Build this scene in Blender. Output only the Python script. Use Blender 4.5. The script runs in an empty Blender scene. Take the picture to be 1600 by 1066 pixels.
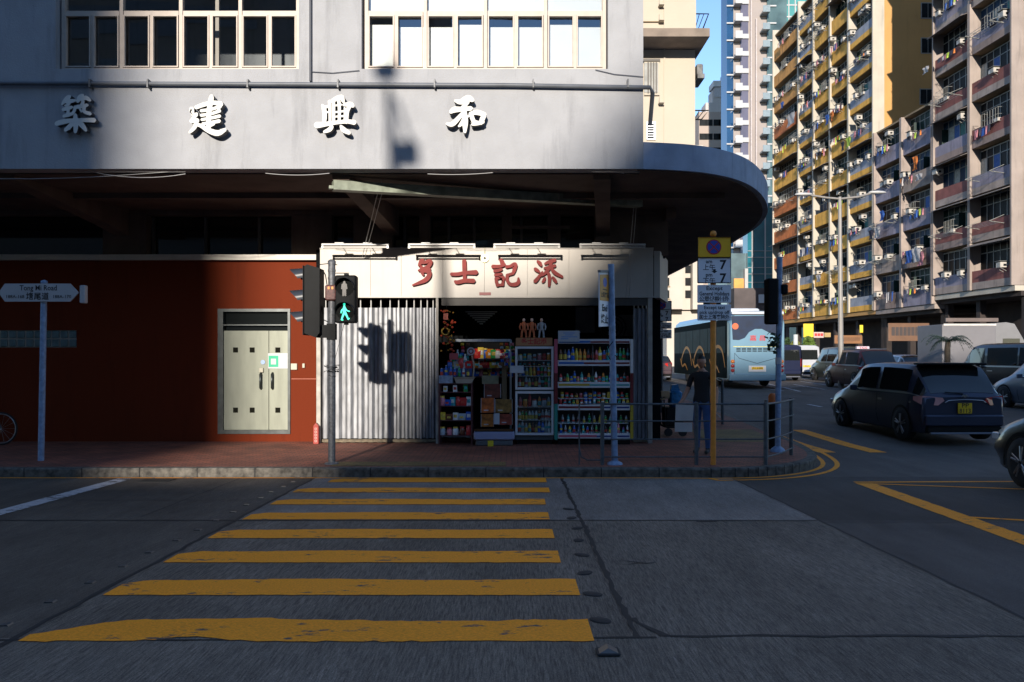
import bpy, math, random
from mathutils import Vector, Matrix
R = math.radians
random.seed(7)
S = bpy.context.scene
C = S.collection

# ------------------------------------------------------------------ camera, sky, sun, exposure
F = 1244.0; CX = 800.0; HY = 555.0; EYE = 1.63
cam = bpy.data.cameras.new('camera'); cam.lens = 28; cam.sensor_width = 36
cam.shift_y = 22 / 1600.0; cam.clip_end = 3000; cam.clip_start = 0.05
camo = bpy.data.objects.new('camera', cam); C.objects.link(camo)
camo.location = (0, 0, EYE); camo.rotation_euler = (R(90), 0, 0)
S.camera = camo
LX, LZ = 0.15, 0.272           # sun travel per metre of +Y: right, and down
sd = Vector((-LX, -1, LZ)).normalized()          # towards the sun
EL = math.asin(sd.z); AZ = math.atan2(sd.x, sd.y)
w = bpy.data.worlds.new('World'); S.world = w; w.use_nodes = True
nt = w.node_tree; bg = nt.nodes['Background']
sky = nt.nodes.new('ShaderNodeTexSky'); sky.sky_type = 'NISHITA'; sky.sun_disc = False
sky.sun_elevation = EL; sky.sun_rotation = AZ; sky.air_density = 1.0; sky.dust_density = 0.0; sky.ozone_density = 4.5
tint = nt.nodes.new('ShaderNodeVectorMath'); tint.operation = 'MULTIPLY'; tint.inputs[1].default_value = (1.14, .98, .92)
nt.links.new(sky.outputs[0], tint.inputs[0]); nt.links.new(tint.outputs[0], bg.inputs[0]); bg.inputs[1].default_value = 0.15
sl = bpy.data.lights.new('sun', 'SUN'); sl.energy = 3.5; sl.angle = R(0.7); sl.color = (1.0, 0.91, 0.79)
so = bpy.data.objects.new('sun', sl); C.objects.link(so); so.location = (-20, -60, 60)
so.rotation_euler = sd.to_track_quat('Z', 'Y').to_euler()
S.view_settings.view_transform = 'Standard'; S.view_settings.look = 'None'
S.view_settings.exposure = 1.10; S.view_settings.gamma = 1.0

# ------------------------------------------------------------------ helpers
def P(px, py, y):                       # photo pixel at depth y -> world point
    return Vector(((px - CX) * y / F, y, EYE + (HY - py) * y / F))
def X(px, y): return (px - CX) * y / F
def Zz(py, y): return EYE + (HY - py) * y / F
def gz(y):                              # road height
    pts = [(-500, 0), (0, 0), (12.5, -.281), (17, -.281), (33, .13), (47, .22), (80, .3), (2000, .3)]
    for (a, za), (b, zb) in zip(pts, pts[1:]):
        if y <= b: return za + (zb - za) * (y - a) / (b - a)
    return .3
def pz(y): return -.14 if y < 17 else gz(y) + .141

WL = {}
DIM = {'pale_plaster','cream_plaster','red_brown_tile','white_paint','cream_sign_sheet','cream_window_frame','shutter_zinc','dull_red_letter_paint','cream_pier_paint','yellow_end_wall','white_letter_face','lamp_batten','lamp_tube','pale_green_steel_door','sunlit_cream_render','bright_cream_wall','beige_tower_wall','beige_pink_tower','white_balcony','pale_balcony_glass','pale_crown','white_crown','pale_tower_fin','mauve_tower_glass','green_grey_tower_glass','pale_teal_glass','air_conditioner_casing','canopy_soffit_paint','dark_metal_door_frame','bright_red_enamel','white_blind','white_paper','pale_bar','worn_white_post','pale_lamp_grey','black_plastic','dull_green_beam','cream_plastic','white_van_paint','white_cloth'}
_m = {}
def mat(name, col, rough=.7, metal=0, var=.12, scale=3.0, bump=0, bscale=None, spec=.5, emit=0, stretch=None, coat=0, stain=0, alpha=None, trans=0, detail=4):
    if name in _m: return _m[name]
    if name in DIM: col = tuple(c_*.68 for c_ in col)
    m = bpy.data.materials.new(name); m.use_nodes = True; _m[name] = m
    t = m.node_tree; b = t.nodes['Principled BSDF']
    b.inputs['Roughness'].default_value = rough; b.inputs['Metallic'].default_value = metal
    b.inputs['Specular IOR Level'].default_value = spec; b.inputs['Coat Weight'].default_value = coat
    if trans: b.inputs['Transmission Weight'].default_value = trans
    c = list(col) + [1]
    tc = t.nodes.new('ShaderNodeTexCoord'); mp = t.nodes.new('ShaderNodeMapping')
    t.links.new(tc.outputs['Object'], mp.inputs[0])
    if stretch: mp.inputs['Scale'].default_value = stretch
    if var:
        n = t.nodes.new('ShaderNodeTexNoise'); n.inputs['Scale'].default_value = scale; n.inputs['Detail'].default_value = detail
        t.links.new(mp.outputs[0], n.inputs['Vector'])
        mr = t.nodes.new('ShaderNodeMapRange'); mr.inputs[1].default_value = .3; mr.inputs[2].default_value = .7
        mr.inputs[3].default_value = 1 - var; mr.inputs[4].default_value = 1 + var
        t.links.new(n.outputs[0], mr.inputs[0])
        mx = t.nodes.new('ShaderNodeVectorMath'); mx.operation = 'SCALE'; mx.inputs[0].default_value = col
        t.links.new(mr.outputs[0], mx.inputs['Scale'])
        last = mx.outputs[0]
        if stain:
            n2 = t.nodes.new('ShaderNodeTexNoise'); n2.inputs['Scale'].default_value = 1.1; n2.inputs['Detail'].default_value = 8; n2.inputs['Roughness'].default_value = .65
            mp2 = t.nodes.new('ShaderNodeMapping'); mp2.inputs['Scale'].default_value = (3.2, 3.2, .42)
            t.links.new(tc.outputs['Object'], mp2.inputs[0]); t.links.new(mp2.outputs[0], n2.inputs['Vector'])
            r2 = t.nodes.new('ShaderNodeMapRange'); r2.inputs[1].default_value = .52; r2.inputs[2].default_value = .75
            r2.inputs[3].default_value = 1; r2.inputs[4].default_value = 1 - stain
            t.links.new(n2.outputs[0], r2.inputs[0])
            m2 = t.nodes.new('ShaderNodeVectorMath'); m2.operation = 'SCALE'
            t.links.new(last, m2.inputs[0]); t.links.new(r2.outputs[0], m2.inputs['Scale']); last = m2.outputs[0]
        t.links.new(last, b.inputs['Base Color'])
    else:
        b.inputs['Base Color'].default_value = c
    if emit:
        b.inputs['Emission Color'].default_value = c; b.inputs['Emission Strength'].default_value = emit
    if bump:
        n = t.nodes.new('ShaderNodeTexNoise'); n.inputs['Scale'].default_value = bscale or scale * 6; n.inputs['Detail'].default_value = 3
        t.links.new(mp.outputs[0], n.inputs['Vector'])
        bu = t.nodes.new('ShaderNodeBump'); bu.inputs['Strength'].default_value = bump; bu.inputs['Distance'].default_value = .01
        t.links.new(n.outputs[0], bu.inputs['Height']); t.links.new(bu.outputs[0], b.inputs['Normal'])
    return m

class MB:
    def __init__(s): s.v = []; s.f = []; s.mi = []; s.ms = []; s.cur = 0; s.sm = []
    def use(s, m):
        if m not in s.ms: s.ms.append(m)
        s.cur = s.ms.index(m); return s
    def add(s, vs, fs, smooth=False):
        o = len(s.v); s.v += [tuple(v) for v in vs]
        for f in fs: s.f.append([i + o for i in f]); s.mi.append(s.cur); s.sm.append(smooth)
        return s
    def box(s, x0, x1, y0, y1, z0, z1):
        if x0 > x1: x0, x1 = x1, x0
        if y0 > y1: y0, y1 = y1, y0
        if z0 > z1: z0, z1 = z1, z0
        return s.add([(x0,y0,z0),(x1,y0,z0),(x1,y1,z0),(x0,y1,z0),(x0,y0,z1),(x1,y0,z1),(x1,y1,z1),(x0,y1,z1)],
                     [(0,3,2,1),(4,5,6,7),(0,1,5,4),(1,2,6,5),(2,3,7,6),(3,0,4,7)])
    def obox(s, M, sx, sy, sz):          # centred box under a matrix
        vs = [M @ Vector((a*sx/2, b*sy/2, c*sz/2)) for c in (-1,1) for a, b in ((-1,-1),(1,-1),(1,1),(-1,1))]
        return s.add(vs, [(0,3,2,1),(4,5,6,7),(0,1,5,4),(1,2,6,5),(2,3,7,6),(3,0,4,7)])
    def bar(s, a, b, wx, wz):            # rectangular bar from a to b
        a = Vector(a); b = Vector(b); d = b - a
        q = d.to_track_quat('Y', 'Z'); M = Matrix.Translation((a+b)/2) @ q.to_matrix().to_4x4()
        return s.obox(M, wx, d.length, wz)
    def bbox(s, x0, x1, y0, y1, z0, z1, r=.02):   # box with chamfered vertical and horizontal edges (along z and x)
        pts = []
        for (cx_, cy_, a0) in ((x1-r, y1-r, 0), (x0+r, y1-r, 90), (x0+r, y0+r, 180), (x1-r, y0+r, 270)):
            for k in range(4): a = R(a0 + k*30); pts.append((cx_ + r*math.cos(a), cy_ + r*math.sin(a)))
        n = len(pts); cx_, cy_ = (x0+x1)/2, (y0+y1)/2
        fx, fy = (1 - 2*r*.6/(x1-x0)), (1 - 2*r*.6/(y1-y0))
        ins = [(cx_ + (x-cx_)*fx, cy_ + (y-cy_)*fy) for x, y in pts]
        vs = [(x,y,z0) for x,y in ins] + [(x,y,z0+r*.6) for x,y in pts] + [(x,y,z1-r*.6) for x,y in pts] + [(x,y,z1) for x,y in ins]
        fs = [list(range(n))[::-1], list(range(3*n, 4*n))]
        for l in range(3):
            for k in range(n): fs.append((l*n+k, l*n+(k+1)%n, (l+1)*n+(k+1)%n, (l+1)*n+k))
        return s.add(vs, fs)
    def tube(s, pts, r, n=8, closed=False):
        pts = [Vector(p) for p in pts]; rs = r if isinstance(r, (list, tuple)) else [r]*len(pts)
        vs = []; fs = []; up = None
        for i, p in enumerate(pts):
            d = (pts[min(i+1, len(pts)-1)] - pts[max(i-1, 0)])
            if closed: d = pts[(i+1) % len(pts)] - pts[i-1]
            d.normalize()
            if up is None: up = d.orthogonal().normalized()
            up = (up - d*up.dot(d)).normalized() if (up - d*up.dot(d)).length > 1e-5 else d.orthogonal().normalized()
            q = d.cross(up)
            for k in range(n):
                a = 2*math.pi*k/n; vs.append(p + (up*math.cos(a) + q*math.sin(a))*rs[i])
        m = len(pts)
        for i in range(m if closed else m-1):
            for k in range(n): j = (i+1) % m; fs.append((i*n+k, i*n+(k+1)%n, j*n+(k+1)%n, j*n+k))
        s.add(vs, fs, True)
        if not closed:
            s.add(vs[:n], [list(range(n))[::-1]]); s.add(vs[-n:], [list(range(n))])
        return s
    def lathe(s, prof, n=16, M=None):    # profile (r,z) about z
        M = M or Matrix(); vs = [M @ Vector((r*math.cos(2*math.pi*k/n), r*math.sin(2*math.pi*k/n), z)) for r, z in prof for k in range(n)]
        fs = [(i*n+k, i*n+(k+1)%n, (i+1)*n+(k+1)%n, (i+1)*n+k) for i in range(len(prof)-1) for k in range(n)]
        s.add(vs, fs, True)
        if prof[0][0] > 1e-4: s.add(vs[:n], [list(range(n))[::-1]])
        if prof[-1][0] > 1e-4: s.add(vs[-n:], [list(range(n))])
        return s
    def prism(s, poly, fn, d0, d1):      # poly 2D list, fn(u,v,d)->xyz
        n = len(poly); vs = [fn(u, v, d0) for u, v in poly] + [fn(u, v, d1) for u, v in poly]
        return s.add(vs, [list(range(n))[::-1], list(range(n, 2*n))] + [(k, (k+1)%n, (k+1)%n+n, k+n) for k in range(n)])
    def poly(s, pts): return s.add(pts, [list(range(len(pts)))])
    def grid(s, rows, smooth=True, close=False):
        n = len(rows[0]); vs = [p for r in rows for p in r]
        fs = [(i*n+k, i*n+k+1, (i+1)*n+k+1, (i+1)*n+k) for i in range(len(rows)-1) for k in range(n-1)]
        return s.add(vs, fs, smooth)
    def mesh(s, name, m=None, off=Vector()):
        me = bpy.data.meshes.new(name)
        ox, oy, oz = off
        me.from_pydata([(x-ox, y-oy, z-oz) for x, y, z in s.v], [], s.f)
        if m is not None: s.ms = [m]; s.mi = [0]*len(s.f)
        for q in s.ms: me.materials.append(q)
        me.polygons.foreach_set('material_index', s.mi); me.polygons.foreach_set('use_smooth', s.sm)
        me.update(); return me
    def build(s, name, m=None, parent=None, label=None, cat=None, group=None, kind=None, at=None):
        off = WL.get(parent.name, Vector()) if parent else (Vector(at) if at is not None else Vector())
        o = bpy.data.objects.new(name, s.mesh(name, m, off)); C.objects.link(o)
        if parent: o.parent = parent; WL[o.name] = off
        elif at is not None: o.location = at; WL[o.name] = off
        if label: o['label'] = label
        if cat: o['category'] = cat
        if group: o['group'] = group
        if kind: o['kind'] = kind
        return o
def fixn(o):
    import bmesh
    b = bmesh.new(); b.from_mesh(o.data); bmesh.ops.remove_doubles(b, verts=b.verts, dist=1e-5)
    bmesh.ops.recalc_face_normals(b, faces=b.faces); b.to_mesh(o.data); b.free()
def thing(name, label, cat, loc=(0,0,0), group=None, local=False, rz=0):
    o = bpy.data.objects.new(name, None); C.objects.link(o); o.location = loc; o.rotation_euler = (0,0,rz)
    o.empty_display_size = .2
    o['label'] = label; o['category'] = cat
    if group: o['group'] = group
    WL[o.name] = Vector() if local else Vector(loc)
    return o
def copy_tree(o, parent=None, loc=None, rz=None, label=None, group=None):
    c = o.copy(); C.objects.link(c); c.parent = parent
    if loc is not None: c.location = loc
    if rz is not None: c.rotation_euler = (0,0,rz)
    if label: c['label'] = label
    if group: c['group'] = group
    for ch in [k for k in KIDS.get(o.name, [])] or list(o.children): copy_tree(ch, c)
    return c
KIDS = {}
def inst(proto, parent, loc, rz=0, name=None, sc=None):   # copy of a part (with its own parts)
    c = proto.copy(); C.objects.link(c); c.parent = parent; c.location = loc; c.rotation_euler = (0,0,rz)
    if sc: c.scale = sc
    for ch in list(proto.children): inst(ch, c, ch.location)
    return c
_tc = {}
def text_mb(mb, body, size, fn, depth=.004, width=None, bold=0, align='CENTER', res=2, space=1):
    """adds lettering: fn(u,v,d) maps text plane coords to world"""
    key = (body, bold, align, res, space)
    if key not in _tc:
        c = bpy.data.curves.new('t', 'FONT'); c.body = body; c.align_x = align; c.align_y = 'CENTER'; c.resolution_u = res; c.offset = bold; c.space_character = space
        o = bpy.data.objects.new('t', c); C.objects.link(o)
        dg = bpy.context.evaluated_depsgraph_get(); m = bpy.data.meshes.new_from_object(o.evaluated_get(dg))
        _tc[key] = ([v.co.copy() for v in m.vertices], [list(p.vertices) for p in m.polygons])
        bpy.data.objects.remove(o); bpy.data.curves.remove(c); bpy.data.meshes.remove(m)
    vs, fs = _tc[key]
    sx = size
    if width and vs:
        ww = max(v.x for v in vs) - min(v.x for v in vs); sx = width / ww
    mb.add([fn(v.x*sx, v.y*size, depth) for v in vs], fs)
    return mb
def front(x, y, z):      # text map on a plane facing the camera (-Y)
    return lambda u, v, d: (x + u, y - d, z + v)
def each(name, boxes, m, parent, chamfer=0):
    for b_ in boxes:
        q_ = MB(); q_.bbox(*b_, chamfer) if chamfer else q_.box(*b_); q_.build(name, m, parent)
def rnd(a, b): return random.uniform(a, b)
ORD = ['first','second','third','fourth','fifth','sixth','seventh','eighth','ninth','tenth','eleventh','twelfth','thirteenth','fourteenth','fifteenth','sixteenth','seventeenth','eighteenth','nineteenth','twentieth','twenty-first','twenty-second','twenty-third','twenty-fourth','twenty-fifth','twenty-sixth']

# ------------------------------------------------------------------ materials
M_wall = mat('pale_plaster', (.46,.47,.50), .85, var=.05, scale=3.5, bump=.5, bscale=55, stain=.32)
M_cream = mat('cream_plaster', (.62,.53,.41), .85, var=.06, scale=1.2, bump=.4, bscale=30, stain=.15)
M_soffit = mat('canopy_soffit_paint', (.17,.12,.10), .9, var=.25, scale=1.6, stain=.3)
M_red = mat('red_brown_tile', (.195,.031,.009), .75, var=.16, scale=60, bump=.15, bscale=80, spec=.1, stain=.25)
M_white = mat('white_paint', (.74,.70,.63), .5, var=.06, scale=4, stain=.15)
M_sign = mat('cream_sign_sheet', (.60,.555,.50), .45, var=.05, scale=2, stain=.12)
M_frame = mat('cream_window_frame', (.62,.52,.44), .5, var=.08, scale=8)
M_glass = mat('dark_window_glass', (.012,.014,.014), .04, var=0, spec=.8)
M_black = mat('black_plastic', (.006,.007,.008), .65, var=.2, scale=9, spec=.2)
M_hood = mat('black_visor_plastic', (.03,.035,.045), .28, var=0)
M_pole = mat('grey_painted_steel', (.10,.105,.115), .5, metal=.2, var=.35, scale=22, bump=.3, bscale=50)
M_bluepole = mat('pale_blue_painted_steel', (.20,.28,.42), .5, var=.25, scale=14, bump=.2)
M_steel = mat('galvanised_steel', (.42,.44,.47), .38, metal=.75, var=.16, scale=3, stretch=(8,8,.8))
M_shut = mat('shutter_zinc', (.34,.35,.375), .5, metal=.35, var=.3, scale=5, stretch=(3,3,.7), stain=.3)
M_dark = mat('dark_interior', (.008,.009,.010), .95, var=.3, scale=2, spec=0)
M_yel = mat('road_yellow_paint', (.52,.25,.012), .8, var=.14, scale=9, bump=.3, bscale=60)
M_orange = mat('orange_paint', (.75,.26,.03), .5, var=.12, scale=12)
M_rub = mat('tyre_rubber', (.014,.014,.015), .85, var=.1)
M_rim = mat('alloy_rim', (.35,.36,.38), .3, metal=.9, var=0)
M_txt = mat('black_lettering', (.012,.012,.014), .6, var=0)
M_signw = mat('white_sign_face', (.78,.78,.82), .4, var=.04)
M_signy = mat('yellow_sign_face', (.85,.46,.01), .4, var=.03)
M_blue = mat('sign_blue', (.02,.06,.38), .4, var=0)
M_redp = mat('sign_red', (.45,.02,.02), .5, var=0)
M_letred = mat('dull_red_letter_paint', (.27,.022,.018), .7, var=.15, scale=10)
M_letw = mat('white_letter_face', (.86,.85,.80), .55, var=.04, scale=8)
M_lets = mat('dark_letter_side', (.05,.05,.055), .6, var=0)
M_acw = mat('air_conditioner_casing', (.62,.58,.52), .5, var=.15, scale=2)
M_pk = mat('dull_green_beam', (.36,.40,.32), .5, var=.3, scale=6, metal=.2)

def joint_mat():
    return mat('tar_joint', (.012,.012,.013), .8, var=.3, scale=9)
def concrete(name, col, groove=.8, seed=0, big=.25):
    m = bpy.data.materials.new(name); m.use_nodes = True; t = m.node_tree; b = t.nodes['Principled BSDF']
    b.inputs['Roughness'].default_value = .82; b.inputs['Specular IOR Level'].default_value = .3
    tc = t.nodes.new('ShaderNodeTexCoord')
    def noise(scale, sc, det=5, ro=.6):
        mp = t.nodes.new('ShaderNodeMapping'); mp.inputs['Scale'].default_value = sc; mp.inputs['Location'].default_value = (seed, seed*2, 0)
        n = t.nodes.new('ShaderNodeTexNoise'); n.inputs['Scale'].default_value = scale; n.inputs['Detail'].default_value = det; n.inputs['Roughness'].default_value = ro
        t.links.new(tc.outputs['Object'], mp.inputs[0]); t.links.new(mp.outputs[0], n.inputs['Vector']); return n.outputs[0]
    def mr(i, a, b_, c, d):
        r = t.nodes.new('ShaderNodeMapRange'); r.inputs[1].default_value = a; r.inputs[2].default_value = b_; r.inputs[3].default_value = c; r.inputs[4].default_value = d
        t.links.new(i, r.inputs[0]); return r.outputs[0]
    def mul(a, b_):
        q = t.nodes.new('ShaderNodeMath'); q.operation = 'MULTIPLY'; t.links.new(a, q.inputs[0]); t.links.new(b_, q.inputs[1]); return q.outputs[0]
    g = noise(1, (75, 5, 1), 4, .8)
    fine = noise(130, (1, 1, 1), 3, .75)
    bigv = noise(.7, (1, .6, 1), 5)
    streak = noise(1, (3.2, .5, 1), 5, .65)
    k = mul(mul(mr(g, .35, .65, 1-groove*.60, 1+groove*.48), mr(fine, .3, .7, .45, 1.6)), mul(mr(bigv, .3, .7, 1-big, 1+big), mr(streak, .32, .68, .82, 1.15)))
    sc = t.nodes.new('ShaderNodeVectorMath'); sc.operation = 'SCALE'; sc.inputs[0].default_value = col
    t.links.new(k, sc.inputs['Scale']); t.links.new(sc.outputs[0], b.inputs['Base Color'])
    bu = t.nodes.new('ShaderNodeBump'); bu.inputs['Strength'].default_value = .8; bu.inputs['Distance'].default_value = .006
    ad = t.nodes.new('ShaderNodeMath'); ad.inputs[1].default_value = .6
    t.links.new(g, ad.inputs[0]); q = mul(g, fine); t.links.new(q, bu.inputs['Height']); t.links.new(bu.outputs[0], b.inputs['Normal'])
    return m
def brick(name, c1, c2, mortar, sx, rot=0, bw=.5, rh=.25, bump=.4):
    m = bpy.data.materials.new(name); m.use_nodes = True; t = m.node_tree; b = t.nodes['Principled BSDF']; b.inputs['Roughness'].default_value = .8
    tc = t.nodes.new('ShaderNodeTexCoord'); mp = t.nodes.new('ShaderNodeMapping'); mp.inputs['Rotation'].default_value = (0,0,R(rot))
    br = t.nodes.new('ShaderNodeTexBrick'); br.inputs['Scale'].default_value = sx
    br.inputs['Color1'].default_value = (*c1,1); br.inputs['Color2'].default_value = (*c2,1); br.inputs['Mortar'].default_value = (*mortar,1)
    br.inputs['Mortar Size'].default_value = .02; br.inputs['Brick Width'].default_value = bw; br.inputs['Row Height'].default_value = rh
    n = t.nodes.new('ShaderNodeTexNoise'); n.inputs['Scale'].default_value = 1.6; n.inputs['Detail'].default_value = 6
    t.links.new(tc.outputs['Object'], mp.inputs[0]); t.links.new(mp.outputs[0], br.inputs['Vector']); t.links.new(tc.outputs['Object'], n.inputs['Vector'])
    mr = t.nodes.new('ShaderNodeMapRange'); mr.inputs[1].default_value = .3; mr.inputs[2].default_value = .7; mr.inputs[3].default_value = .65; mr.inputs[4].default_value = 1.3
    t.links.new(n.outputs[0], mr.inputs[0]); sc = t.nodes.new('ShaderNodeVectorMath'); sc.operation = 'SCALE'
    t.links.new(br.outputs[0], sc.inputs[0]); t.links.new(mr.outputs[0], sc.inputs['Scale']); t.links.new(sc.outputs[0], b.inputs['Base Color'])
    bu = t.nodes.new('ShaderNodeBump'); bu.inputs['Strength'].default_value = bump; bu.inputs['Distance'].default_value = .01; bu.invert = True
    t.links.new(br.outputs['Fac'], bu.inputs['Height']); t.links.new(bu.outputs[0], b.inputs['Normal'])
    return m
M_conA = concrete('road_concrete_crossing', (.130,.108,.088), 1.0, 0)
M_conB = concrete('road_concrete_left', (.085,.071,.058), .5, 5, .35)
M_conC = concrete('road_concrete_right', (.135,.114,.094), .9, 9)
M_conD = concrete('road_concrete_far_crossing', (.185,.165,.148), .5, 3)
M_asph = concrete('road_asphalt', (.055,.049,.045), 0, 2, .3)
M_asph2 = concrete('road_asphalt_worn', (.078,.068,.062), 0, 12, .3)
M_brick = brick('red_paving_brick', (.30,.095,.055), (.19,.068,.045), (.045,.03,.025), 2.6, 0)
M_kerb = mat('kerb_granite', (.095,.086,.072), .85, var=.6, scale=12, bump=.5, bscale=70, stain=.3)
M_tact = brick('tactile_paving', (.20,.13,.035), (.17,.11,.035), (.08,.06,.03), 3.3, 0, .5, .5)
# ------------------------------------------------------------------ ground, road, markings
def paint(name, col, worn=(.07,.065,.06), thr=.60, sc=5):
    m = bpy.data.materials.new(name); m.use_nodes = True; t = m.node_tree; b = t.nodes['Principled BSDF']; b.inputs['Roughness'].default_value = .8
    tc = t.nodes.new('ShaderNodeTexCoord'); mp = t.nodes.new('ShaderNodeMapping'); mp.inputs['Scale'].default_value = (1,2.2,1)
    t.links.new(tc.outputs['Object'], mp.inputs[0])
    def N(s, d, r=.6, v=mp.outputs[0]):
        n = t.nodes.new('ShaderNodeTexNoise'); n.inputs['Scale'].default_value = s; n.inputs['Detail'].default_value = d; n.inputs['Roughness'].default_value = r
        t.links.new(v, n.inputs['Vector']); return n.outputs[0]
    a = N(sc, 9, .72); a2 = N(1.1, 2)
    ad = t.nodes.new('ShaderNodeMath'); t.links.new(a, ad.inputs[0])
    k = t.nodes.new('ShaderNodeMath'); k.operation = 'MULTIPLY'; k.inputs[1].default_value = .35; t.links.new(a2, k.inputs[0]); t.links.new(k.outputs[0], ad.inputs[1])
    r = t.nodes.new('ShaderNodeMapRange'); r.inputs[1].default_value = thr+.17; r.inputs[2].default_value = thr+.22
    t.links.new(ad.outputs[0], r.inputs[0])
    f = N(60, 3); fr = t.nodes.new('ShaderNodeMapRange'); fr.inputs[1].default_value = .3; fr.inputs[2].default_value = .7; fr.inputs[3].default_value = .72; fr.inputs[4].default_value = 1.2
    t.links.new(f, fr.inputs[0]); s = t.nodes.new('ShaderNodeVectorMath'); s.operation = 'SCALE'; s.inputs[0].default_value = col; t.links.new(fr.outputs[0], s.inputs['Scale'])
    mx = t.nodes.new('ShaderNodeMix'); mx.data_type = 'RGBA'; t.links.new(r.outputs[0], mx.inputs[0]); t.links.new(s.outputs[0], mx.inputs[6]); mx.inputs[7].default_value = (*worn,1)
    t.links.new(mx.outputs[2], b.inputs['Base Color'])
    bu = t.nodes.new('ShaderNodeBump'); bu.inputs['Strength'].default_value = .4; bu.inputs['Distance'].default_value = .006; t.links.new(f, bu.inputs['Height']); t.links.new(bu.outputs[0], b.inputs['Normal'])
    return m
M_yst = paint('worn_yellow_road_paint', (.92,.31,.002), thr=.60)
M_ywh = paint('worn_white_road_paint', (.42,.42,.44), thr=.55)

xs = [-500, -5.95, -4.2, -3.05, .76, 3.4, 500]; ys = [-300, 0, 4.9, 8.8, 12.5, 17, 33, 47, 80, 2500]
g = MB()
for i in range(len(xs)-1):
    for j in range(len(ys)-1):
        x0, x1, y0, y1 = xs[i], xs[i+1], ys[j], ys[j+1]
        if y0 >= 12.5: m = M_asph2
        elif i == 5: m = M_asph if y0 >= 8.8 else M_asph2
        elif i == 3: m = M_conD if y0 >= 8.8 else (M_conA if y0 >= 4.9 else M_conC)
        elif i == 4: m = M_conD if y0 >= 8.8 else M_conC
        elif y0 >= 8.8: m = M_conB
        else: m = M_conB if y0 >= 4.9 else M_conC
        g.use(m).add([(x0,y0,gz(y0)),(x1,y0,gz(y0)),(x1,y1,gz(y1)),(x0,y1,gz(y1))], [(0,1,2,3)])
g.build('road', kind='structure')

def strip(mb, pts, wid, lift=.004, jag=0):
    pts = [Vector((p[0], p[1], 0)) for p in pts]; q = []
    for a, b in zip(pts, pts[1:]):
        n = max(1, int((b-a).length / (.12 if jag else .6)))
        q += [a + (b-a)*k/n for k in range(n)]
    q.append(pts[-1]); L = []; Rr = []
    for i, p in enumerate(q):
        d = (q[min(i+1, len(q)-1)] - q[max(i-1, 0)]).normalized(); nn = Vector((-d.y, d.x, 0))
        a = p + nn*(wid/2 + rnd(-jag, jag)); b = p - nn*(wid/2 + rnd(-jag, jag))
        L.append((a.x, a.y, gz(a.y)+lift)); Rr.append((b.x, b.y, gz(b.y)+lift))
    n = len(q); mb.add(L + Rr, [(i, i+n, i+n+1, i+1) for i in range(n-1)])
# slab joints
j = MB(); jm = joint_mat()
def wob(a, b, amp, step=.25):
    a = Vector(a); b = Vector(b); n = int((b-a).length/step); return [a + (b-a)*k/n + Vector((rnd(-amp, amp), rnd(-amp, amp))) for k in range(n+1)]
strip(j, wob((-3.06,0),(-3.06,12.45),.012,.15), .045, .003, .006)
strip(j, wob((.77,4.9),(.77,12.45),.010,.12), .042, .003, .012)
strip(j, wob((.95,4.95),(.77,5.3),.02,.1), .05, .0035, .02)
strip(j, wob((3.4,0),(3.4,12.2),.01), .03, .003)
strip(j, wob((-4.2,9),(-4.2,12.45),.008), .02, .003)
strip(j, wob((-14,8.8),(3.4,8.8),.012), .035, .0038, .006)
strip(j, wob((-6,10.2),(-3.1,10.2),.01), .015, .0038, .003)
strip(j, wob((-14,4.72),(.9,4.9),.012), .022, .0038, .005)
strip(j, wob((.9,4.93),(5,4.93),.015), .035, .0036, .009)
strip(j, wob((3.4,8.7),(12,8.7),.012), .015, .0038)
for k in range(2):    # tar-filled cracks by the joint
    x, y = .85 + k*.03, 6.9 - k*.12
    strip(j, wob((x,y),(x+.35,y+rnd(-.3,.3)),.04,.08), .02, .0042, .012)
strip(j, wob((2.0,8.7),(2.5,8.82),.03,.1), .03, .0045, .012)
j.build('road_joint', jm, kind='structure')
# zebra stripes
for i in range(8):
    y = 4.83 + i*1.005; wd = .44 if i < 5 else .42
    x0, x1 = -3.0, .42 + (.08 if i in (0,1) else 0) + (.1 if i > 5 else 0)
    if i == 7: x0 = -2.75
    s = MB(); n = 60; lo = []; hi = []
    for k in range(n+1):
        u = x0 + (x1-x0)*k/n; jj = .012 if i else .02
        skew = .30*max(0, 1-(u-x0)/.45) if i == 0 else .12*max(0, 1-(u-x0)/.15)
        bite = .09*math.exp(-((u+1.95)/.22)**2) if i == 0 else 0
        a = y + rnd(-jj, jj)*.7 + bite; b = y + wd + rnd(-jj, jj)*.7 - skew - (.03 if i == 0 and u > -1.6 else 0) + (.02*math.sin(u*3))
        if k == 0: b = max(a+.03, b)
        lo.append((u, a, gz(a)+.0045)); hi.append((u, b, gz(b)+.0045))
    s.add(lo + hi, [(k, k+1, k+n+2, k+n+1) for k in range(n)])
    s.build('zebra_stripe', M_yst, kind='structure')
for k in range(2):
    s = MB(); x = 6.18 + k*1.0; strip(s, [(x,15.6),(x-.12,19.6)], .34, .005, .008); s.build('zebra_stripe', M_yst, kind='structure')
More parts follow.
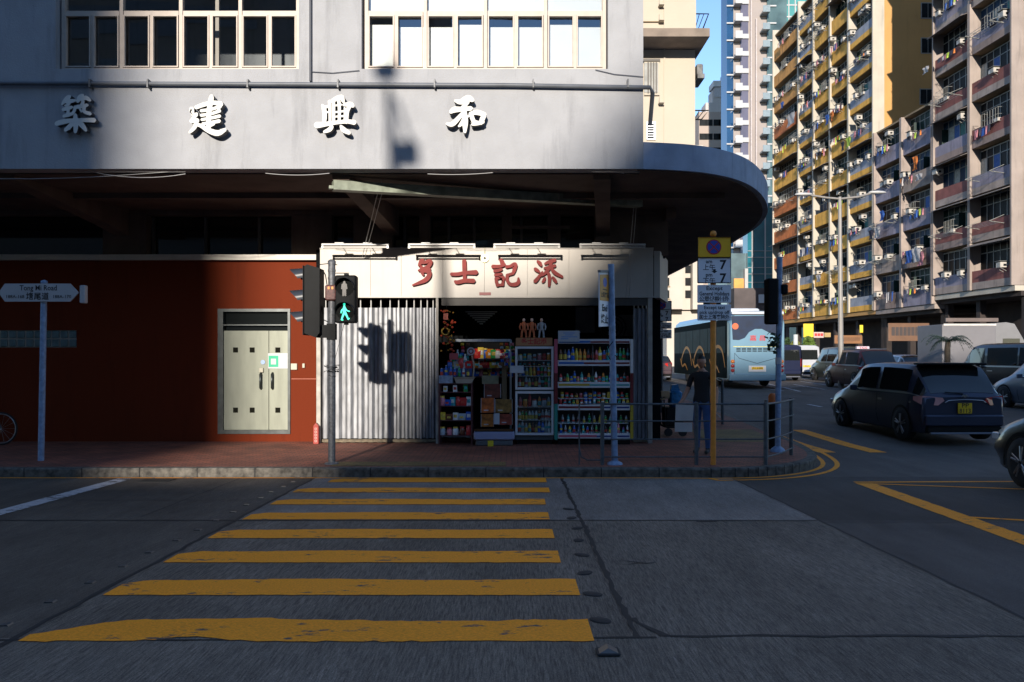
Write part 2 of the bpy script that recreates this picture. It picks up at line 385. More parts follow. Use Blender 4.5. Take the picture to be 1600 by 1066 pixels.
# box junction
s = MB()
strip(s, [(5.2,11.75),(4.97,7.4),(4.9,5.5)], .27, .0045, .008); strip(s, [(5.1,11.86),(9.5,12.0)], .10, .005, .006)
strip(s, [(5.25,11.7),(8.0,10.9)], .08, .0055, .004); strip(s, [(5.1,9.0),(8.6,7.7)], .09, .0055, .004)
s.build('box_junction_marking', M_yst, kind='structure')
s = MB(); strip(s, [(-5.96,12.3),(-6.0,3)], .24, .0045, .006); s.build('stop_line', M_ywh, kind='structure')
s = MB()
for (px0, py0, px1, py1, wd) in ((1262,632,1283,636,.14),(1200,600,1250,612,.14),(1215,606,1262,604,.15),(1240,601,1290,609,.12),(1190,607,1225,611,.12),(1250,596,1300,603,.12),(1245,590,1262,592,.12)):
    def gp(px, py):
        y = 14.0
        for _ in range(60): y = y + .5*((EYE - gz(y))*F/(py-HY) - y)
        return (X(px, y), y)
    strip(s, [gp(px0,py0), gp(px1,py1)], wd, .006)
s.build('lane_marking', M_ywh, kind='structure')
# kerb and pavement
KP = [(-60,12.5),(2.3,12.45),(3.1,12.4),(3.7,12.48),(4.2,12.68),(4.7,13.03),(5.1,13.5),(5.4,14.1),(5.62,14.9),(5.78,15.9),(5.88,17),(5.98,20),(6.05,25),(6.1,33),(6.1,47),(6.1,80)]
def offset(path, d):
    o = []
    for i, p in enumerate(path):
        a = Vector(path[max(i-1,0)]); b = Vector(path[min(i+1,len(path)-1)]); t_ = (b-a).normalized(); o.append((p[0]-t_.y*d, p[1]+t_.x*d))
    return o
def crk(pts, n=3):
    V_ = [Vector(p) for p in pts]; o = []
    for i in range(len(V_)-1):
        p = [V_[max(i-1,0)], V_[i], V_[i+1], V_[min(i+2,len(V_)-1)]]
        for k in range(n):
            t_ = k/n; v_ = .5*((2*p[1]) + (p[2]-p[0])*t_ + (2*p[0]-5*p[1]+4*p[2]-p[3])*t_*t_ + (3*p[1]-p[0]-3*p[2]+p[3])*t_**3); o.append((v_.x, v_.y))
    return o + [tuple(V_[-1])]
KP = KP[:2] + crk(KP[2:12]) + KP[12:]
KPd = []
for a, b in zip(KP, KP[1:]):
    n = max(1, int((Vector(b)-Vector(a)).length/.9)); KPd += [(a[0]+(b[0]-a[0])*k/n, a[1]+(b[1]-a[1])*k/n) for k in range(n)]
KPd.append(KP[-1]); KI = offset(KPd, .16)
kb = MB(); n = len(KPd); vs = []
for (a, b) in zip(KPd, KI):
    base = gz(a[1]); top = (-.14 if a[1] < 17 else base+.141)
    vs += [(a[0],a[1],base-.05),(a[0],a[1],top-.02),(a[0]*.9+b[0]*.1,a[1]*.9+b[1]*.1,top+.002),(b[0],b[1],top+.002)]
kb.add(vs, [(i*4+k, (i+1)*4+k, (i+1)*4+k+1, i*4+k+1) for i in range(n-1) for k in range(3)])
kb.use(jm)
for i in range(0, n, 1):
    a, b = Vector(KPd[i]), Vector(KI[i]); 
    if a.x < -12 or a.y > 24: continue
    t_ = Vector((-(b-a).y, (b-a).x)).normalized()*.008; z0 = gz(a.y)-.04; z1 = (-.14 if a.y < 17 else gz(a.y)+.141)+.004
    e = (a-b).normalized()*.003
    kb.add([(a.x+e.x-t_.x,a.y+e.y-t_.y,z0),(a.x+e.x+t_.x,a.y+e.y+t_.y,z0),(a.x+e.x+t_.x,a.y+e.y+t_.y,z1),(a.x+e.x-t_.x,a.y+e.y-t_.y,z1),(b.x-t_.x,b.y-t_.y,z1),(b.x+t_.x,b.y+t_.y,z1)], [(0,1,2,3),(3,2,5,4)])
kb.ms = [M_kerb, jm] if False else kb.ms
ko = MB(); ko.use(M_kerb); ko.v = kb.v; ko.f = kb.f; ko.sm = kb.sm; nn = (n-1)*3; ko.use(jm); ko.mi = [0]*nn + [1]*(len(kb.f)-nn)
ko.build('kerb', kind='structure')
pv = MB(); inner = [p for p in KI if p[1] <= 17.05]
pv.poly([(-60,17.0,-.14)] + [(p[0],p[1],-.14) for p in inner] + [(2.0,17.0,-.14)])
far = [p for p in KI if p[1] > 16.9]
for a, b in zip(far, far[1:]): pv.poly([(2.0,a[1],pz(a[1])),(a[0],a[1],pz(a[1])),(b[0],b[1],pz(b[1])),(2.0,b[1],pz(b[1]))])
pv.build('pavement', M_brick, kind='structure')
tp = MB(); tp.box(X(522,12.95), X(790,12.95), 12.72, 13.18, -.15, -.134); tp.build('tactile_paving', M_tact, kind='structure')
tp = MB()
tp.add([(4.0,16.2,-.135),(5.5,16.2,-.135),(5.55,18.5,pz(18.5)+.006),(4.1,18.5,pz(18.5)+.006)], [(0,1,2,3)]); tp.build('tactile_paving', M_tact, kind='structure')
def cr2(pts, n=4):
    pts = [Vector(p) for p in pts]; o = []
    for i in range(len(pts)-1):
        p = [pts[max(i-1,0)], pts[i], pts[i+1], pts[min(i+2,len(pts)-1)]]
        for k in range(n):
            t_ = k/n; v_ = .5*((2*p[1]) + (p[2]-p[0])*t_ + (2*p[0]-5*p[1]+4*p[2]-p[3])*t_*t_ + (3*p[1]-p[0]-3*p[2]+p[3])*t_**3); o.append((v_.x, v_.y))
    return o + [tuple(pts[-1])]
yl = MB(); strip(yl, offset(KPd, -.10), .075, .004, .003); yl.build('kerb_yellow_line', M_yst, kind='structure')
cl = cr2(offset([p for p in KP if 2.9 < p[0] and p[1] < 16], -.33)); yl = MB(); strip(yl, [(3.05,12.28)] + cl, .085, .0045, .003); yl.build('kerb_yellow_line', M_yst, kind='structure')
# far pavement under the flats
fp = MB(); fp.add([(25.6,20,gz(20)+.1),(60,20,gz(20)+.1),(58,40,.34),(24.9,40,.34),(56,120,.45),(22.5,120,.45)], [(0,1,2,3),(3,2,4,5)]); fp.build('far_pavement', mat('far_paving', (.09,.08,.075), .85, var=.2, scale=1), kind='structure')
# drain covers, studs
cov = MB(); cov.box(X(215,11.5)-.2, X(215,11.5)+.25, 11.9, 12.25, gz(12)-.01, gz(12)+.006)
M_iron = mat('cast_iron', (.02,.02,.02), .6, var=.3, scale=15)
cov.build('drain_cover', M_iron, kind='structure')
stud0 = None
M_stud = mat('crossing_stud_metal', (.12,.115,.11), .4, metal=.4, var=.2)
M_pit = mat('dark_rubber_pad', (.014,.014,.016), .8, var=.3, scale=12)
def mkstud(x, y, bright, first=None):
    if first is None:
        s = MB(); s.prism([(-.035,0),(.035,0),(.027,.008),(-.027,.008)], lambda u,v,d: (u,d,v), -.03, .03)
        o = s.build('crossing_stud', bright); 
    else:
        o = first.copy(); C.objects.link(o)
    o.location = (x, y, gz(y)+.001); return o
sa = None; yy = 4.95; k = 0
while yy < 12.3:
    o = mkstud(-3.28 + rnd(-.02,.02), yy+.2, M_stud, sa); sa = sa or o
    o['label'] = f'small metal stud by the crossing left edge, {ORD[k]} from the viewer'; o['category'] = 'road stud'; o['group'] = 'metal studs beside the left crossing edge'
    yy += .52; k += 1
pads = []
for k, (px, py) in enumerate([(938,970),(926,929),(914,896),(909,868),(904,845),(902,826),(893,810),(888,796)]):
    y = 1.63/((py-HY)/F - .0225)
    s = MB(); s.lathe([(.105,0),(.10,.006),(.03,.008)], 14) if not pads else None
    o = s.build('rubber_pad', M_pit) if not pads else pads[0].copy()
    if pads: C.objects.link(o)
    pads.append(o); o.location = (X(px,y), y, gz(y)+.0055); o.scale = (.75,.5,.4); o.rotation_euler = (0,0,rnd(0,3))
    o['label'] = f'flat black pad at the right ends of the stripes, {ORD[k]} from the viewer'; o['category'] = 'road stud'; o['group'] = 'black pads beside the right crossing edge'
y = 1.63/((1021-HY)/F-.0225); st = thing('road_reflector', 'small square reflective road stud in front of the nearest yellow stripe', 'road stud', (X(950,y), y, gz(y)+.004), local=True)
s = MB(); s.bbox(-.07,.07,-.06,.06,0,.012,.01); s.build('base', M_pit, st)
s = MB(); s.prism([(-.055,.013),(.055,.013),(0,.034)], lambda u,v,d: (u, d+ (v-.013)*1.2, v), -.045, .03); s.build('reflector', M_stud, st)
# ------------------------------------------------------------------ main corner building
YC, YW = 12.8, 16.3
ZS = Zz(264, YC)                 # canopy underside / fascia bottom
XR = X(1005, YC)                 # right end of the upper storeys
bld = thing('corner_building', 'pale plaster corner building with rounded canopy, red ground floor and four white raised characters', 'building', (-4, YW, -.14))
# upper storeys with two window openings
W1 = (X(87,YC), X(467,YC)); W2 = (X(565,YC), X(950,YC)); ZB = Zz(108, YC); ZT = ZB + 2.35
f = MB(); T = 16.5
for a, b, z0, z1 in ((-40,XR,ZS,ZB),(-40,W1[0],ZB,ZT),(W1[1],W2[0],ZB,ZT),(W2[1],XR,ZB,ZT),(-40,XR,ZT,T)):
    f.box(a, b, YC, YC+.3, z0, z1)
f.box(-40, -39.7, YC+.31, 22, ZS, T); f.box(XR-.3, XR-.002, YC+.31, 22, ZS+.5, T); f.box(-40, XR, 21.7, 22, ZS+.5, T); f.box(-40, XR, YC+.31, 22, T-.3, T-.002)
f.box(-39.6, XR-.31, YC+.31, 21.6, ZS+.01, ZS+.3)
f.box(-39.6, XR-.31, YC+3.2, YC+3.3, ZS+.31, T-.31)      # room back wall
f.build('wall', M_wall, bld)
# canopy slab with rounded corner
CV = [(XR+.003,YC),(2.75,12.92),(3.25,13.12),(3.75,13.5),(4.2,14.05),(4.6,14.75),(4.98,15.6),(5.3,16.5),(5.55,17.5),(5.75,18.8),(5.85,20.5),(5.9,24),(5.9,46)]
def cr(pts, n=5):
    o = []
    for i in range(len(pts)-1):
        p = [Vector(pts[max(i-1,0)]), Vector(pts[i]), Vector(pts[i+1]), Vector(pts[min(i+2,len(pts)-1)])]
        for k in range(n):
            t_ = k/n; o.append(.5*((2*p[1]) + (p[2]-p[0])*t_ + (2*p[0]-5*p[1]+4*p[2]-p[3])*t_*t_ + (3*p[1]-p[0]-3*p[2]+p[3])*t_**3))
    o.append(Vector(pts[-1])); return o
cv = [tuple(v) for v in cr(CV, 4)]
ZC = Zz(222, YC)
c = MB(); c.prism([(-.5, 46), (-.5, 23), (XR+.003, 23)] + cv, lambda u,v,d: (u,v,d), ZS, ZC)
M_fas = mat('canopy_edge_plaster', (.33,.37,.46), .85, var=.14, scale=3, bump=.4, bscale=30, stain=.45)  # blue tone of the shade mixed into this plaster colour
co = c.build('canopy', M_fas, bld)
# soffit sheet, beams
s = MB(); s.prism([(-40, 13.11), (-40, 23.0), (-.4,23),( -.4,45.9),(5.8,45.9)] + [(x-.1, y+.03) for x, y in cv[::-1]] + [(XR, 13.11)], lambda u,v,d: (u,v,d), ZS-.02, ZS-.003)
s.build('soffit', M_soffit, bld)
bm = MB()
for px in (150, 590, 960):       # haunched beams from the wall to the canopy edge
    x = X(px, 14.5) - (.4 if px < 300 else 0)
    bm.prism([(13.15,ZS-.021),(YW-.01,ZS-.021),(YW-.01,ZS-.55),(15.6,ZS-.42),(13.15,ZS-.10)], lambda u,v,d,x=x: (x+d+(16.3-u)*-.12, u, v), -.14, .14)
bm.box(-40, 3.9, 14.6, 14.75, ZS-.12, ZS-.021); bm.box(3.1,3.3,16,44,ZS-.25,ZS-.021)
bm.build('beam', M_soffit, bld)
# lower walls: red ground floor, mezzanine band
ZL0, ZL1 = Zz(407,YW-.05), Zz(400,YW-.05)
DX0, DX1, DZ1 = X(341,YW), X(454,YW), Zz(485,YW)
GX0, GX1, GZ0, GZ1 = -10.9, X(120,YW), Zz(543,YW), Zz(516,YW)
XSH = X(500,YW)
rw = MB()
DZ0 = Zz(678,YW)
for a, b, z0, z1 in ((-40,GX0,-.2,ZL0),(GX0,GX1,-.2,GZ0),(GX0,GX1,GZ1,ZL0),(GX1,DX0,-.2,ZL0),(DX0,DX1,DZ1,ZL0),(DX0,DX1,-.2,DZ0),(DX1,XSH-.05,-.2,ZL0)):
    rw.box(a, b, YW, YW+.25, z0, z1)
rw.build('ground_floor_wall', M_red, bld)
q = MB(); q.box(XSH-.05, XSH+.06, YW-.03, YW+.25, -.2, ZL1); q.build('corner_trim', M_white, bld)
q = MB(); q.box(-40, XSH-.051, YW-.12, YW+.24, ZL0+.001, ZL1+.02); q.build('ledge', M_white, bld)
q = MB(); q.box(DX1+.02, XSH-.06, YW-.004, YW-.001, Zz(592,YW)-.01, Zz(592,YW)+.006); q.build('tile_joint', mat('pale_grout', (.35,.12,.08), .8), bld)
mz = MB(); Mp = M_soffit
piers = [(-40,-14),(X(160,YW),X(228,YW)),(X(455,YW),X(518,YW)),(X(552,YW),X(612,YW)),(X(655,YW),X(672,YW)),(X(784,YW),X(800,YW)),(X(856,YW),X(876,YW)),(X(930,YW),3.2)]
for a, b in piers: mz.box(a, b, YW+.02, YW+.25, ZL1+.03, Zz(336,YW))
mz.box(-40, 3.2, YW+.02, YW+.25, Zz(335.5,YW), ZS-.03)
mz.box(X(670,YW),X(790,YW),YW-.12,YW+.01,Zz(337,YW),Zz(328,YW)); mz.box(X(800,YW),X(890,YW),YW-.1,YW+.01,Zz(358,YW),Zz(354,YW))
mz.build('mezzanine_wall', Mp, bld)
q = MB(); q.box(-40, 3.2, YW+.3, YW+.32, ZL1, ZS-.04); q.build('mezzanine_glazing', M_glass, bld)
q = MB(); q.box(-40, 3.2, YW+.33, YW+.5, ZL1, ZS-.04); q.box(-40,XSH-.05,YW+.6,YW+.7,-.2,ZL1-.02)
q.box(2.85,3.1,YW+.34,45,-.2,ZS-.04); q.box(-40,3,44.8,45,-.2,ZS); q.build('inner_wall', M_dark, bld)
for px in (232,315,400,630,700,740,815):
    x = X(px,YW); fr = MB(); fr.box(x-.025,x+.025,YW+.2,YW+.28,ZL1+.03,Zz(337,YW)); fr.build('mezzanine_window_frame', mat('dull_metal_frame', (.09,.08,.075), .5, var=.1), bld)
# glass blocks
gb = MB(); nb = 10; M_gb = mat('glass_block', (.10,.16,.17), .12, var=.25, scale=6, bump=.3, bscale=20); M_grout = mat('block_grout', (.28,.26,.22), .8)
gb.use(M_grout).box(GX0, GX1, YW+.03, YW+.2, GZ0+.001, GZ1-.001); gb.use(M_gb)
bw = (GZ1-GZ0)/2; x = GX1 - bw
while x > GX0:
    for r_ in (0,1): gb.bbox(x+.015, x+bw-.015, YW+.005, YW+.05, GZ0+r_*bw+.015, GZ0+(r_+1)*bw-.015, .02)
    x -= bw
gb.build('glass_block_window', None, bld)
# upper windows
def big_window(x0, x1, bright):
    fm = MB(); y = YC+.14; n = 4; tw = .055; zb = ZB+.03; zt = ZT-.02; zr = Zz(21,YC+.14)
    fm.box(x0, x1, y-.02, y+.08, ZB+.001, zb+.03); fm.box(x0, x1, y-.02, y+.08, zt-.05, zt)
    fm.box(x0-.001, x0+tw, y-.02, y+.08, zb+.031, zt-.051); fm.box(x1-tw, x1+.001, y-.02, y+.08, zb+.031, zt-.051)
    cw = (x1-x0)/n
    for k in range(1, n): fm.box(x0+k*cw-.028, x0+k*cw+.028, y-.015, y+.075, zb+.031, zt-.051)
    for k in range(n):
        a = x0+k*cw+(.036 if k else tw+.001); b = x0+(k+1)*cw-(.036 if k < n-1 else tw+.001)
        fm.box(a, b, y-.01, y+.07, zr-.035, zr+.035); m_ = (a+b)/2; fm.box(m_-.022, m_+.022, y-.008, y+.07, zb+.031, zr-.036)
        for c0, c1 in ((a+.002, m_-.023), (m_+.023, b-.002)):      # casement sash
            fm.box(c0, c0+.02, y-.03, y+.02, zb+.04, zr-.04); fm.box(c1-.02, c1, y-.03, y+.02, zb+.04, zr-.04)
            fm.box(c0+.021, c1-.021, y-.03, y+.02, zb+.04, zb+.06); fm.box(c0+.021, c1-.021, y-.03, y+.02, zr-.06, zr-.04)
    fo = fm.build('window', M_frame, bld)
    gl = MB(); rr = random.Random(3)
    for k in range(n):
        for (a, b, z0, z1) in ((x0+k*cw+.04, x0+(k+.5)*cw-.03, zb+.04, zr-.05), (x0+(k+.5)*cw+.03, x0+(k+1)*cw-.04, zb+.04, zr-.05), (x0+k*cw+.04, x0+(k+1)*cw-.04, zr+.04, zt-.06)):
            t_ = rr.uniform(-.012,.012); u_ = rr.uniform(-.006,.006)
            gl.add([(a,y+.04-t_,z0-u_),(b,y+.04+t_,z0-u_),(b,y+.04+t_,z1),(a,y+.04-t_,z1)], [(0,1,2,3)])
    gm = bpy.data.materials.get('clear_window_pane')
    if not gm:
        gm = bpy.data.materials.new('clear_window_pane'); gm.use_nodes = True; t = gm.node_tree; t.nodes.remove(t.nodes['Principled BSDF'])
        gs = t.nodes.new('ShaderNodeBsdfGlossy'); gs.inputs['Roughness'].default_value = .02; gs.inputs['Color'].default_value = (.9,.95,1,1)
        tr = t.nodes.new('ShaderNodeBsdfTransparent'); tr.inputs[0].default_value = (.82,.85,.85,1); mx = t.nodes.new('ShaderNodeMixShader'); mx.inputs[0].default_value = .14
        t.links.new(tr.outputs[0], mx.inputs[1]); t.links.new(gs.outputs[0], mx.inputs[2]); t.links.new(mx.outputs[0], t.nodes['Material Output'].inputs[0])
    gl.build('pane', gm, fo)
    if bright:
        b = MB()
        for k in range(8): b.box(x0+k*cw/2+.02, x0+(k+1)*cw/2-.02, y+.12, y+.125, zb, zr-.14 - (.04 if k % 3 else 0))
        for k in range(4): b.box(x0+k*cw+.02, x0+(k+1)*cw-.02, y+.12, y+.125, zr-.03, zt)
        b.build('blind', mat('white_blind', (.86,.86,.84), .35, var=.03), fo)
    else:
        b = MB(); b.box(x0+2.3, x0+2.36, y+.5, y+.56, zb-.2, zt); b.box(x0+3.18, x0+3.25, y+.45, y+.5, zb-.2, zr); b.build('inner_post', M_frame, fo)
big_window(W1[0]+.03, W1[1]-.02, False); big_window(W2[0]+.03, W2[1]-.02, True)
# conduit, drain pipes, reveals
pp = MB(); zc0, zc1 = Zz(131,YC-.06), Zz(137,YC-.06)
pp.tube([(-14,YC-.06,zc0+.02),(-6,YC-.06,zc0),(0,YC-.06,(zc0+zc1)/2+.005),(XR+.1,YC-.06,zc1),(XR+.16,YC+.05,zc1-.05),(XR+.16,YC+.3,zc1-.5)], .035, 8)
pp.build('conduit', mat('dark_conduit_paint', (.10,.11,.13), .5, var=.2), bld)
for px in (145,235,390,530,680,833,980): pp = MB(); pp.box(X(px,YC)-.012, X(px,YC)+.012, YC-.11, YC-.001, Zz(140,YC), Zz(127,YC)); pp.build('conduit_clip', M_pole, bld)
pp = MB(); pp.tube([(X(486,YC),YC-.03,Zz(128,YC)),(X(486,YC),YC-.03,T)], .022, 6); cg = mat('cable_grey', (.06,.065,.08), .6, var=0); pp.build('cable', cg, bld); pp = MB(); pp.tube([(X(487,YC),YC-.02,Zz(113,YC)),(X(520,YC),YC-.02,Zz(115,YC)),(X(562,YC),YC-.02,Zz(111,YC))], .006, 5); pp.build('cable', cg, bld); pp = MB()
pp.tube([(X(930,YC),YC-.02,Zz(110,YC)),(X(960,YC),YC-.02,Zz(117,YC)),(XR,YC-.02,Zz(121,YC))], .006, 5)
pp.build('cable', mat('cable_grey', (.06,.065,.08), .6, var=0), bld)
pp = MB()      # loose cables under the canopy edge
for a, b, sag in (((-10.0,272),(-1.0+X(105,YC)+2.6,268),.10),((X(105,12.9),266),(X(290,12.9),262),.0),((X(150,12.9),270),(X(290,12.9),272),.07),((X(415,12.9),271),(X(515,12.9),271),.03),((X(668,12.9),272),(X(770,12.9),270),.02),((X(925,12.9),264),(X(1000,12.9),266),0)):
    pts = []
    for k in range(9):
        t_ = k/8; x = a[0]+(b[0]-a[0])*t_; py = a[1]+(b[1]-a[1])*t_; pts.append((x, 12.9, min(ZS-.025, Zz(py,12.9) - sag*4*t_*(1-t_))))
    pp = MB(); pp.tube(pts, .006, 5); pp.build('cable', mat('cable_white', (.35,.35,.36), .6, var=0), bld)
# metal double door
dr = MB(); y = YW; fx = mat('dark_metal_door_frame', (.10,.11,.11), .35, metal=.5, var=.2, scale=8)
zt = DZ1; zd = Zz(517,YW); zb = Zz(672,YW)
dr.box(DX0, DX0+.11, y-.03, y+.15, DZ0+.001, zt+.03); dr.box(DX1-.05, DX1, y-.03, y+.15, DZ0+.001, zt+.03); dr.box(DX0+.111, DX1-.051, y-.03, y+.15, zt-.03, zt+.03)
dr.box(DX0+.111, DX1-.051, y-.02, y+.12, Zz(508,YW)-.012, Zz(508,YW)+.012); dr.box(DX0+.111, DX1-.051, y-.03, y+.15, DZ0+.001, zb)
do = dr.build('door_frame', fx, bld)
q = MB(); q.box(DX0+.112, DX1-.052, y+.08, y+.1, zd, zt-.031); q.build('transom', M_glass, do)
M_door = mat('pale_green_steel_door', (.34,.36,.28), .5, metal=.1, var=.10, scale=3, stretch=(2,1,.5), stain=.18)
xm = X(420,YW); q = MB(); q.box(DX0+.113, xm-.006, y+.01, y+.06, zb+.004, zd); q.build('door_leaf', M_door, do)
q = MB(); q.box(xm+.006, DX1-.053, y+.012, y+.062, zb+.004, zd); q.build('door_leaf', M_door, do)
for px in (368,394,434):
    for py in (547,641): q = MB(); q.box(X(px,y)-.05, X(px,y)+.05, y+.004, y+.008, Zz(py,y)-.052, Zz(py,y)+.052); q.build('viewing_port', mat('dark_square_port', (.008,.008,.005), .8, var=0, spec=.1), do)
for px in (408,426):
    q = MB(); x = X(px,y); q.tube([(x,y+.01,Zz(583,y)),(x,y-.05,Zz(585,y)),(x,y-.05,Zz(606,y)),(x,y+.01,Zz(608,y))], .022, 8); q.build('handle', mat('dark_handle', (.06,.07,.07), .3, metal=.7, var=0), do)
q = MB(); q.box(X(419,y), X(450,y), y+.002, y+.006, Zz(576,y), Zz(552,y)); q.build('notice', mat('white_paper', (.68,.72,.75), .6, var=.03), do)
q = MB(); a, b, c0, c1 = X(420,y), X(435,y), Zz(573.5,y), Zz(556,y); q.box(a,b,y-.001,y+.001,c0,c1); q.build('green_notice', mat('green_print', (.02,.40,.22), .6, var=0), do)
q = MB(); q.box(a+.045,b-.045,y-.004,y-.002,c0+.05,c1-.06); q.build('notice_panel', mat('white_paper', (.7,.7,.7)), do)
q = MB(); q.lathe([(.045,0),(.045,.01)], 14, Matrix.Translation((X(411,y),y+.005,Zz(566,y))) @ Matrix.Rotation(R(90),4,'X')); q.build('round_sticker', mat('pale_blue_sticker', (.3,.42,.7), .5, var=.2, scale=60), do)
q = MB(); q.bbox(X(405.5,y),X(412,y),y-.03,y+.01,Zz(582,y),Zz(575,y),.01); q.build('lock', mat('cream_plastic', (.6,.56,.44), .4, var=0), do)
q = MB(); q.bbox(X(455,y),X(465,y),y-.04,y-.001,Zz(578,y),Zz(568,y),.012); q.bbox(X(473,y),X(477,y),y-.04,y-.001,Zz(575,y),Zz(568,y),.01); q.build('switch_box', mat('cream_plastic', (.6,.56,.44)), bld)

# raised brush characters: each stroke a ribbon of changing width
def ribbon(mb, pts, fn, d0, d1, mn=.5):
    """pts: (u,v,w) list; smooth ribbon with round ends, extruded d0..d1"""
    P3 = [Vector(p) for p in pts]
    if len(P3) == 2: P3 = [P3[0], (P3[0]+P3[1])/2, P3[1]]
    q = []
    for i in range(len(P3)-1):
        p = [P3[max(i-1,0)], P3[i], P3[i+1], P3[min(i+2,len(P3)-1)]]
        for k in range(5):
            t_ = k/5; q.append(.5*((2*p[1]) + (p[2]-p[0])*t_ + (2*p[0]-5*p[1]+4*p[2]-p[3])*t_*t_ + (3*p[1]-p[0]-3*p[2]+p[3])*t_**3))
    q.append(P3[-1]); L = []; Rr = []
    for i, p in enumerate(q):
        d = q[min(i+1,len(q)-1)] - q[max(i-1,0)]; d = Vector((d.x, d.y)).normalized(); nn = Vector((-d.y, d.x)); h = max(p.z, mn)/2
        L.append((p.x+nn.x*h, p.y+nn.y*h)); Rr.append((p.x-nn.x*h, p.y-nn.y*h))
        if i == 0: d0v, h0, c0 = -d, h, p
        if i == len(q)-1: d1v, h1, c1 = d, h, p
    def cap(c_, d, h, a):
        return [(c_.x + h*(math.cos(t_)*d.x - math.sin(t_)*d.y)*1, c_.y + h*(math.sin(t_)*d.x + math.cos(t_)*d.y)) for t_ in a]
    e = cap(c1, d1v, h1*.75, [R(x) for x in (50,20,-20,-50)]); s0 = cap(c0, d0v, h0*.75, [R(x) for x in (50,20,-20,-50)])
    poly = L + e + Rr[::-1] + s0
    mb.prism(poly, fn, d0, d1)
def glyph(strokes, ox, oy, k, y, z_off, thick, mface, mside, parent, name, label=None, tk=''):
    face = MB(); side = MB()
    for i, st_ in enumerate(strokes):
        fn = lambda u, v, d: (X(ox + u/k, y), y - d, Zz(oy + v/k, y))
        ribbon(side, st_, fn, z_off, z_off+thick-.006 - i*.0007)
        ribbon(face, st_, fn, z_off+thick-.012, z_off+thick - i*.0007)
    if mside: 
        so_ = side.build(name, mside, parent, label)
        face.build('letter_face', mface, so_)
    else:
        face.v = []; ff = MB()
        for i, st_ in enumerate(strokes):
            fn = lambda u, v, d: (X(ox + u/k, y), y - d, Zz(oy + v/k, y)); ribbon(ff, st_, fn, z_off, z_off+thick - i*.0007)
        so_ = ff.build(name, mface, parent, label)
    return so_
G_zhu = [ [(128,192,14),(150,165,30),(175,140,36),(190,128,22)], [(160,175,24),(200,165,30),(232,160,18)], [(190,170,20),(175,195,22),(150,200,14)],
 [(248,170,24),(268,135,36),(290,118,20)], [(268,150,30),(310,140,34),(345,160,20)], [(290,160,24),(285,185,24),(270,195,14)],
 [(135,232,26),(165,222,30),(205,212,22)], [(178,225,24),(172,262,24)], [(140,282,24),(180,270,30),(215,258,18)],
 [(228,210,26),(222,240,22),(200,272,16)], [(230,212,26),(280,205,30),(322,195,24)], [(300,205,28),(298,245,26),(345,262,30)], [(262,222,14),(278,245,18)],
 [(82,340,34),(130,325,40),(230,312,30),(376,312,36)], [(228,268,26),(232,320,40),(232,372,36),(228,405,24)], [(215,322,26),(190,355,36),(150,390,26)], [(246,322,26),(280,350,40),(312,392,22)], [(196,340,18),(180,380,22)] ]
G_jian = [ [(1118,245,16),(1130,220,30),(1140,270,26),(1170,262,20)], [(1168,268,26),(1140,300,26),(1118,322,18)], [(1125,325,26),(1165,312,30),(1178,318,26)], [(1170,322,28),(1150,370,30),(1112,408,20)], [(1150,345,22),(1200,355,30),(1260,392,40),(1330,412,44),(1388,385,26)],
 [(1160,215,30),(1230,190,34),(1300,178,32),(1355,190,44)], [(1282,122,26),(1278,150,40),(1262,250,38),(1258,372,34)], [(1200,240,24),(1280,228,24),(1352,205,26)], [(1200,275,24),(1280,262,24),(1345,240,26)], [(1205,308,22),(1280,295,24),(1345,280,26)], [(1212,340,22),(1280,330,26),(1342,318,28)], [(1345,190,30),(1335,235,20)], [(1300,340,20),(1240,370,26)] ]
G_xing = [ [(135,195,18),(150,225,34),(155,290,34),(150,330,28)], [(150,215,26),(190,205,18)], [(152,255,16),(180,250,14)], [(192,165,26),(196,240,24),(196,330,22)], [(200,170,22),(250,145,40),(290,135,40)], [(290,140,34),(298,170,24)],
 [(222,165,26),(224,240,24),(224,330,22)], [(300,195,22),(350,190,40),(375,205,26)], [(350,200,28),(325,250,34),(322,330,30)], [(264,165,26),(268,240,24),(266,330,22)], [(230,200,14),(285,192,14)], [(235,250,14),(325,240,16)], [(235,285,14),(325,278,16)],
 [(90,350,50),(140,345,40),(240,330,30),(330,322,32),(385,330,38)], [(210,360,30),(190,385,34),(150,402,22)], [(278,355,20),(300,385,40),(345,412,26)], [(308,215,14),(308,320,16)], [(296,160,14),(310,185,14)] ]
G_he = [ [(1160,162,20),(1205,172,42),(1262,145,52),(1298,160,30)], [(1262,170,26),(1232,205,30),(1205,225,26)], [(1125,252,26),(1155,232,46),(1215,228,36),(1285,222,34)], [(1225,200,26),(1232,260,42),(1238,330,46),(1236,405,22)], [(1215,262,26),(1175,310,36),(1135,345,36),(1095,340,18)], [(1228,300,24),(1205,345,26),(1188,360,14)],
 [(1262,290,22),(1285,275,30),(1300,320,40),(1330,335,34)], [(1275,262,26),(1330,252,40),(1390,270,34)], [(1385,275,34),(1368,310,38),(1362,340,22)], [(1290,345,18),(1330,340,26),(1380,325,24)] ]
ul = 'white raised brush character on the pale fascia'
yL = YC - .002
for G_, ox, sc in ((G_zhu,80,5),(G_jian,80,5),(G_xing,480,5),(G_he,480,5)):
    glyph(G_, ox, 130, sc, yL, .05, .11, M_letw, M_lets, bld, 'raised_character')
q = MB()      # standoff rods of the characters
for px in (120,132,325,340,525,540,722,738):
    for py in (172,196): q.box(X(px,YC)-.008, X(px,YC)+.008, YC-.06, YC-.001, Zz(py,YC)-.008, Zz(py,YC)+.008)
q.build('character_rod', M_lets, bld)
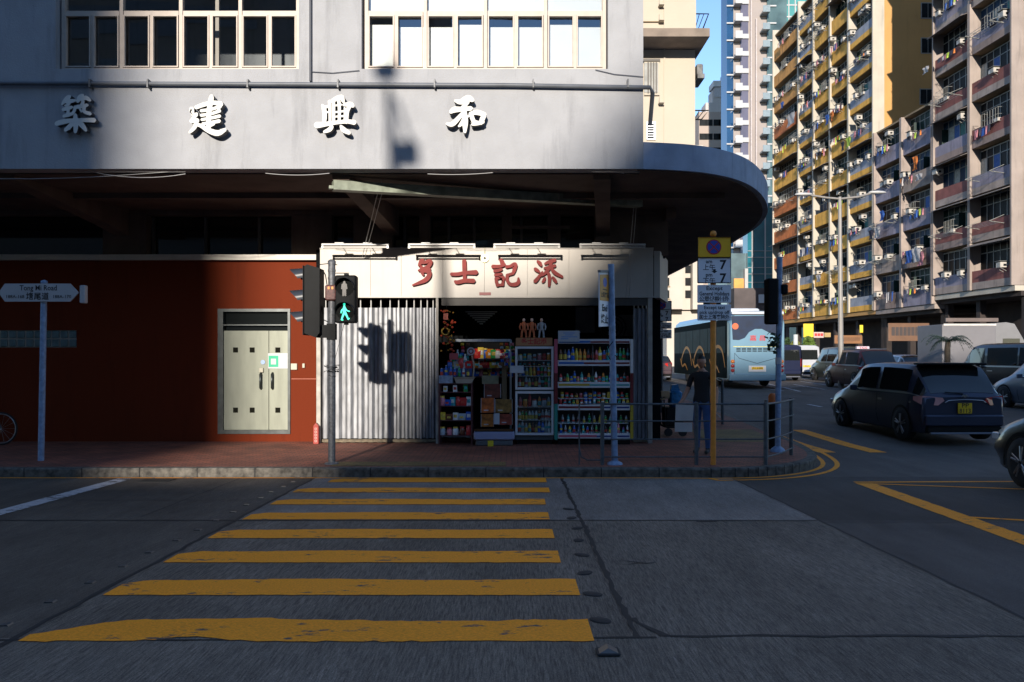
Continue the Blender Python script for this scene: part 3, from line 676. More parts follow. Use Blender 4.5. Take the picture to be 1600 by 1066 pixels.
# green beam slung under the canopy with two stay wires
gbm = thing('slung_beam', 'long dull green folded metal awning beam slung under the canopy above the shop sign', 'awning beam', (X(520,13.05), 13.05, Zz(290,13.05)))
q = MB(); a = P(520,290.5,13.18); b = P(1000,318,15.3); q.bar(a, b, .2, .155); q.bar(P(514,293,13.15), P(530,294,13.2), .1,.05); q.build('beam', M_pk, gbm)
q = MB()
for dx in (0, 7):
    q.tube([P(593+dx,290,13.55), P(566+dx*.6,402,15.88)], .006, 5)
q.tube([P(596,283,13.45), P(597,302,13.45)], .008, 5); q.tube([P(990,325,15.0), P(978,465,15.9)], .005, 5); q.tube([P(994,325,15.0), P(983,465,15.9)], .005, 5)
q.tube([P(873,303,14.5), P(873,313,14.5)], .008, 5)
q.build('wire', mat('wire_grey', (.40,.40,.40), .4, metal=.5, var=0), gbm)
# ------------------------------------------------------------------ the corner shop
YS = 15.95
sx0, sx1, sz0, sz1 = X(500,YS), X(1021,YS), Zz(465,YS), Zz(388,YS)
sg = thing('shop_sign', 'long cream shop sign board with four red brush characters and strip lamps on top', 'shop sign', ((sx0+sx1)/2, YS, sz0))
q = MB()
cuts = [500, 579, 627, 692, 757, 824, 889, 955, 1021]
for a, b in zip(cuts, cuts[1:]): q.box(X(a,YS)+.003, X(b,YS)-.003, YS, YS+.03, sz0+.03, sz1-.02)
q.box(sx0, sx1, YS+.031, YS+.25, sz0, sz1-.01); q.box(sx0-.001, sx1+.001, YS-.012, YS+.03, sz0-.005, sz0+.029); q.box(sx0-.001, sx1+.001, YS-.01, YS+.03, sz1-.019, sz1+.01)
q.build('sign_panel', M_sign, sg)
q = MB(); q.prism([(sx1+.02, YS+.05),(sx1+.14,YS+.05),(sx1+.62,YS+1.7),(sx1+.5,YS+1.7)], lambda u,v,d: (u,v,d), sz0, sz1-.05); q.build('side_panel', M_sign, sg)
k = 1600/280
G_duo = [ [(200,262,18),(222,225,40),(240,212,30)], [(236,240,22),(300,222,40),(292,262,34),(250,285,28),(198,306,18)], [(222,268,26),(228,320,30),(240,345,20)], [(228,312,22),(285,312,40),(292,350,40),(262,388,40),(210,412,30),(145,436,14)], [(240,285,24),(290,290,28),(296,300,18)] ]
G_shi = [ [(488,338,30),(545,338,34),(610,326,32),(712,322,44)], [(604,218,38),(606,300,38),(608,390,30)], [(522,402,26),(545,410,36),(610,396,36),(690,398,40)] ]
G_ji = [ [(925,205,26),(942,235,42),(938,255,24)], [(856,270,34),(920,268,28),(965,252,26)], [(872,310,28),(905,305,28),(938,294,22)], [(878,345,26),(905,342,24),(940,334,20)], [(884,370,24),(890,405,30),(900,440,30)], [(885,378,22),(925,368,26),(952,366,28),(948,400,26),(945,436,28)], [(892,436,22),(945,432,24)],
 [(978,272,30),(1010,268,26),(1055,252,42),(1050,295,36),(1038,330,26)], [(990,345,22),(1040,330,26)], [(988,342,28),(985,385,30),(1010,425,30),(1060,428,36),(1086,408,34),(1085,372,18)] ]
G_tian = [ [(1255,222,22),(1275,240,34),(1290,262,22)], [(1232,290,28),(1250,302,32),(1272,318,20)], [(1232,402,34),(1255,378,32),(1285,335,22),(1300,315,14)], [(1322,245,20),(1350,232,30),(1410,212,36)], [(1380,225,24),(1360,280,30),(1325,325,28),(1290,352,18)], [(1318,285,22),(1360,275,26),(1412,262,28)], [(1372,275,24),(1410,325,34),(1476,362,24)],
 [(1350,325,26),(1362,370,32),(1358,445,22)], [(1322,370,20),(1310,395,28),(1300,408,20)], [(1390,365,22),(1405,385,30),(1424,412,24)] ]
for G_ in (G_duo, G_shi, G_ji, G_tian): glyph(G_, 620, 370, k, YS-.001, .03, .05, M_letred, None, sg, 'lettering')

p_ = MB(); p_.box(X(749,YS), X(767,YS), YS-.011, YS-.0005, Zz(461.5,YS), Zz(457,YS)); p_.build('small_plate', mat('brown_plate', (.22,.05,.05), .5), sg)
M_tubeh = mat('lamp_batten', (.70,.69,.68), .4, var=.04); M_tubel = mat('lamp_tube', (.68,.66,.62), .25, var=0)
for px0, px1 in ((503,608),(638,743),(771,875),(905,1008)):
    L0, L1 = X(px0,15.4), X(px1,15.4); zt_ = Zz(384,15.4); q = MB()
    q.bbox(L0, L1, 15.35, 15.43, zt_-.0, zt_+.036, .01)
    q.box(L0+.25, L0+.42, 15.39, 15.425, zt_+.046, zt_+.06); q.box(L1-.5, L1-.33, 15.39, 15.425, zt_+.046, zt_+.06)
    for x in (L0+.3, L1-.42): q.bar((x,15.4,zt_+.045),(x,YS+.1,sz1+.0),.010,.010)
    lb = q.build('lamp_batten', M_tubeh, sg)
    q = MB(); q.tube([(L0+.04,15.37,zt_-.035),(L1-.04,15.37,zt_-.035)], .018, 8); q.box(L0+.002, L0+.04, 15.35, 15.4, zt_-.06, zt_-.006); q.box(L1-.04, L1-.002, 15.35, 15.4, zt_-.06, zt_-.006); q.build('lamp_tube', M_tubel, lb)
q = MB(); q.lathe([(.082,0),(.082,.012)], 16, Matrix.Translation((X(757.5,YS), YS-.03, Zz(404,YS))) @ Matrix.Rotation(R(90),4,'X'))
q.tube([(X(757.5,YS),YS-.03,Zz(398,YS)),(X(757.5,YS),YS-.03,sz1)], .006, 5); q.build('round_mirror_charm', mat('pale_bronze_mirror', (.42,.42,.24), .3, metal=.3, var=.5, scale=40), sg)
q = MB(); q.lathe([(.03,0),(.03,.006)], 10, Matrix.Translation((X(757.5,YS), YS-.043, Zz(404,YS))) @ Matrix.Rotation(R(90),4,'X')); q.build('charm_centre', M_lets, sg)

# shop shell
sh = thing('shop_room', 'dark open-fronted corner shop room behind the shelves and coolers', 'shop', (.3, 17, -.14))
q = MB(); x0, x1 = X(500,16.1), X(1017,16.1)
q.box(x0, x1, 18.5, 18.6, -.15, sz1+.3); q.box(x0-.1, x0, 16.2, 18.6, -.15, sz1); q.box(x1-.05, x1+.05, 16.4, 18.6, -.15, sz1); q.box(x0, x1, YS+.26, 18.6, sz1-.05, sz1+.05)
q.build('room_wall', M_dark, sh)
q = MB(); q.box(x0-.04, x0+.04, YS+.02, YS+.1, -.139, sz0-.006); q.box(X(1015,16)-.04, X(1015,16)+.05, YS+.02, YS+.12, -.139, sz0-.006); q.box(X(684,16)-.03, X(684,16)+.02, YS-.03, YS+.03, -.139, sz0-.006)
q.build('post', mat('worn_white_post', (.50,.47,.42), .6, var=.25, scale=6, stain=.5), sh)
q = MB(); q.box(X(690,16), X(1010,16), YS+.02, YS+.08, sz0-.16, sz0-.006); q.build('lintel', mat('dark_lintel', (.05,.045,.04), .6), sh)
q = MB(); q.box(X(712,16.2), X(798,16.2), 16.2, 16.26, Zz(534,16.2), Zz(530,16.2)); q.box(X(798,16.2)-.02, X(798,16.2)+.02, 16.2, 16.24, -.139, Zz(531,16.2)); q.build('crossbar', M_steel, sh)
q = MB()
for i in range(7):
    py = 487.5 + i*3.1; hw = 25 - i*3.7; q.bar(P(752-hw,py,17.4), P(752+hw,py,17.4), .04, .018)
q.build('vent_slat', mat('pale_slat', (.85,.88,.88), .4, var=.1), sh)
q = MB(); q.box(X(950,18.2), X(995,18.2), 18.2, 18.25, Zz(525,18.2), Zz(492,18.2)); q.box(X(900,18.2),X(930,18.2),18.3,18.35,Zz(520,18.2),Zz(480,18.2)); q.build('back_panel', mat('grey_board', (.30,.30,.32), .6), sh)
# fan (wall fan at the right)
fan = thing('wall_fan', 'round dark wire wall fan hanging at the right inside the shop', 'fan', (X(955,17), 17, Zz(510,17)))
q = MB(); c_ = P(958,512,17)
for r_ in (.27,.2,.12): q.tube([(c_.x+r_*math.cos(a), c_.y, c_.z+r_*math.sin(a)) for a in [2*math.pi*i/20 for i in range(20)]], .012, 5, True)
for i in range(12): a = 2*math.pi*i/12; q.tube([(c_.x,c_.y-.05,c_.z),(c_.x+.27*math.cos(a),c_.y,c_.z+.27*math.sin(a))], .005, 4)
q.build('cage', M_black, fan); q = MB(); q.lathe([(.05,-.1),(.07,0),(.05,.1)], 12, Matrix.Translation(c_) @ Matrix.Rotation(R(90),4,'X')); q.build('motor', M_black, fan)

# concertina shutters
def concertina(px0, px1, y, name, label, zt, zb, p0, p1):
    t = thing(name, label, 'shutter', (X((px0+px1)/2,y), y, zb))
    px = px0; pts = []; i = 0; tops = []
    while px < px1:
        f_ = (px-px0)/(px1-px0); p_ = p0 + (p1-p0)*f_**1.3
        amp = .055 + .035*f_
        for (fr, dy) in ((0,0),(.12,-1),(.38,-1),(.5,0),(.62,1),(.88,1)):
            pts.append((X(px + fr*p_, y), y + dy*amp/2))
        tops.append(px + .25*p_); px += p_
    pts.append((X(px1,y), y)); q = MB(); n = len(pts)
    rows = [[(a, b + rnd(-.003,.003), zb + (zt-zb)*j/6) for a, b in pts] for j in range(7)]
    q.grid(rows, False); q.build('corrugated_sheet', M_shut, t)
    q = MB()
    for px_ in tops: q.tube([(X(px_,y), y+.03, zt-.25), (X(px_,y), y+.03, sz0-.01)], .014 , 6)
    q.build('upright_bar', mat('pale_bar', (.62,.62,.60), .4, var=.05), t)
    q = MB(); q.box(X(px0,y), X(px1,y), y-.05, y+.07, zb-.07, zb-.015)
    for k_ in range(int(px0)+6, int(px1)-4, 14): q.box(X(k_,y)-.05, X(k_,y)+.05, y-.055, y-.051, zb-.075, zb-.02)
    q.build('bottom_rail', mat('rusty_rail', (.14,.11,.07), .7, var=.5, scale=12), t)
    return t
zb_ = Zz(690,16.05)
concertina(504, 682, 16.08, 'concertina_shutter', 'long corrugated grey metal folding shutter drawn across the left of the shop', Zz(481,16.08), zb_+.06, 19, 8.0)
concertina(989, 1013, 16.1, 'concertina_shutter', 'bunched corrugated grey folding shutter at the right end of the shop front', Zz(482,16.1), zb_+.06, 7, 4.5)

# ---- goods: bottles, cans, boxes
cols = dict(blue=(.02,.10,.42), red=(.45,.03,.03), green=(.03,.25,.06), orange=(.60,.20,.02), yellow=(.60,.42,.04), white=(.62,.62,.62), brown=(.12,.04,.02), clear=(.30,.36,.40), teal=(.04,.32,.34), pink=(.50,.16,.20), black=(.02,.02,.025), purple=(.14,.05,.25))
_g = {}; GR = random.Random(99)
def goods_mesh(kind, col, vr=0):
    key = (kind, col, vr)
    if key in _g: return _g[key]
    cm = mat(f'{col}_drink', tuple(min(.8, c_*1.35) for c_ in cols[col]), .22, var=.1, scale=30, coat=.3)
    lab = [mat('white_drink_label', (.75,.75,.70), .5, var=.5, scale=60), mat('red_drink_label', (.55,.06,.04), .5, var=.5, scale=50), mat('yellow_drink_label', (.70,.50,.08), .5, var=.5, scale=50), mat('teal_drink_label', (.05,.38,.42), .5, var=.5, scale=50)][(vr + len(col)) % 4]
    h_ = (1.0, .88, 1.12)[vr]; a_, b_ = ((.05,.10),(.03,.12),(.08,.12))[vr]
    q = MB(); q.use(cm)
    if kind == 'bottle':
        q.lathe([(.028,0),(.031,.01),(.031,.13),(.026 + .004*(vr == 1),.155),(.012 + .004*(vr == 1),.185),(.012 + .004*(vr == 1),.20)], 10); q.use(lab).lathe([(.0318,a_),(.0318,b_)], 10); q.use(mat('white_cap',(.6,.6,.6),.4,var=0) if col in('blue','clear','green') else cm).lathe([(.014,.198),(.014,.215)], 8)
    elif kind == 'can':
        q.lathe([(.027,0),(.032,.008),(.032,.108),(.026,.12)], 10); q.use(lab).lathe([(.0325,.04),(.0325,.075)], 10)
    elif kind == 'jar':
        q.lathe([(.04,0),(.045,.01),(.045,.10),(.035,.12)], 10); q.use(lab).lathe([(.037,.119),(.037,.145)], 10)
    elif kind == 'carton':
        q.bbox(-.045,.045,-.03,.03,0,.15,.006); q.use(lab).box(-.03,.03,-.0315,-.0305,.05,.11)
    elif kind == 'bag':
        q.add([(-.06,-.03,0),(.06,-.03,0),(.06,.03,0),(-.06,.03,0),(-.07,0,.13),(.07,0,.13),(-.065,-.04,.06),(.065,-.04,.06),(.065,.04,.06),(-.065,.04,.06)], [(0,3,2,1),(0,1,7,6),(6,7,5,4),(3,9,8,2),(9,4,5,8),(0,6,9,3),(6,4,9),(1,2,8,7),(7,8,5)])
        q.use(lab).box(-.03,.03,-.041,-.039,.04,.08)
    q.v = [(x_, y_, z_*h_) for x_, y_, z_ in q.v]; _g[key] = q.mesh(f'{kind}', None); return _g[key]
def goods(kinds, cl, px0, px1, py, y, n, where, s=1.0, gp='drinks in the coolers', jit=.006):
    z = Zz(py, y); x0, x1 = X(px0,y), X(px1,y)
    for i in range(n):
        kd = kinds[(i*7+n) % len(kinds)] if isinstance(kinds, (list,tuple)) else kinds
        col = cl[i % len(cl)]
        o = bpy.data.objects.new(kd, goods_mesh(kd, col, GR.randrange(3))); C.objects.link(o)
        o.location = (x0 + (x1-x0)*(i+.5)/n + rnd(-jit,jit), y + rnd(-.01,.01), z); o.rotation_euler = (0,0,rnd(-.4,.4)); ss = s*rnd(.92,1.06); o.scale = (ss*1.02, ss*1.02, ss)
        nm = {'bottle':'bottle','can':'drinks can','jar':'jar','carton':'carton','bag':'snack bag'}[kd]
        o['label'] = f'{col} {nm} on {where}, {ORD[i]} from left'; o['category'] = nm; o['group'] = gp

M_cool = mat('cooler_dark_inner', (.06,.07,.075), .5, var=.1); M_coolw = mat('cooler_white_enamel', (.66,.66,.68), .35, var=.06, scale=3); M_shelf = mat('shelf_wire_white', (.6,.62,.64), .4, var=0)
# wide display cooler
yc = 15.72; wc = thing('display_cooler', 'wide open display cooler with pink, red and teal side strips full of drinks', 'drinks cooler', (X(928,yc), yc+.3, -.139))
q = MB(); q.box(X(871,yc), X(986,yc), yc+.48, yc+.5, -.06, Zz(531,yc)); q.box(X(869,yc), X(871,yc), yc+.02, yc+.5, -.06, Zz(531,yc)); q.box(X(986,yc), X(988,yc), yc+.02, yc+.5, -.06, Zz(531,yc)); q.box(X(871,yc), X(986,yc), yc+.03, yc+.48, Zz(536,yc), Zz(531,yc)); q.box(X(926.5,yc)-.01, X(926.5,yc)+.01, yc+.05,yc+.06, Zz(676,yc),Zz(536,yc))
q.build('cabinet', M_cool, wc)
q = MB(); q.box(X(872,yc), X(985,yc), yc+.05, yc+.48, -.139, Zz(686,yc)); q.build('plinth', M_black, wc)
def strip_part(nm, px0, px1, py0, py1, m, dy=0): 
    q = MB(); q.bbox(X(px0,yc), X(px1,yc), yc-.03-dy, yc+.02, Zz(py1,yc), Zz(py0,yc), .006); return q.build(nm, m, wc)
def stripm(n_, c_): return mat(n_, c_, .4, var=.05, scale=12)
for a, b, c0, c1, nm_, m in ((866,871,530,583,'side_strip',stripm('pink_strip',(.50,.10,.16))),(866,871,583.2,631,'side_strip',stripm('dark_red_strip',(.16,.015,.02))),(866,871,631.2,687,'side_strip',stripm('teal_strip',(.03,.26,.22))),
        (984.5,989,530,583,'side_strip',M_coolw),(984.5,989,583.2,633,'side_strip',stripm('dark_red_strip',0)),(984.5,989,633.2,687,'side_strip',stripm('yellow_strip',(.45,.33,.03)))):
    strip_part(nm_, a, b, c0, c1, m, .012)
for pyt, pyb, lm, rm in ((530,537,stripm('blue_strip',(.03,.14,.45)),stripm('dark_red_strip',0)),(563,572,stripm('blue_strip',0),stripm('dark_red_strip',0)),(597,606,stripm('yellow_strip',0),stripm('teal_rail',(.08,.33,.36))),(632,641,stripm('dark_red_strip',0),stripm('navy_strip',(.03,.05,.20))),(677,685,stripm('pink_strip',0),stripm('navy_strip',0))):
    mid = {530:922,563:912,597:921,632:938,677:932}[pyt]
    s_ = strip_part('shelf_rail', 871.5, 984, pyt, pyb, M_coolw)
    q = MB(); q.box(X(873,yc), X(mid,yc), yc-.034, yc-.031, Zz(pyt+6,yc), Zz(pyt+2.6,yc)); q.build('colour_band', lm, s_)
    q = MB(); q.box(X(mid,yc)+.001, X(983,yc), yc-.034, yc-.031, Zz(pyt+6,yc), Zz(pyt+3.2,yc)); q.build('colour_band', rm, s_)
    if pyt > 540:
        q = MB(); q.box(X(872,yc), X(985,yc), yc+.021, yc+.47, Zz(pyt+2,yc), Zz(pyt+.6,yc)); q.build('shelf', M_shelf, wc)
for pyt in (623, 662):
    q = MB(); q.box(X(873,yc), X(984,yc), yc+.12, yc+.47, Zz(pyt+1,yc), Zz(pyt,yc)); q.build('shelf', M_shelf, wc)
D = 'cooler'
goods(['bottle'], ['brown','black','blue','blue','yellow','orange','orange','black','brown','pink','yellow','blue','teal','green','brown','green','green','black'], 873, 984, 563.5, yc+.12, 18, f'top shelf of the wide {D}', 1.12)
goods(['bottle','can'], ['red','black','green','blue','blue','pink','teal','red','orange','green','white','red','orange','green','blue','black','teal','red','brown','red'], 873, 984, 597.5, yc+.12, 20, f'second shelf of the wide {D}', .95)
goods('can', ['yellow','red','red','brown','pink','blue','orange','blue','red','white','yellow','orange','blue','red','green'], 875, 983, 623, yc+.2, 15, f'upper third shelf of the wide {D}', 1.1)
goods('can', ['red','red','brown','green','orange','red','blue','blue','white','green','orange','green','white','orange','green','yellow','yellow'], 873, 984, 632.5, yc+.08, 17, f'third shelf of the wide {D}', .85)
goods('bottle', ['clear','teal','clear','white','clear','green','clear','yellow','green','clear','white','green','clear'], 875, 983, 662, yc+.2, 13, f'upper bottom shelf of the wide {D}', .85)
goods('bottle', ['blue','clear','yellow','blue','blue','teal','blue','clear','green','green','black','green','black','pink','purple','white'], 873, 984, 677.5, yc+.08, 16, f'bottom shelf of the wide {D}', .8)
nb_ = thing('notice_board', 'white card notice with blue print leaning on top of the wide cooler', 'notice', (X(889,yc-.06), yc-.06, Zz(534,yc)))
q = MB(); q.box(X(872,yc-.06), X(905.5,yc-.06), yc-.07, yc-.05, Zz(534,yc-.06), Zz(517,yc-.06)); q.build('card', mat('white_card', (.46,.48,.52), .6, var=.05), nb_)
q = MB()
for i, (a, b) in enumerate(((880,898),(883,895),(877,902),(876,888))): q.box(X(a,yc-.06), X(b,yc-.06), yc-.0725, yc-.0705, Zz(521.3+i*3.0,yc-.06), Zz(519.8+i*3.0,yc-.06))
q.build('print', mat('pale_blue_print', (.15,.30,.62), .6, var=.2), nb_)
# tall fridge
yf = 15.74; tf = thing('drinks_fridge', 'tall two-door grey drinks fridge with an orange header sign', 'drinks fridge', (X(835,yf), yf+.3, -.139))
q = MB(); q.box(X(805,yf), X(806.5,yf), yf+.05, yf+.55, -.05, Zz(541,yf)); q.box(X(864,yf), X(865.5,yf), yf+.05, yf+.55, -.05, Zz(541,yf)); q.box(X(806.5,yf), X(864,yf), yf+.53, yf+.55, -.05, Zz(541,yf)); q.box(X(806.5,yf), X(864,yf), yf+.05, yf+.53, Zz(542,yf), Zz(541,yf)); q.box(X(806.5,yf), X(864,yf), yf+.05, yf+.53, Zz(612,yf), Zz(609,yf)); q.box(X(806.5,yf), X(864,yf), yf+.05, yf+.53, -.05, Zz(679,yf))
q.build('cabinet', M_cool, tf); q = MB(); q.box(X(808,yf), X(863,yf), yf+.1, yf+.5, -.139, -.051); q.build('plinth', M_black, tf)
gm = bpy.data.materials['clear_window_pane']
fg = gm.copy(); fg.name = 'fridge_door_glass'; fg.node_tree.nodes['Mix Shader'].inputs[0].default_value = .04
for a, b, shelves in ((541.5,609,(563,572.5,587.5,605.5)),(611.5,680,(636,656.5,677))):
    q = MB(); x0, x1, z0, z1 = X(805,yf), X(865,yf), Zz(b,yf), Zz(a,yf); w_ = .045
    q.bbox(x0,x0+w_,yf-.01,yf+.04,z0,z1,.006); q.bbox(x1-w_,x1,yf-.01,yf+.04,z0,z1,.006); q.box(x0+w_,x1-w_,yf-.008,yf+.038,z0,z0+w_); q.box(x0+w_,x1-w_,yf-.008,yf+.038,z1-w_,z1)
    fd = q.build('door', M_coolw, tf); q = MB(); q.box(x0+w_,x1-w_,yf+.012,yf+.018,z0+w_,z1-w_); q.build('glass', fg, fd)
    for s_ in shelves[:-1]:
        q = MB(); q.box(X(807,yf),X(863,yf),yf+.06,yf+.5,Zz(s_+1,yf),Zz(s_,yf)); q.build('shelf', M_shelf, tf)
T_ = 'tall fridge'
goods(['can','jar'], ['white','teal','clear','clear','pink','red','orange'], 809, 861, 563, yf+.1, 7, f'top shelf of the {T_}', .95)
goods('can', ['black','brown','red','brown','black','clear','teal'], 809, 861, 572.4, yf+.12, 7, f'second shelf of the {T_}', .7)
goods('bottle', ['clear','blue','clear','yellow','orange','blue','green','clear','yellow'], 809, 861, 587.4, yf+.1, 9, f'third shelf of the {T_}', .95)
goods('bottle', ['red','brown','clear','clear','black','brown','clear','black','green','clear'], 809, 861, 605, yf+.1, 10, f'fourth shelf of the {T_}', 1.0)
goods(['jar','bottle'], ['pink','orange','red','white','orange','clear','clear'], 809, 861, 636, yf+.1, 7, f'upper lower-door shelf of the {T_}', 1.1)
goods('bottle', ['white','green','green','white','clear','white','brown','clear','white','clear'], 809, 861, 656.4, yf+.1, 10, f'middle lower-door shelf of the {T_}', .95)
goods('bottle', ['teal','clear','clear','yellow','brown','brown','blue','blue','clear','white'], 809, 861, 676.5, yf+.1, 10, f'bottom lower-door shelf of the {T_}', 1.05)
q = MB(); q.bbox(X(806,yf),X(863,yf),yf-.02,yf+.1,Zz(540.5,yf),Zz(528,yf),.008); hd = q.build('header_sign', mat('orange_header', (.42,.20,.08), .45, var=.1), tf)
q = MB(); text_mb(q, '多士記添', .13, front(X(834,yf), yf-.022, Zz(534.3,yf)), .002, width=.50, bold=.02); q.build('lettering', M_redp, hd)
q = MB(); q.bbox(X(797,15.5),X(818,15.5),15.49,15.5,Zz(583,15.5),Zz(571.5,15.5),.004); pc = q.build('price_card', mat('white_card', 0), None, 'small white price card hanging in front of the tall fridge', 'price card', at=P(807,577,15.5))
# figurines on the fridge
def figurine(px, suit, label):
    y = yf+.05; t = thing('figurine', label, 'figurine', (X(px,y), y, Zz(527.5,y))); bx_, z = X(px,y), Zz(527.5,y)
    q = MB(); q.use(suit)
    for s_ in (-1,1):
        q.tube([(bx_+s_*.045,y,z),(bx_+s_*.04,y,z+.09),(bx_+s_*.022,y,z+.17)], [.018,.02,.028], 7)
        q.tube([(bx_+s_*.055,y,z+.28),(bx_+s_*.082,y-.01,z+.21),(bx_+s_*.07,y-.03,z+.15)], [.02,.017,.013], 7)
        q.bbox(bx_+s_*.048-.02,bx_+s_*.048+.02,y-.035,y+.015,z-.001,z+.022,.006)
    q.lathe([(.035,.155),(.036,.2),(.05,.27),(.035,.30),(.014,.31)], 10, Matrix.Translation((bx_,y,z)))
    q.build('body', None, t)
    q = MB(); q.lathe([(.0,-.035),(.025,-.025),(.03,0),(.022,.028),(0,.036)], 10, Matrix.Translation((bx_,y,z+.345))); q.build('head', mat('figurine_head', (.5,.38,.34) if suit.name != 'grey_suit' else (.45,.1,.08), .5, var=.1), t)
f1 = mat('orange_suit', (.60,.16,.06), .45, var=.2, scale=30); f2 = mat('grey_suit', (.36,.38,.42), .4, var=.2, scale=30)
figurine(818.5, f1, 'leftmost small orange figurine standing on top of the tall fridge')
figurine(831, f1, 'middle orange figurine standing on top of the tall fridge'); figurine(846, f2, 'grey figurine with a red head standing on top of the tall fridge')
# left rack
yr = 15.76; rk = thing('shelf_rack', 'narrow dark metal shelf rack with jars and packets at the left of the shop', 'shelf rack', (X(712,yr), yr+.2, -.139))
M_rk = mat('dark_red_rack', (.10,.03,.03), .5, var=.2)
q = MB()
for px in (686.5,737): q.box(X(px,yr)-.015,X(px,yr)+.015,yr-.01,yr+.02,-.139,Zz(598,yr)); q.box(X(px,yr)-.015,X(px,yr)+.015,yr+.36,yr+.39,-.139,Zz(598,yr))
q.build('upright', M_rk, rk)
for py in (599, 612.5, 634, 656.5, 680):
    q = MB(); q.bbox(X(685,yr),X(739,yr),yr-.02,yr+.4,Zz(py+1.6,yr),Zz(py,yr),.006); q.build('shelf', M_rk, rk)
goods('carton', ['white','white','green'], 688, 735, 612.5, yr+.06, 3, 'top shelf of the left rack', .9, 'goods on the left rack')
goods(['jar','bag','carton'], ['pink','blue','teal','red','red','white'], 687, 737, 634, yr+.06, 6, 'second shelf of the left rack', 1.15, 'goods on the left rack')
goods(['bag','carton'], ['yellow','brown','white','clear','blue'], 687, 737, 656.5, yr+.06, 5, 'third shelf of the left rack', 1.15, 'goods on the left rack')
goods('jar', ['clear','pink','white','brown','red'], 687, 737, 680, yr+.06, 5, 'bottom shelf of the left rack', 1.25, 'goods on the left rack')
q = MB(); q.bbox(X(686,yr),X(707.5,yr),yr-.03,yr+.25,Zz(599,yr)+.001,Zz(587,yr),.008); q.build('box', mat('pale_blue_box', (.30,.38,.50), .6, var=.3, scale=20), None, 'pale blue and white cardboard box on top of the left rack', 'box', at=P(697,599,yr+.1))
q = MB(); z0, z1 = Zz(599,yr)+.001, Zz(591,yr); q.prism([(X(713,yr),z0),(X(737,yr),z0),(X(741,yr),z1),(X(710,yr),z1)], lambda u,v,d: (u,d,v), yr-.04, yr+.28)
q.bbox(X(709,yr),X(742,yr),yr-.06,yr+.3,z1+.0005,z1+.02,.01); q.build('tray', mat('beige_tray', (.38,.32,.25), .5), None, 'beige plastic tray on top of the left rack', 'tray', at=P(725,599,yr+.1))
goods('bottle', ['blue','blue','blue','blue','green','white','black'], 687, 735, 588.5, yr+.12, 7, 'front row on the boxes over the left rack', .95, 'goods on the left rack')
goods(['jar','bottle','bag'], ['blue','green','clear','red','white','red'], 700, 735, 575.5, yr+.22, 6, 'back row over the left rack', 1.2, 'goods on the left rack')
goods(['bottle','jar'], ['red','blue','clear','green'], 704, 722, 566, yr+.28, 4, 'topmost heap over the left rack', 1.0, 'goods on the left rack')
q = MB(); q.box(X(687,yr),X(737,yr),yr+.13,yr+.32,Zz(588,yr),Zz(576,yr)); q.box(X(703,yr),X(723,yr),yr+.24,yr+.33,Zz(575.8,yr),Zz(566.3,yr)); q.build('crate', mat('dark_blue_crate', (.03,.06,.20), .5, var=.3), None, 'dark blue stepped crate carrying the heap of bottles over the left rack', 'crate', at=P(712,588,yr+.22))
q = MB(); M_ = Matrix.Translation(P(736,549,yr)) @ Matrix.Rotation(R(90),4,'X'); q.use(mat('white_card',0)).lathe([(.078,0),(.078,.015)], 20, M_); q.use(mat('brown_plate',0)).lathe([(.055,.016),(.055,.018)], 16, M_); q.use(mat('white_card',0)).lathe([(.03,.019),(.03,.021)], 12, M_)
rs = q.build('round_sign', None, None, 'round white sign with a brown ring on a stick above the left rack', 'round sign', at=P(736,549,yr))
q = MB(); q.tube([P(737,556,yr), P(741,570,yr), P(739,592,yr)], [.01,.02,.012], 6); q.build('stick', mat('beige_tray',0), rs)
q = MB(); q.box(X(702,yr),X(715.5,yr),yr+.02,yr+.06,Zz(562,yr),Zz(552,yr)); q.box(X(703.5,yr),X(714,yr),yr+.015,yr+.019,Zz(558,yr),Zz(556,yr)); q.build('box', mat('pink_box', (.45,.08,.09), .5, var=.1), None, 'pink red box standing over the bottles on the left rack', 'box', at=P(708,562,yr))
# hanging decorations
hg = thing('hanging_decoration', 'string of gold and red charm decorations hanging at the left of the shop opening', 'decoration', P(701,540,15.85))
q = MB(); gold = mat('gold_foil', (.50,.30,.06), .25, metal=.8, var=.4, scale=30); redf = mat('red_foil', (.50,.06,.02), .35, var=.2, scale=20)
q.use(gold); rr = random.Random(5)
for i in range(46):
    px, py = 700 + rr.gauss(0,5.5), rr.uniform(485,550); c_ = P(px,py,15.85+rr.uniform(-.05,.05)); r_ = rr.uniform(.014,.035)
    q.use(gold if rr.random() < .62 else redf); q.lathe([(0,-r_),(r_*.8,-r_*.5),(r_,0),(r_*.8,r_*.5),(0,r_)], 7, Matrix.Translation(c_))
q.use(redf).box(X(693,15.85),X(700,15.85),15.83,15.87,Zz(500,15.85),Zz(490,15.85)); q.use(gold)
q.tube([P(696,518,15.85)+Vector((.07*math.cos(a),0,.07*math.sin(a))) for a in [2*math.pi*i/14 for i in range(14)]], .02, 6, True)
q.use(M_txt).tube([P(698,470,15.85),P(698,552,15.85)], .004, 4); q.build('charms', None, hg)
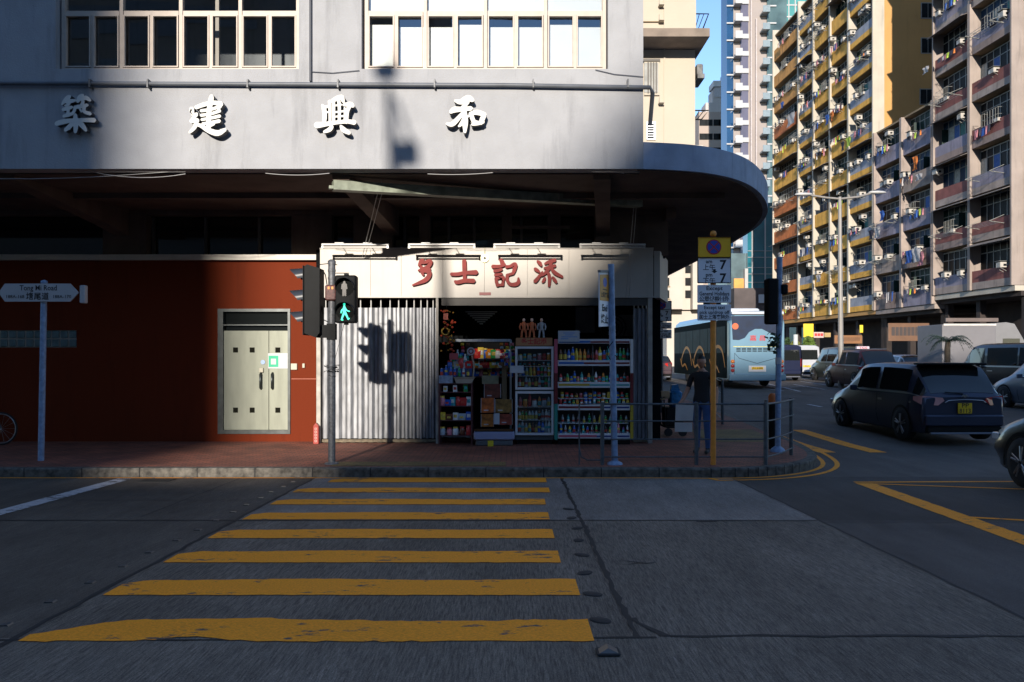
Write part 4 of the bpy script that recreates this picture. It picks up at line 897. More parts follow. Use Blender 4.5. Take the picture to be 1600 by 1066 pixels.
# chest freezer and things over it
yz = 15.5; fz = thing('chest_freezer', 'low pale lilac chest freezer on the pavement between the rack and the tall fridge', 'freezer', (X(772,yz), yz+.3, -.139))
q = MB(); q.bbox(X(740,yz),X(804,yz),yz,yz+.5,Zz(688,yz),Zz(675,yz),.04); q.build('body', mat('lilac_enamel', (.30,.31,.46), .35, var=.05), fz)
q = MB(); q.bbox(X(743,yz),X(801,yz),yz+.03,yz+.47,-.139,Zz(688.2,yz),.03); q.build('base', mat('grey_base', (.10,.11,.12), .5, var=.2), fz)
q = MB(); q.bbox(X(741,yz),X(803,yz),yz+.01,yz+.49,Zz(674.8,yz),Zz(670,yz),.02); q.build('lid', M_glass, fz)
q = MB(); q.box(X(762,15.4),X(771,15.4),15.44,15.452,-.139,-.139+.11); q.build('hazard_tag', mat('yellow_tag', (.65,.50,.02), .5, var=.2, scale=50), None, 'small bright yellow tag standing in front of the freezer', 'tag', at=(X(766.5,15.4),15.446,-.139))
posters = ((752,772,622,645,'orange and brown snack poster, upper left of those over the freezer',(.42,.10,.02)),(774,800,624,645,'green and orange snack poster, upper right of those over the freezer',(.22,.12,.03)),(752,771,647,667,'orange snack poster, lower left of those over the freezer',(.36,.12,.02)),(780,800,647,664,'red and brown snack poster, lower right of those over the freezer',(.26,.05,.03)),(757,782,600,622,'dark red picture board above the posters over the freezer',(.12,.03,.02)))
for i, (a, b, c0, c1, lb, cl_) in enumerate(posters):
    y = 15.62+.02*i; q = MB(); m_ = mat(f'snack_poster_print_{"abcde"[i]}', cl_, .35, var=.75, scale=9, detail=6)
    q.use(m_).box(X(a,y),X(b,y),y,y+.006,Zz(c1,y),Zz(c0,y)); q.use(mat('white_card',0))
    for e in (X(a,y)-.008, X(b,y)+.0005): q.box(e,e+.0075,y-.002,y+.006,Zz(c1,y),Zz(c0,y))
    q.box(X(a,y)+.05,X(a,y)+.14,y-.003,y-.001,Zz(c1-3,y),Zz(c1-4.5,y)); q.build('poster', None, None, lb, 'poster', 'snack posters over the freezer', at=P((a+b)/2,(c0+c1)/2,y))
q = MB(); q.box(X(772,15.58),X(780.5,15.58),15.58,15.59,Zz(663,15.58),Zz(646,15.58)); q.build('price_list', mat('white_card',0), None, 'narrow white price list between the posters over the freezer', 'price card', at=P(776,655,15.58))
q = MB(); q.box(X(753,17),X(779,17),17,17.03,Zz(600,17),Zz(587,17)); q.build('picture_board', mat('cream_board', (.5,.42,.24), .5, var=.25, scale=8), None, 'cream board standing at the back of the shop behind the freezer', 'board', at=P(766,600,17))
q = MB(); q.bbox(X(784,16.6),X(792,16.6),16.6,16.75,Zz(640,16.6),Zz(572,16.6),.02); q.use(redf).bbox(X(782,16.58),X(788,16.58),16.5,16.59,Zz(572,16.58),Zz(558,16.58),.02); q.build('cardboard_roll', mat('tan_cardboard', (.34,.22,.12), .7, var=.15), None, 'tall tan cardboard roll leaning beside the tall fridge inside the shop', 'cardboard roll', at=P(788,640,16.6))
# red incense box by the corner
ib = thing('incense_holder', 'small red lattice offering box on the pavement at the foot of the corner trim', 'offering box', P(494.5,694,15.9))
x, y = X(494.5,15.9), 15.9; q = MB(); q.bbox(x-.055,x+.055,y-.05,y+.05,-.139,.22,.01); q.prism([(x-.05,.221),(x+.05,.221),(x,.28)], lambda u,v,d: (u,d,v), y-.04, y+.04); q.build('box', mat('bright_red_enamel', (.42,.03,.015), .4, var=.1), ib)
q = MB()
for i in range(5): q.tube([(x+.02*math.cos(a),y-.052,-.08+.06*i+.02*math.sin(a)) for a in [2*math.pi*k_/8 for k_ in range(8)]], .005, 4, True)
q.build('lettering', mat('white_enamel_mark', (.6,.5,.45), .5, var=0), ib)

# more goods hung and stacked in the dim middle of the shop
goods(['bag','carton','jar'], ['red','yellow','blue','orange','green','white'], 742, 800, 560, 17.9, 9, 'upper dim back shelf of the shop', 1.5, 'goods on the back shelves of the shop')
goods(['carton','bag'], ['orange','white','red','teal','yellow'], 742, 800, 575, 17.9, 9, 'middle dim back shelf of the shop', 1.5, 'goods on the back shelves of the shop')
goods(['jar','bag'], ['blue','pink','brown','yellow'], 742, 800, 588, 17.9, 9, 'lower dim back shelf of the shop', 1.4, 'goods on the back shelves of the shop')
bs = thing('back_shelf', 'dark wooden shelves on the back wall of the shop', 'shelf', (X(770,18), 18, -.139)); 
for py in (560.5, 575.5, 588.5):
    q = MB(); q.box(X(738,18), X(804,18), 17.7, 18.2, Zz(py+1.5,17.9), Zz(py,17.9)-.002); q.build('shelf', M_rk, bs)
for px in (739, 803): q = MB(); q.box(X(px,18)-.02, X(px,18)+.02, 17.7, 18.2, -.139, Zz(545,17.9)); q.build('upright', M_rk, bs)
for i, px in enumerate((722, 731, 785, 793, 801)):
    t = thing('hanging_packets', ['string of small snack packets hanging from the crossbar, leftmost','string of small snack packets hanging from the crossbar, second from left','string of small snack packets hanging from the crossbar, third from left','string of small snack packets hanging from the crossbar, second from right','string of small snack packets hanging from the crossbar, rightmost'][i], 'packets', P(px,533,16.15), 'strings of packets on the crossbar'); rr = random.Random(i+20)
    q = MB()
    for k_ in range(rr.randrange(5,9)):
        q.use(mat(list(cols)[rr.randrange(12)]+'_drink', 0)); z = Zz(536+k_*5.2,16.15); a = rr.uniform(-.02,.02); x = X(px,16.15)+a
        q.add([(x-.035,16.15,z-.055),(x+.035,16.14,z-.055),(x+.032,16.16,z),(x-.032,16.13,z),(x,16.10,z-.03)], [(0,1,4),(1,2,4),(2,3,4),(3,0,4),(0,3,2,1)])
    q.build('packets', None, t)
# ------------------------------------------------------------------ poles, signals, signs
ZP = -.139
# pelican signal post at the crossing
ys = 12.95; xs_ = X(518.5, ys)
sp = thing('crossing_signal', 'grey crossing signal post with a lit green man and a black three-hood vehicle signal', 'traffic signal', (xs_, ys, ZP))
q = MB(); q.tube([(xs_,ys,ZP),(xs_,ys,Zz(412,ys))], .058, 14); q.lathe([(.066,0),(.066,.05),(.03,.075),(0,.08)], 14, Matrix.Translation((xs_,ys,Zz(413,ys))))
for py in (425,437,449): q.lathe([(.064,0),(.066,.02),(.064,.04)], 14, Matrix.Translation((xs_,ys,Zz(py,ys))))
q.lathe([(.12,0),(.11,.02),(.065,.03)], 14, Matrix.Translation((xs_,ys,ZP)))
q.build('pole', M_pole, sp)
q = MB(); q.bbox(xs_-.09,xs_+.09,ys-.11,ys+.05,Zz(470,ys),Zz(446,ys),.03); q.build('bracket_box', mat('rusty_red_bracket', (.09,.035,.03), .6, var=.5, scale=30), sp)
q = MB(); q.box(xs_-.04,xs_-.01,ys-.115,ys-.108,Zz(453,ys),Zz(449,ys)); q.box(xs_+.02,xs_+.05,ys-.115,ys-.108,Zz(453,ys),Zz(449,ys)); q.build('sticker', M_orange, sp)
q = MB(); q.box(X(497,ys),xs_-.02,ys-.05,ys+.05,Zz(528,ys),Zz(508,ys)); q.box(xs_-.07,xs_+.07,ys-.07,ys+.07,Zz(531,ys),Zz(506,ys)); q.build('clamp_arm', M_black, sp)
q = MB(); n_ = 20
for a, b, c_ in ((X(496,ys),416,.07),(X(527,ys),426,-.02)): q.tube([(xs_-.05,ys,Zz(412,ys)),(a,ys,Zz(414,ys))], .007, 5)
q.tube([(xs_+.05,ys,Zz(427,ys)),(X(545,ys),ys,Zz(427,ys)),(X(545,ys),ys,Zz(431,ys))], .007, 5)
q.tube([(X(504,ys),ys,Zz(422,ys)),(X(509,ys),ys-.02,Zz(430,ys)),(X(511,ys),ys,Zz(445,ys))], .009, 5); q.tube([(X(503,ys),ys,Zz(478,ys)),(X(506,ys),ys,Zz(500,ys)),(X(514,ys),ys,Zz(504,ys))], .009, 5)
q.tube([P(538,505,ys), P(524,560,ys-.08)], .004, 4)
q.build('cable', M_black, sp)
# wire wrapped low on the pole
q = MB(); rr = random.Random(2)
for i in range(14):
    a0 = rr.uniform(0,6.28); r_ = rr.uniform(.06,.13); zz = Zz(rr.uniform(570,592),ys)
    q.tube([(xs_+r_*math.cos(a0+k_*.5), ys+r_*math.sin(a0+k_*.5), zz+rr.uniform(-.02,.02)) for k_ in range(7)], .004, 4)
q.build('wire_tangle', M_black, sp)
# vehicle signal head seen from its side (faces -X)
hx0, hx1 = X(479,ys), X(503,ys); z0, z1 = Zz(526,ys), Zz(416,ys)
q = MB(); q.prism([(hx0,z1-.02),(hx0+.05,z1+.01),(hx1,z1-.05),(hx1,z0+.06),(hx1-.06,z0-.02),(hx0,z0+.05)], lambda u,v,d: (u,d,v), ys-.16, ys+.16)
q.box(hx0-.012,hx0+.0,ys-.20,ys+.20,z0+.02,z1-.01)
hd = q.build('vehicle_signal_head', M_black, sp)
for i, py in enumerate((430, 463.5, 497)):
    zc = Zz(py,ys); q = MB(); rows = []
    for k_ in range(13):
        a = R(-20 + 220*k_/12); rows.append([(hx0-.012, ys-.125*math.cos(a), zc+.125*math.sin(a)-.01), (hx0-.27+.13*(1-max(math.sin(a),-.2)), ys-.122*math.cos(a), zc+.122*math.sin(a)-.025)])
    q.grid(rows, True); rows2 = [[(p[0],(p[1]-ys)*.95+ys,(p[2]-zc)*.95+zc) for p in r_] for r_ in rows]; q.grid(rows2, True)
    vz = q.build('visor', M_hood, hd)
    q = MB(); q.lathe([(.1,0),(.09,.02),(0,.035)], 14, Matrix.Translation((hx0-.012,ys,zc)) @ Matrix.Rotation(R(-90),4,'Y'))
    q.build('lens', mat(('dark_red_lens','dark_amber_lens','dark_green_lens')[i], ((.10,.01,.01),(.12,.06,.01),(.01,.08,.05))[i], .2, var=0), hd)
# pedestrian head
x0, x1, z0, z1 = X(524.5,ys), X(558,ys), Zz(505,ys), Zz(431,ys); xm = (x0+x1)/2
q = MB(); q.bbox(x0,x1,ys-.10,ys+.12,z0,z1,.035); q.box(xm-.03,xm+.03,ys-.04,ys+.04,z1,z1+.03); q.box(xm-.03,xm+.03,ys-.04,ys+.04,z0-.03,z0)
ph = q.build('pedestrian_signal_head', M_black, sp)
def man(cx_, cz, s, walk):
    q = MB(); fn = lambda u,v,d: (cx_+u*s, d, cz+v*s)
    if walk: st_ = [[(0,.34,.05),(.0,.12,.16),(.0,-.02,.15)],[(0,-.02,.12),(-.07,-.2,.09),(-.13,-.38,.08)],[(.03,-.02,.12),(.12,-.2,.09),(.19,-.36,.07)],[(-.02,.16,.08),(-.13,.06,.06),(-.15,-.06,.05)],[(.04,.17,.08),(.13,.06,.06),(.25,.02,.05)],[(-.13,-.38,.06),(-.06,-.39,.05)],[(.19,-.36,.05),(.24,-.31,.05)]]
    else: st_ = [[(0,.34,.05),(.0,.12,.18),(.0,-.02,.16)],[(-.04,-.02,.1),(-.05,-.38,.09)],[(.04,-.02,.1),(.05,-.38,.09)],[(-.09,.16,.07),(-.12,-.06,.06)],[(.09,.16,.07),(.12,-.06,.06)]]
    for i, t_ in enumerate(st_): ribbon(q, [(a,b,c_*.95) for a,b,c_ in t_], lambda u,v,d: (cx_+u*s, d, cz+v*s), ys-.113-.0004*i, ys-.105, .01)
    q.lathe([(.055*s,0),(.055*s,.006)], 12, Matrix.Translation((cx_,ys-.107,cz+.36*s)) @ Matrix.Rotation(R(90),4,'X'))
    return q
for i, (py, walk) in enumerate(((449.5,False),(487,True))):
    zc = Zz(py,ys); q = MB(); q.lathe([(.145,0),(.145,.008)], 20, Matrix.Translation((xm,ys-.10,zc)) @ Matrix.Rotation(R(90),4,'X')); ln = q.build('lens', mat('dark_lens', (.005,.006,.006), .6, var=0, spec=.05), ph)
    man(xm-.01, zc-.01, .34, walk).build('walking_figure' if walk else 'standing_figure', mat('lit_green_man', (.03,.62,.40), .5, var=0, emit=.75) if walk else mat('unlit_red_man', (.03,.024,.022), .4, var=0), ln)
    q = MB(); rows = []
    for k_ in range(17):
        a = R(-15 + 210*k_/16); rows.append([(xm+.152*math.cos(a), ys-.101, zc+.152*math.sin(a)), (xm+.15*math.cos(a), ys-.101-.16*(.35+.65*max(0,math.sin(a))), zc+.148*math.sin(a)-.01)])
    q.grid(rows, True); q.build('visor', M_hood, ph)

# road name sign at the left
y = 13.3; xp = X(64,y); rn = thing('street_name_sign', 'white arrow-ended street name plate reading Tong Mi Road on a pale blue pole', 'street sign', (xp, y, ZP))
q = MB(); q.tube([(X(61,y),y+.06,ZP),(X(66,y),y+.06,Zz(441,y))], .05, 12); q.lathe([(.055,0),(.05,.03),(0,.05)], 12, Matrix.Translation((X(66,y),y+.06,Zz(441.5,y)))); q.build('pole', M_bluepole, rn)
q = MB(); z0, z1 = Zz(471.5,y), Zz(443.5,y); zm = (z0+z1)/2
q.prism([(X(-1,y),zm),(X(9,y),z0),(X(111,y),z0),(X(124,y),zm),(X(111,y),z1),(X(9,y),z1)], lambda u,v,d: (u,d,v), y-.02, y); pl = q.build('name_plate', mat('grey_white_plate', (.42,.40,.40), .45, var=.06), rn)
q = MB(); xc = X(61.5,y); text_mb(q, 'Tong Mi Road', .125, front(xc,y-.021,Zz(450.5,y)), .002, width=X(90,y)-X(32,y)+.0, bold=.012)
text_mb(q, '塘尾道', .13, front(X(60,y),y-.021,Zz(464,y)), .002, width=.38, bold=.018, space=1.1); text_mb(q, '188A-168', .075, front(X(25,y),y-.021,Zz(464,y)), .002, width=.30, bold=.01); text_mb(q, '188A-170', .075, front(X(98,y),y-.021,Zz(464,y)), .002, width=.30, bold=.01)
q.build('lettering', M_txt, pl)
q = MB(); q.bbox(X(125,y),X(134,y),y-.02,y+.08,Zz(474,y),Zz(446,y),.02); q.build('cross_plate', mat('grey_white_plate', 0), rn)

# orange post with waiting restriction plates
def rest_post(px, y, base, poleX, pm, label, s=1.0, simple=False):
    x = X(px,y); t = thing('parking_sign', label, 'parking sign', (x, y, base))
    k_ = y/12.73
    W_ = .27 if not simple else .275
    def zz(py): return Zz(py,y)
    if not simple:
        q = MB(); q.tube([(x,y+.05,base),(x,y+.05,zz(371))], .045, 14); q.lathe([(.0,-.055),(.04,-.04),(.055,0),(.04,.04),(0,.055)], 14, Matrix.Translation((x,y+.05,zz(365)))); q.build('pole', pm, t)
        e = (370,403,443,445.5,473.5,476,501)
    else:
        q = MB(); q.tube([(x,y+.05,base),(x,y+.05,zz(470))], .045, 10); q.build('pole', pm, t); e = (470,484,502.5,504,514,515,529)
    xa, xb = x-W_, x+W_
    q = MB(); q.bbox(xa,xb,y-.02,y,zz(e[2]),zz(e[0]),.02); p1 = q.build('restriction_plate', M_txt, t)
    b_ = .012
    q = MB(); q.bbox(xa+b_,xb-b_,y-.024,y-.021,zz(e[1])+.006,zz(e[0])-b_,.01); q.build('yellow_panel', M_signy if not simple else M_signw, p1)
    q = MB(); q.bbox(xa+b_,xb-b_,y-.024,y-.021,zz(e[2])+b_,zz(e[1])-.004,.01); q.build('white_panel', M_signw, p1)
    zc = (zz(e[0])+zz(e[1]))/2; Mx = lambda d: Matrix.Translation((x-.01,y-d,zc)) @ Matrix.Rotation(R(90),4,'X')
    q = MB(); q.use(M_redp).lathe([(.122,0),(.122,.003)], 26, Mx(.0245)); q.use(M_blue).lathe([(.102,0),(.102,.003)], 26, Mx(.027)); q.use(M_redp)
    for a in (45,-45):
        q.obox(Matrix.Translation((x-.01,y-.0315-(.0006 if a > 0 else 0),zc)) @ Matrix.Rotation(R(a),4,'Y'), .21, .002, .018)
    q.build('no_stopping_symbol', None, p1)
    q = MB(); h = zz(e[1]) - zz(e[2]); za = zz(e[1]) - .04; fr_ = lambda u_, v_: front(x+u_, y-.0245, za-v_)
    for i, (en, ch) in enumerate((('am','上午'),('pm','下午'))):
        v_ = .035*h/.40 + i*h*.52
        text_mb(q, en, .085*h/.40, fr_(-.085, v_-.012), .002, bold=.02); text_mb(q, ch, .10*h/.40, fr_(-.085, v_+.085*h/.4), .002, bold=.01); text_mb(q, '7', .20*h/.40, fr_(.135, v_+.045*h/.4), .002, bold=.025)
    q.build('lettering', M_txt, p1)
    q = MB(); ss = h/.40; q.prism([(-.02,.03),(.02,.03),(.02,.0),(.05,0),(0,-.035),(-.05,0),(-.02,0)], lambda u,v,d: (x+u*ss, d, za-.5*h+.03+v*ss), y-.0265, y-.0245); q.build('arrow', M_txt, p1)
    for (a, b, lines) in ((e[3],e[4],('Except','General Holidays','公眾假期例外')),(e[5],e[6],('Except taxi','pick up/drop off','的士上落客除外'))):
        q = MB(); q.bbox(xa,xb,y-.02,y,zz(b),zz(a),.015); pl_ = q.build('supplementary_plate', M_signw, t); hh = zz(a)-zz(b)
        q = MB()
        for i, tx in enumerate(lines): text_mb(q, tx, hh*.30, front(x, y-.0205, zz(a)-hh*(.20+.30*i)), .0015, width=[.26 if i == 0 and len(tx) < 8 else .33, .48, .48][i], bold=.02)
        q.build('lettering', M_txt, pl_)
    return t
rest_post(1115.5, 12.8, ZP, None, M_orange, 'near parking restriction sign with yellow top panel on an orange post')
rest_post(1034, 22.5, pz(22.5), None, mat('dark_grey_post', (.06,.06,.065), .5), 'distant parking restriction sign on a dark post beyond the shop corner', simple=True)

# blue post with perpendicular End sign
y = 12.9; xp = X(957,y); et = thing('end_sign', 'blue post with an edge-on orange and white End sign near the wide cooler', 'street sign', (xp, y, ZP))
q = MB(); q.tube([(X(960.5,y),y,ZP),(X(954.5,y),y,Zz(413,y))], .052, 14); q.lathe([(.13,0),(.12,.03),(.055,.06)], 12, Matrix.Translation((X(960.5,y),y,ZP))); q.build('pole', M_bluepole, et)
# plate runs from the pole to the left and away from viewer at an angle
A = Vector((X(952,y), y-.03, 0)); B = Vector((X(935.5,y+.35), y+.35-.6, 0)); A = Vector((X(951.5,y), y+.02, 0)); B = Vector((X(936,12.5), 12.5, 0)); dv = (B-A); L_ = dv.length; dv.normalize()
nv = Vector((dv.y, -dv.x, 0)); nv = nv if nv.y < 0 else -nv
def epl(u, v, d): p_ = B + (-dv)*u + nv*d; return (p_.x, p_.y, v)
q = MB(); q.prism([(0,Zz(512,y)),(L_,Zz(510,y)),(L_,Zz(426,y)),(0,Zz(430,y))], epl, -.008, .008); q.build('plate', M_signw, et)
q = MB(); q.prism([(.006,Zz(472,y)),(L_-.01,Zz(471,y)),(L_-.01,Zz(429,y)),(.006,Zz(433,y))], epl, .0085, .012); op = q.build('orange_panel', mat('orange_sign_face', (.55,.24,.015), .4), et)
def emap(u0, v0): return lambda u, v, d: epl(u0+u*.999, v0+v, .013+d)
q = MB(); 
pts_ = [(L_*.52+.075*math.cos(a)*1.2, Zz(443,y)+.075*math.sin(a)) for a in [2*math.pi*i/18 for i in range(18)]]; q.prism(pts_, epl, .0125, .014); q.build('blue_symbol', M_blue, op)
q = MB(); q.prism([(L_*.3,Zz(455,y)),(L_*.75,Zz(455,y)),(L_*.75,Zz(453.6,y)),(L_*.3,Zz(453.6,y))], epl, .0125, .014); text_mb(q, '上落客貨', .09, emap(L_*.5, Zz(463,y)), .001, width=L_*.8, bold=.02)
text_mb(q, 'End', .15, emap(L_*.5, Zz(483,y)), .001, width=L_*.52, bold=.025); text_mb(q, '終止', .16, emap(L_*.5, Zz(500.5,y)), .001, width=L_*.72, bold=.02); q.build('lettering', M_txt, et)
q = MB(); q.bar((A.x,A.y,Zz(424,y)),(B.x,B.y,Zz(428,y)),.05,.04); q.build('top_bracket', mat('grey_bracket', (.10,.12,.13), .5), et)
q = MB(); rr = random.Random(4)
q.tube([(X(957,y),y-.06,Zz(534,y)),(X(948,y),y-.08,Zz(545,y)),(X(949,y),y-.07,Zz(556,y)),(X(953,y),y-.06,Zz(562,y))], .008, 5); q.tube([(X(960,y),y-.05,Zz(555,y)),(X(968,y),y-.05,Zz(563,y))], .007, 5); q.build('cable_tie', M_black, et)

# railings
M_rail = mat('grey_green_rail_paint', (.07,.08,.088), .5, var=.3, scale=15)
def railing(pts, posts, label, h=.98, grp='pedestrian railings along the kerb', light=False):
    t = thing('railing', label, 'railing', (pts[0][0], pts[0][1], pz(pts[0][1])), grp)
    q = MB()
    for zf in (1.0,.72,.42,.13): q.tube([(a,b,pz(b)+h*zf) for a,b in pts], .013 if zf < 1 else .018, 6)
    q.build('rail', M_rail, t)
    for (a,b) in posts:
        q = MB(); q.tube([(a,b,pz(b)),(a,b,pz(b)+h+.03)], .033, 10); q.build('post', M_rail, t)
    return t
yr_ = 12.85
railing([(X(941,yr_),yr_),(X(1088,yr_),yr_)], [(X(941,yr_),yr_),(X(1088,yr_),yr_)], 'grey railing panel between the blue sign post and the orange sign post')
railing([(X(1092,yr_),yr_),(X(1196,yr_),yr_)], [(X(1196,yr_),yr_)], 'grey railing panel to the right of the orange sign post')
railing([(X(1198,yr_),yr_),(X(1222,13.4),13.4),(X(1240,14.2),14.2)], [(X(1203,13.3),13.5),(X(1236,14.1),14.1)], 'short curved railing panel at the kerb corner around the blue grey signal pole')
railing([(X(1122,20),19.6),(X(1129,21),22.5)], [(X(1122,20),19.6),(X(1129,21),22.5)], 'farther railing panel beside the tour coach', 1.05)
hp = thing('wire_hoop', 'thin grey wire hoop frame beside the railing end post', 'hoop', (X(905,yr_), yr_, ZP)); q = MB()
q.tube([(X(905,yr_),yr_,Zz(632,yr_)),(X(905,yr_),yr_,Zz(700,yr_)),(X(908,yr_),yr_,Zz(714,yr_)),(X(918,yr_),yr_,Zz(719,yr_)),(X(939,yr_),yr_,Zz(719,yr_))], .012, 6); q.tube([(X(905,yr_),yr_,Zz(632,yr_)),(X(939,yr_),yr_,Zz(631,yr_))], .01, 6); q.tube([(X(905,yr_),yr_,Zz(700,yr_)),(X(905,yr_),yr_,ZP)],.012,6); q.build('frame', M_rail, hp)
cb = thing('cardboard_sheet', 'folded off-white cardboard sheets hung over the railing beside the orange post', 'cardboard', (X(1068,12.8), 12.8, Zz(675,12.8)))
q = MB(); y = 12.79
q.prism([(X(1054,y),Zz(657,y)),(X(1081,y),Zz(657,y)),(X(1083,y),Zz(633,y)),(X(1055,y),Zz(632,y))], lambda u,v,d: (u,d,v), y-.06, y-.045); q.prism([(X(1053,y),Zz(674,y)),(X(1080,y),Zz(674.5,y)),(X(1080,y),Zz(660,y)),(X(1053,y),Zz(659.5,y))], lambda u,v,d: (u,d,v), y-.075, y-.062)
q.build('sheet', mat('off_white_card', (.40,.36,.34), .8, var=.08, scale=6), cb)

# right hand signal pole
y = 14.6; xp = X(1216,y); rp = thing('signal_pole', 'blue grey pole on the kerb corner with the black back of a traffic signal', 'traffic signal', (xp, y, ZP))
q = MB(); q.tube([(X(1215,y),y,ZP),(X(1218,y),y,Zz(402,y))], .052, 14); q.lathe([(.14,0),(.12,.05),(.055,.10)], 12, Matrix.Translation((X(1215,y),y,ZP))); q.build('pole', M_bluepole, rp)
q = MB(); q.bbox(X(1196,y),X(1213,y),y-.15,y+.12,Zz(507,y),Zz(436,y),.04); q.box(X(1210,y),X(1217,y),y-.04,y+.04,Zz(450,y),Zz(446,y)); q.bbox(X(1219,y),X(1229,y),y-.1,y+.1,Zz(460,y),Zz(445,y),.03); q.build('signal_head', M_black, rp)
q = MB(); rr = random.Random(8)
for i in range(40):
    c_ = P(1209+rr.gauss(0,4.5), 533+rr.gauss(0,7), y-.08+rr.uniform(-.08,.08)); a = Vector((rr.uniform(-1,1),rr.uniform(-1,1),rr.uniform(-1,1))).normalized()*.07; b = a.orthogonal()*.5
    q.add([c_-a, c_+b, c_+a, c_-b], [(0,1,2,3)])
q.build('climber', mat('dark_leaf', (.02,.045,.02), .6, var=.3), rp)
q = MB(); q.lathe([(.056,0),(.058,.02),(.058,.10),(.056,.12)], 14, Matrix.Translation((X(1216.5,y),y,Zz(569,y)))); q.build('band', mat('pale_tape', (.5,.5,.52), .5, var=.2), rp)
bo = thing('bollard', 'orange-topped black bollard behind the corner signal pole', 'bollard', (X(1207,15), 15, ZP)); q = MB(); q.tube([(X(1207,15),15,ZP),(X(1207,15),15,Zz(630,15))], .07, 12); q.build('post', M_black, bo)
q = MB(); q.lathe([(.08,0),(.08,.13),(.05,.18),(0,.19)], 12, Matrix.Translation((X(1207,15),15,Zz(630,15)))); q.build('cap', mat('orange_cap', (.55,.13,.02), .5, var=.1), bo)

# lamp post in the far street
y = 36; lp = thing('street_lamp', 'tall grey double-armed street lamp standing before the flats', 'street lamp', (X(1314,y), y, gz(y))); q = MB()
q.tube([(X(1314,y),y,gz(y)),(X(1312,y),y,Zz(308,y))], [.13,.075], 10)
q.build('pole', mat('pale_lamp_grey', (.32,.30,.28), .45, var=.1), lp); q = MB(); q.tube([(X(1265,y),y,Zz(305,y)),(X(1290,y),y,Zz(309,y)),(X(1312,y),y,Zz(311,y)),(X(1340,y),y,Zz(308,y)),(X(1362,y),y,Zz(302,y))], .05, 8); q.build('arm', mat('pale_lamp_grey',0), lp)
for px, py, s_ in ((1256,304,-1),(1370,301,1)):
    q = MB(); q.lathe([(0,-.4),(.13,-.3),(.17,0),(.13,.25),(.05,.4)], 10, Matrix.Translation(P(px,py,y)) @ Matrix.Rotation(R(90*s_),4,'Y') @ Matrix.Diagonal((.5,1,1,1))); q.build('lamp_head', mat('lamp_head_grey', (.42,.42,.42), .4, var=.05), lp)

# bicycle at the far left
bk = thing('bicycle', 'dark bicycle parked against the shaded wall at the left edge', 'bicycle', (X(-12,15.6), 15.6, ZP)); bx_ = X(2,15.6); y = 15.6
for cx_ in (bx_, bx_-1.05):
    q = MB(); q.tube([(cx_+.31*math.cos(a),y,ZP+.33+.31*math.sin(a)) for a in [2*math.pi*i/28 for i in range(28)]], .017, 6, True); wh = q.build('wheel', M_rub, bk)
    q = MB(); q.tube([(cx_+.285*math.cos(a),y,ZP+.33+.285*math.sin(a)) for a in [2*math.pi*i/28 for i in range(28)]], .009, 5, True)
    for i in range(14): a = 2*math.pi*i/14; q.tube([(cx_,y,ZP+.33),(cx_+.28*math.cos(a),y,ZP+.33+.28*math.sin(a))], .0022, 3)
    q.build('rim', mat('bike_rim', (.5,.5,.5), .3, metal=.8, var=0), wh)
q = MB(); a, b, c_, d_, e_ = (bx_-1.05,y,ZP+.33),(bx_-.62,y,ZP+.33),(bx_-.75,y,ZP+.78),(bx_-.16,y,ZP+.80),(bx_,y,ZP+.33)
for p_, r_ in ((a,b),(a,c_),(b,c_),(c_,d_),(b,d_),(d_,e_)): q.tube([p_,r_], .014, 6)
q.tube([d_,(bx_-.2,y,ZP+.98)], .012, 6); q.tube([(bx_-.22,y-.25,ZP+.98),(bx_-.2,y,ZP+1.0),(bx_-.22,y+.25,ZP+.98)], .011, 6); q.build('frame', mat('bike_frame', (.05,.06,.07), .4), bk)
q = MB(); q.bbox(bx_-.9,bx_-.65,y-.07,y+.07,ZP+.86,ZP+.91,.02); q.tube([c_,(bx_-.77,y,ZP+.87)],.012,6); q.build('saddle', M_black, bk)

# handcart with a blue bag and cardboard
hc = thing('handcart', 'dark handcart on the pavement beyond the railing', 'handcart', (X(1048,17.5), 17.5, pz(17.5))); q = MB(); y = 17.5; b0 = pz(y)
q.box(X(1036,y),X(1066,y),y-.3,y+.3,b0+.18,b0+.22)
for a_ in (-1,1): q.tube([(X(1036,y),y+.28*a_,b0+.2),(X(1033,y),y+.28*a_,b0+.95)], .015, 6)
q.tube([(X(1033,y),y-.28,b0+.95),(X(1033,y),y+.28,b0+.95)], .015, 6); q.bbox(X(1037,y),X(1064,y),y-.25,y+.25,b0+.221,b0+.62,.03); q.build('frame', M_black, hc)
for a_ in (1040,1062):
    q = MB(); q.lathe([(.09,-.02),(.09,.02)], 14, Matrix.Translation((X(a_,y),y-.3,b0+.09)) @ Matrix.Rotation(R(90),4,'X')); q.build('wheel', M_rub, hc)
q = MB(); q.bbox(X(1045,y),X(1064,y),y-.18,y+.18,b0+.621,b0+.98,.07); q.prism([(X(1047,y),b0+.97),(X(1062,y),b0+.97),(X(1058,y),b0+1.12),(X(1049,y),b0+1.10)], lambda u,v,d: (u,d,v), y-.06, y+.06); q.build('bag', mat('blue_plastic_bag', (.02,.14,.30), .3, var=.4, scale=14, bump=.8, bscale=18), None, 'crumpled bright blue plastic bag on the handcart', 'bag', at=P(1054,625,17.5))
q = MB(); q.box(X(1032,17.2),X(1045,17.2),17.1,17.3,b0+.86,b0+.98); q.bar((X(1032,17.2),17.2,b0+.8),(X(1044,17.2),17.2,b0+.85),.2,.03); q.build('cardboard_pile', mat('tan_cardboard',0), None, 'small pile of tan cardboard on the left end of the handcart', 'cardboard', at=P(1038,610,17.2))

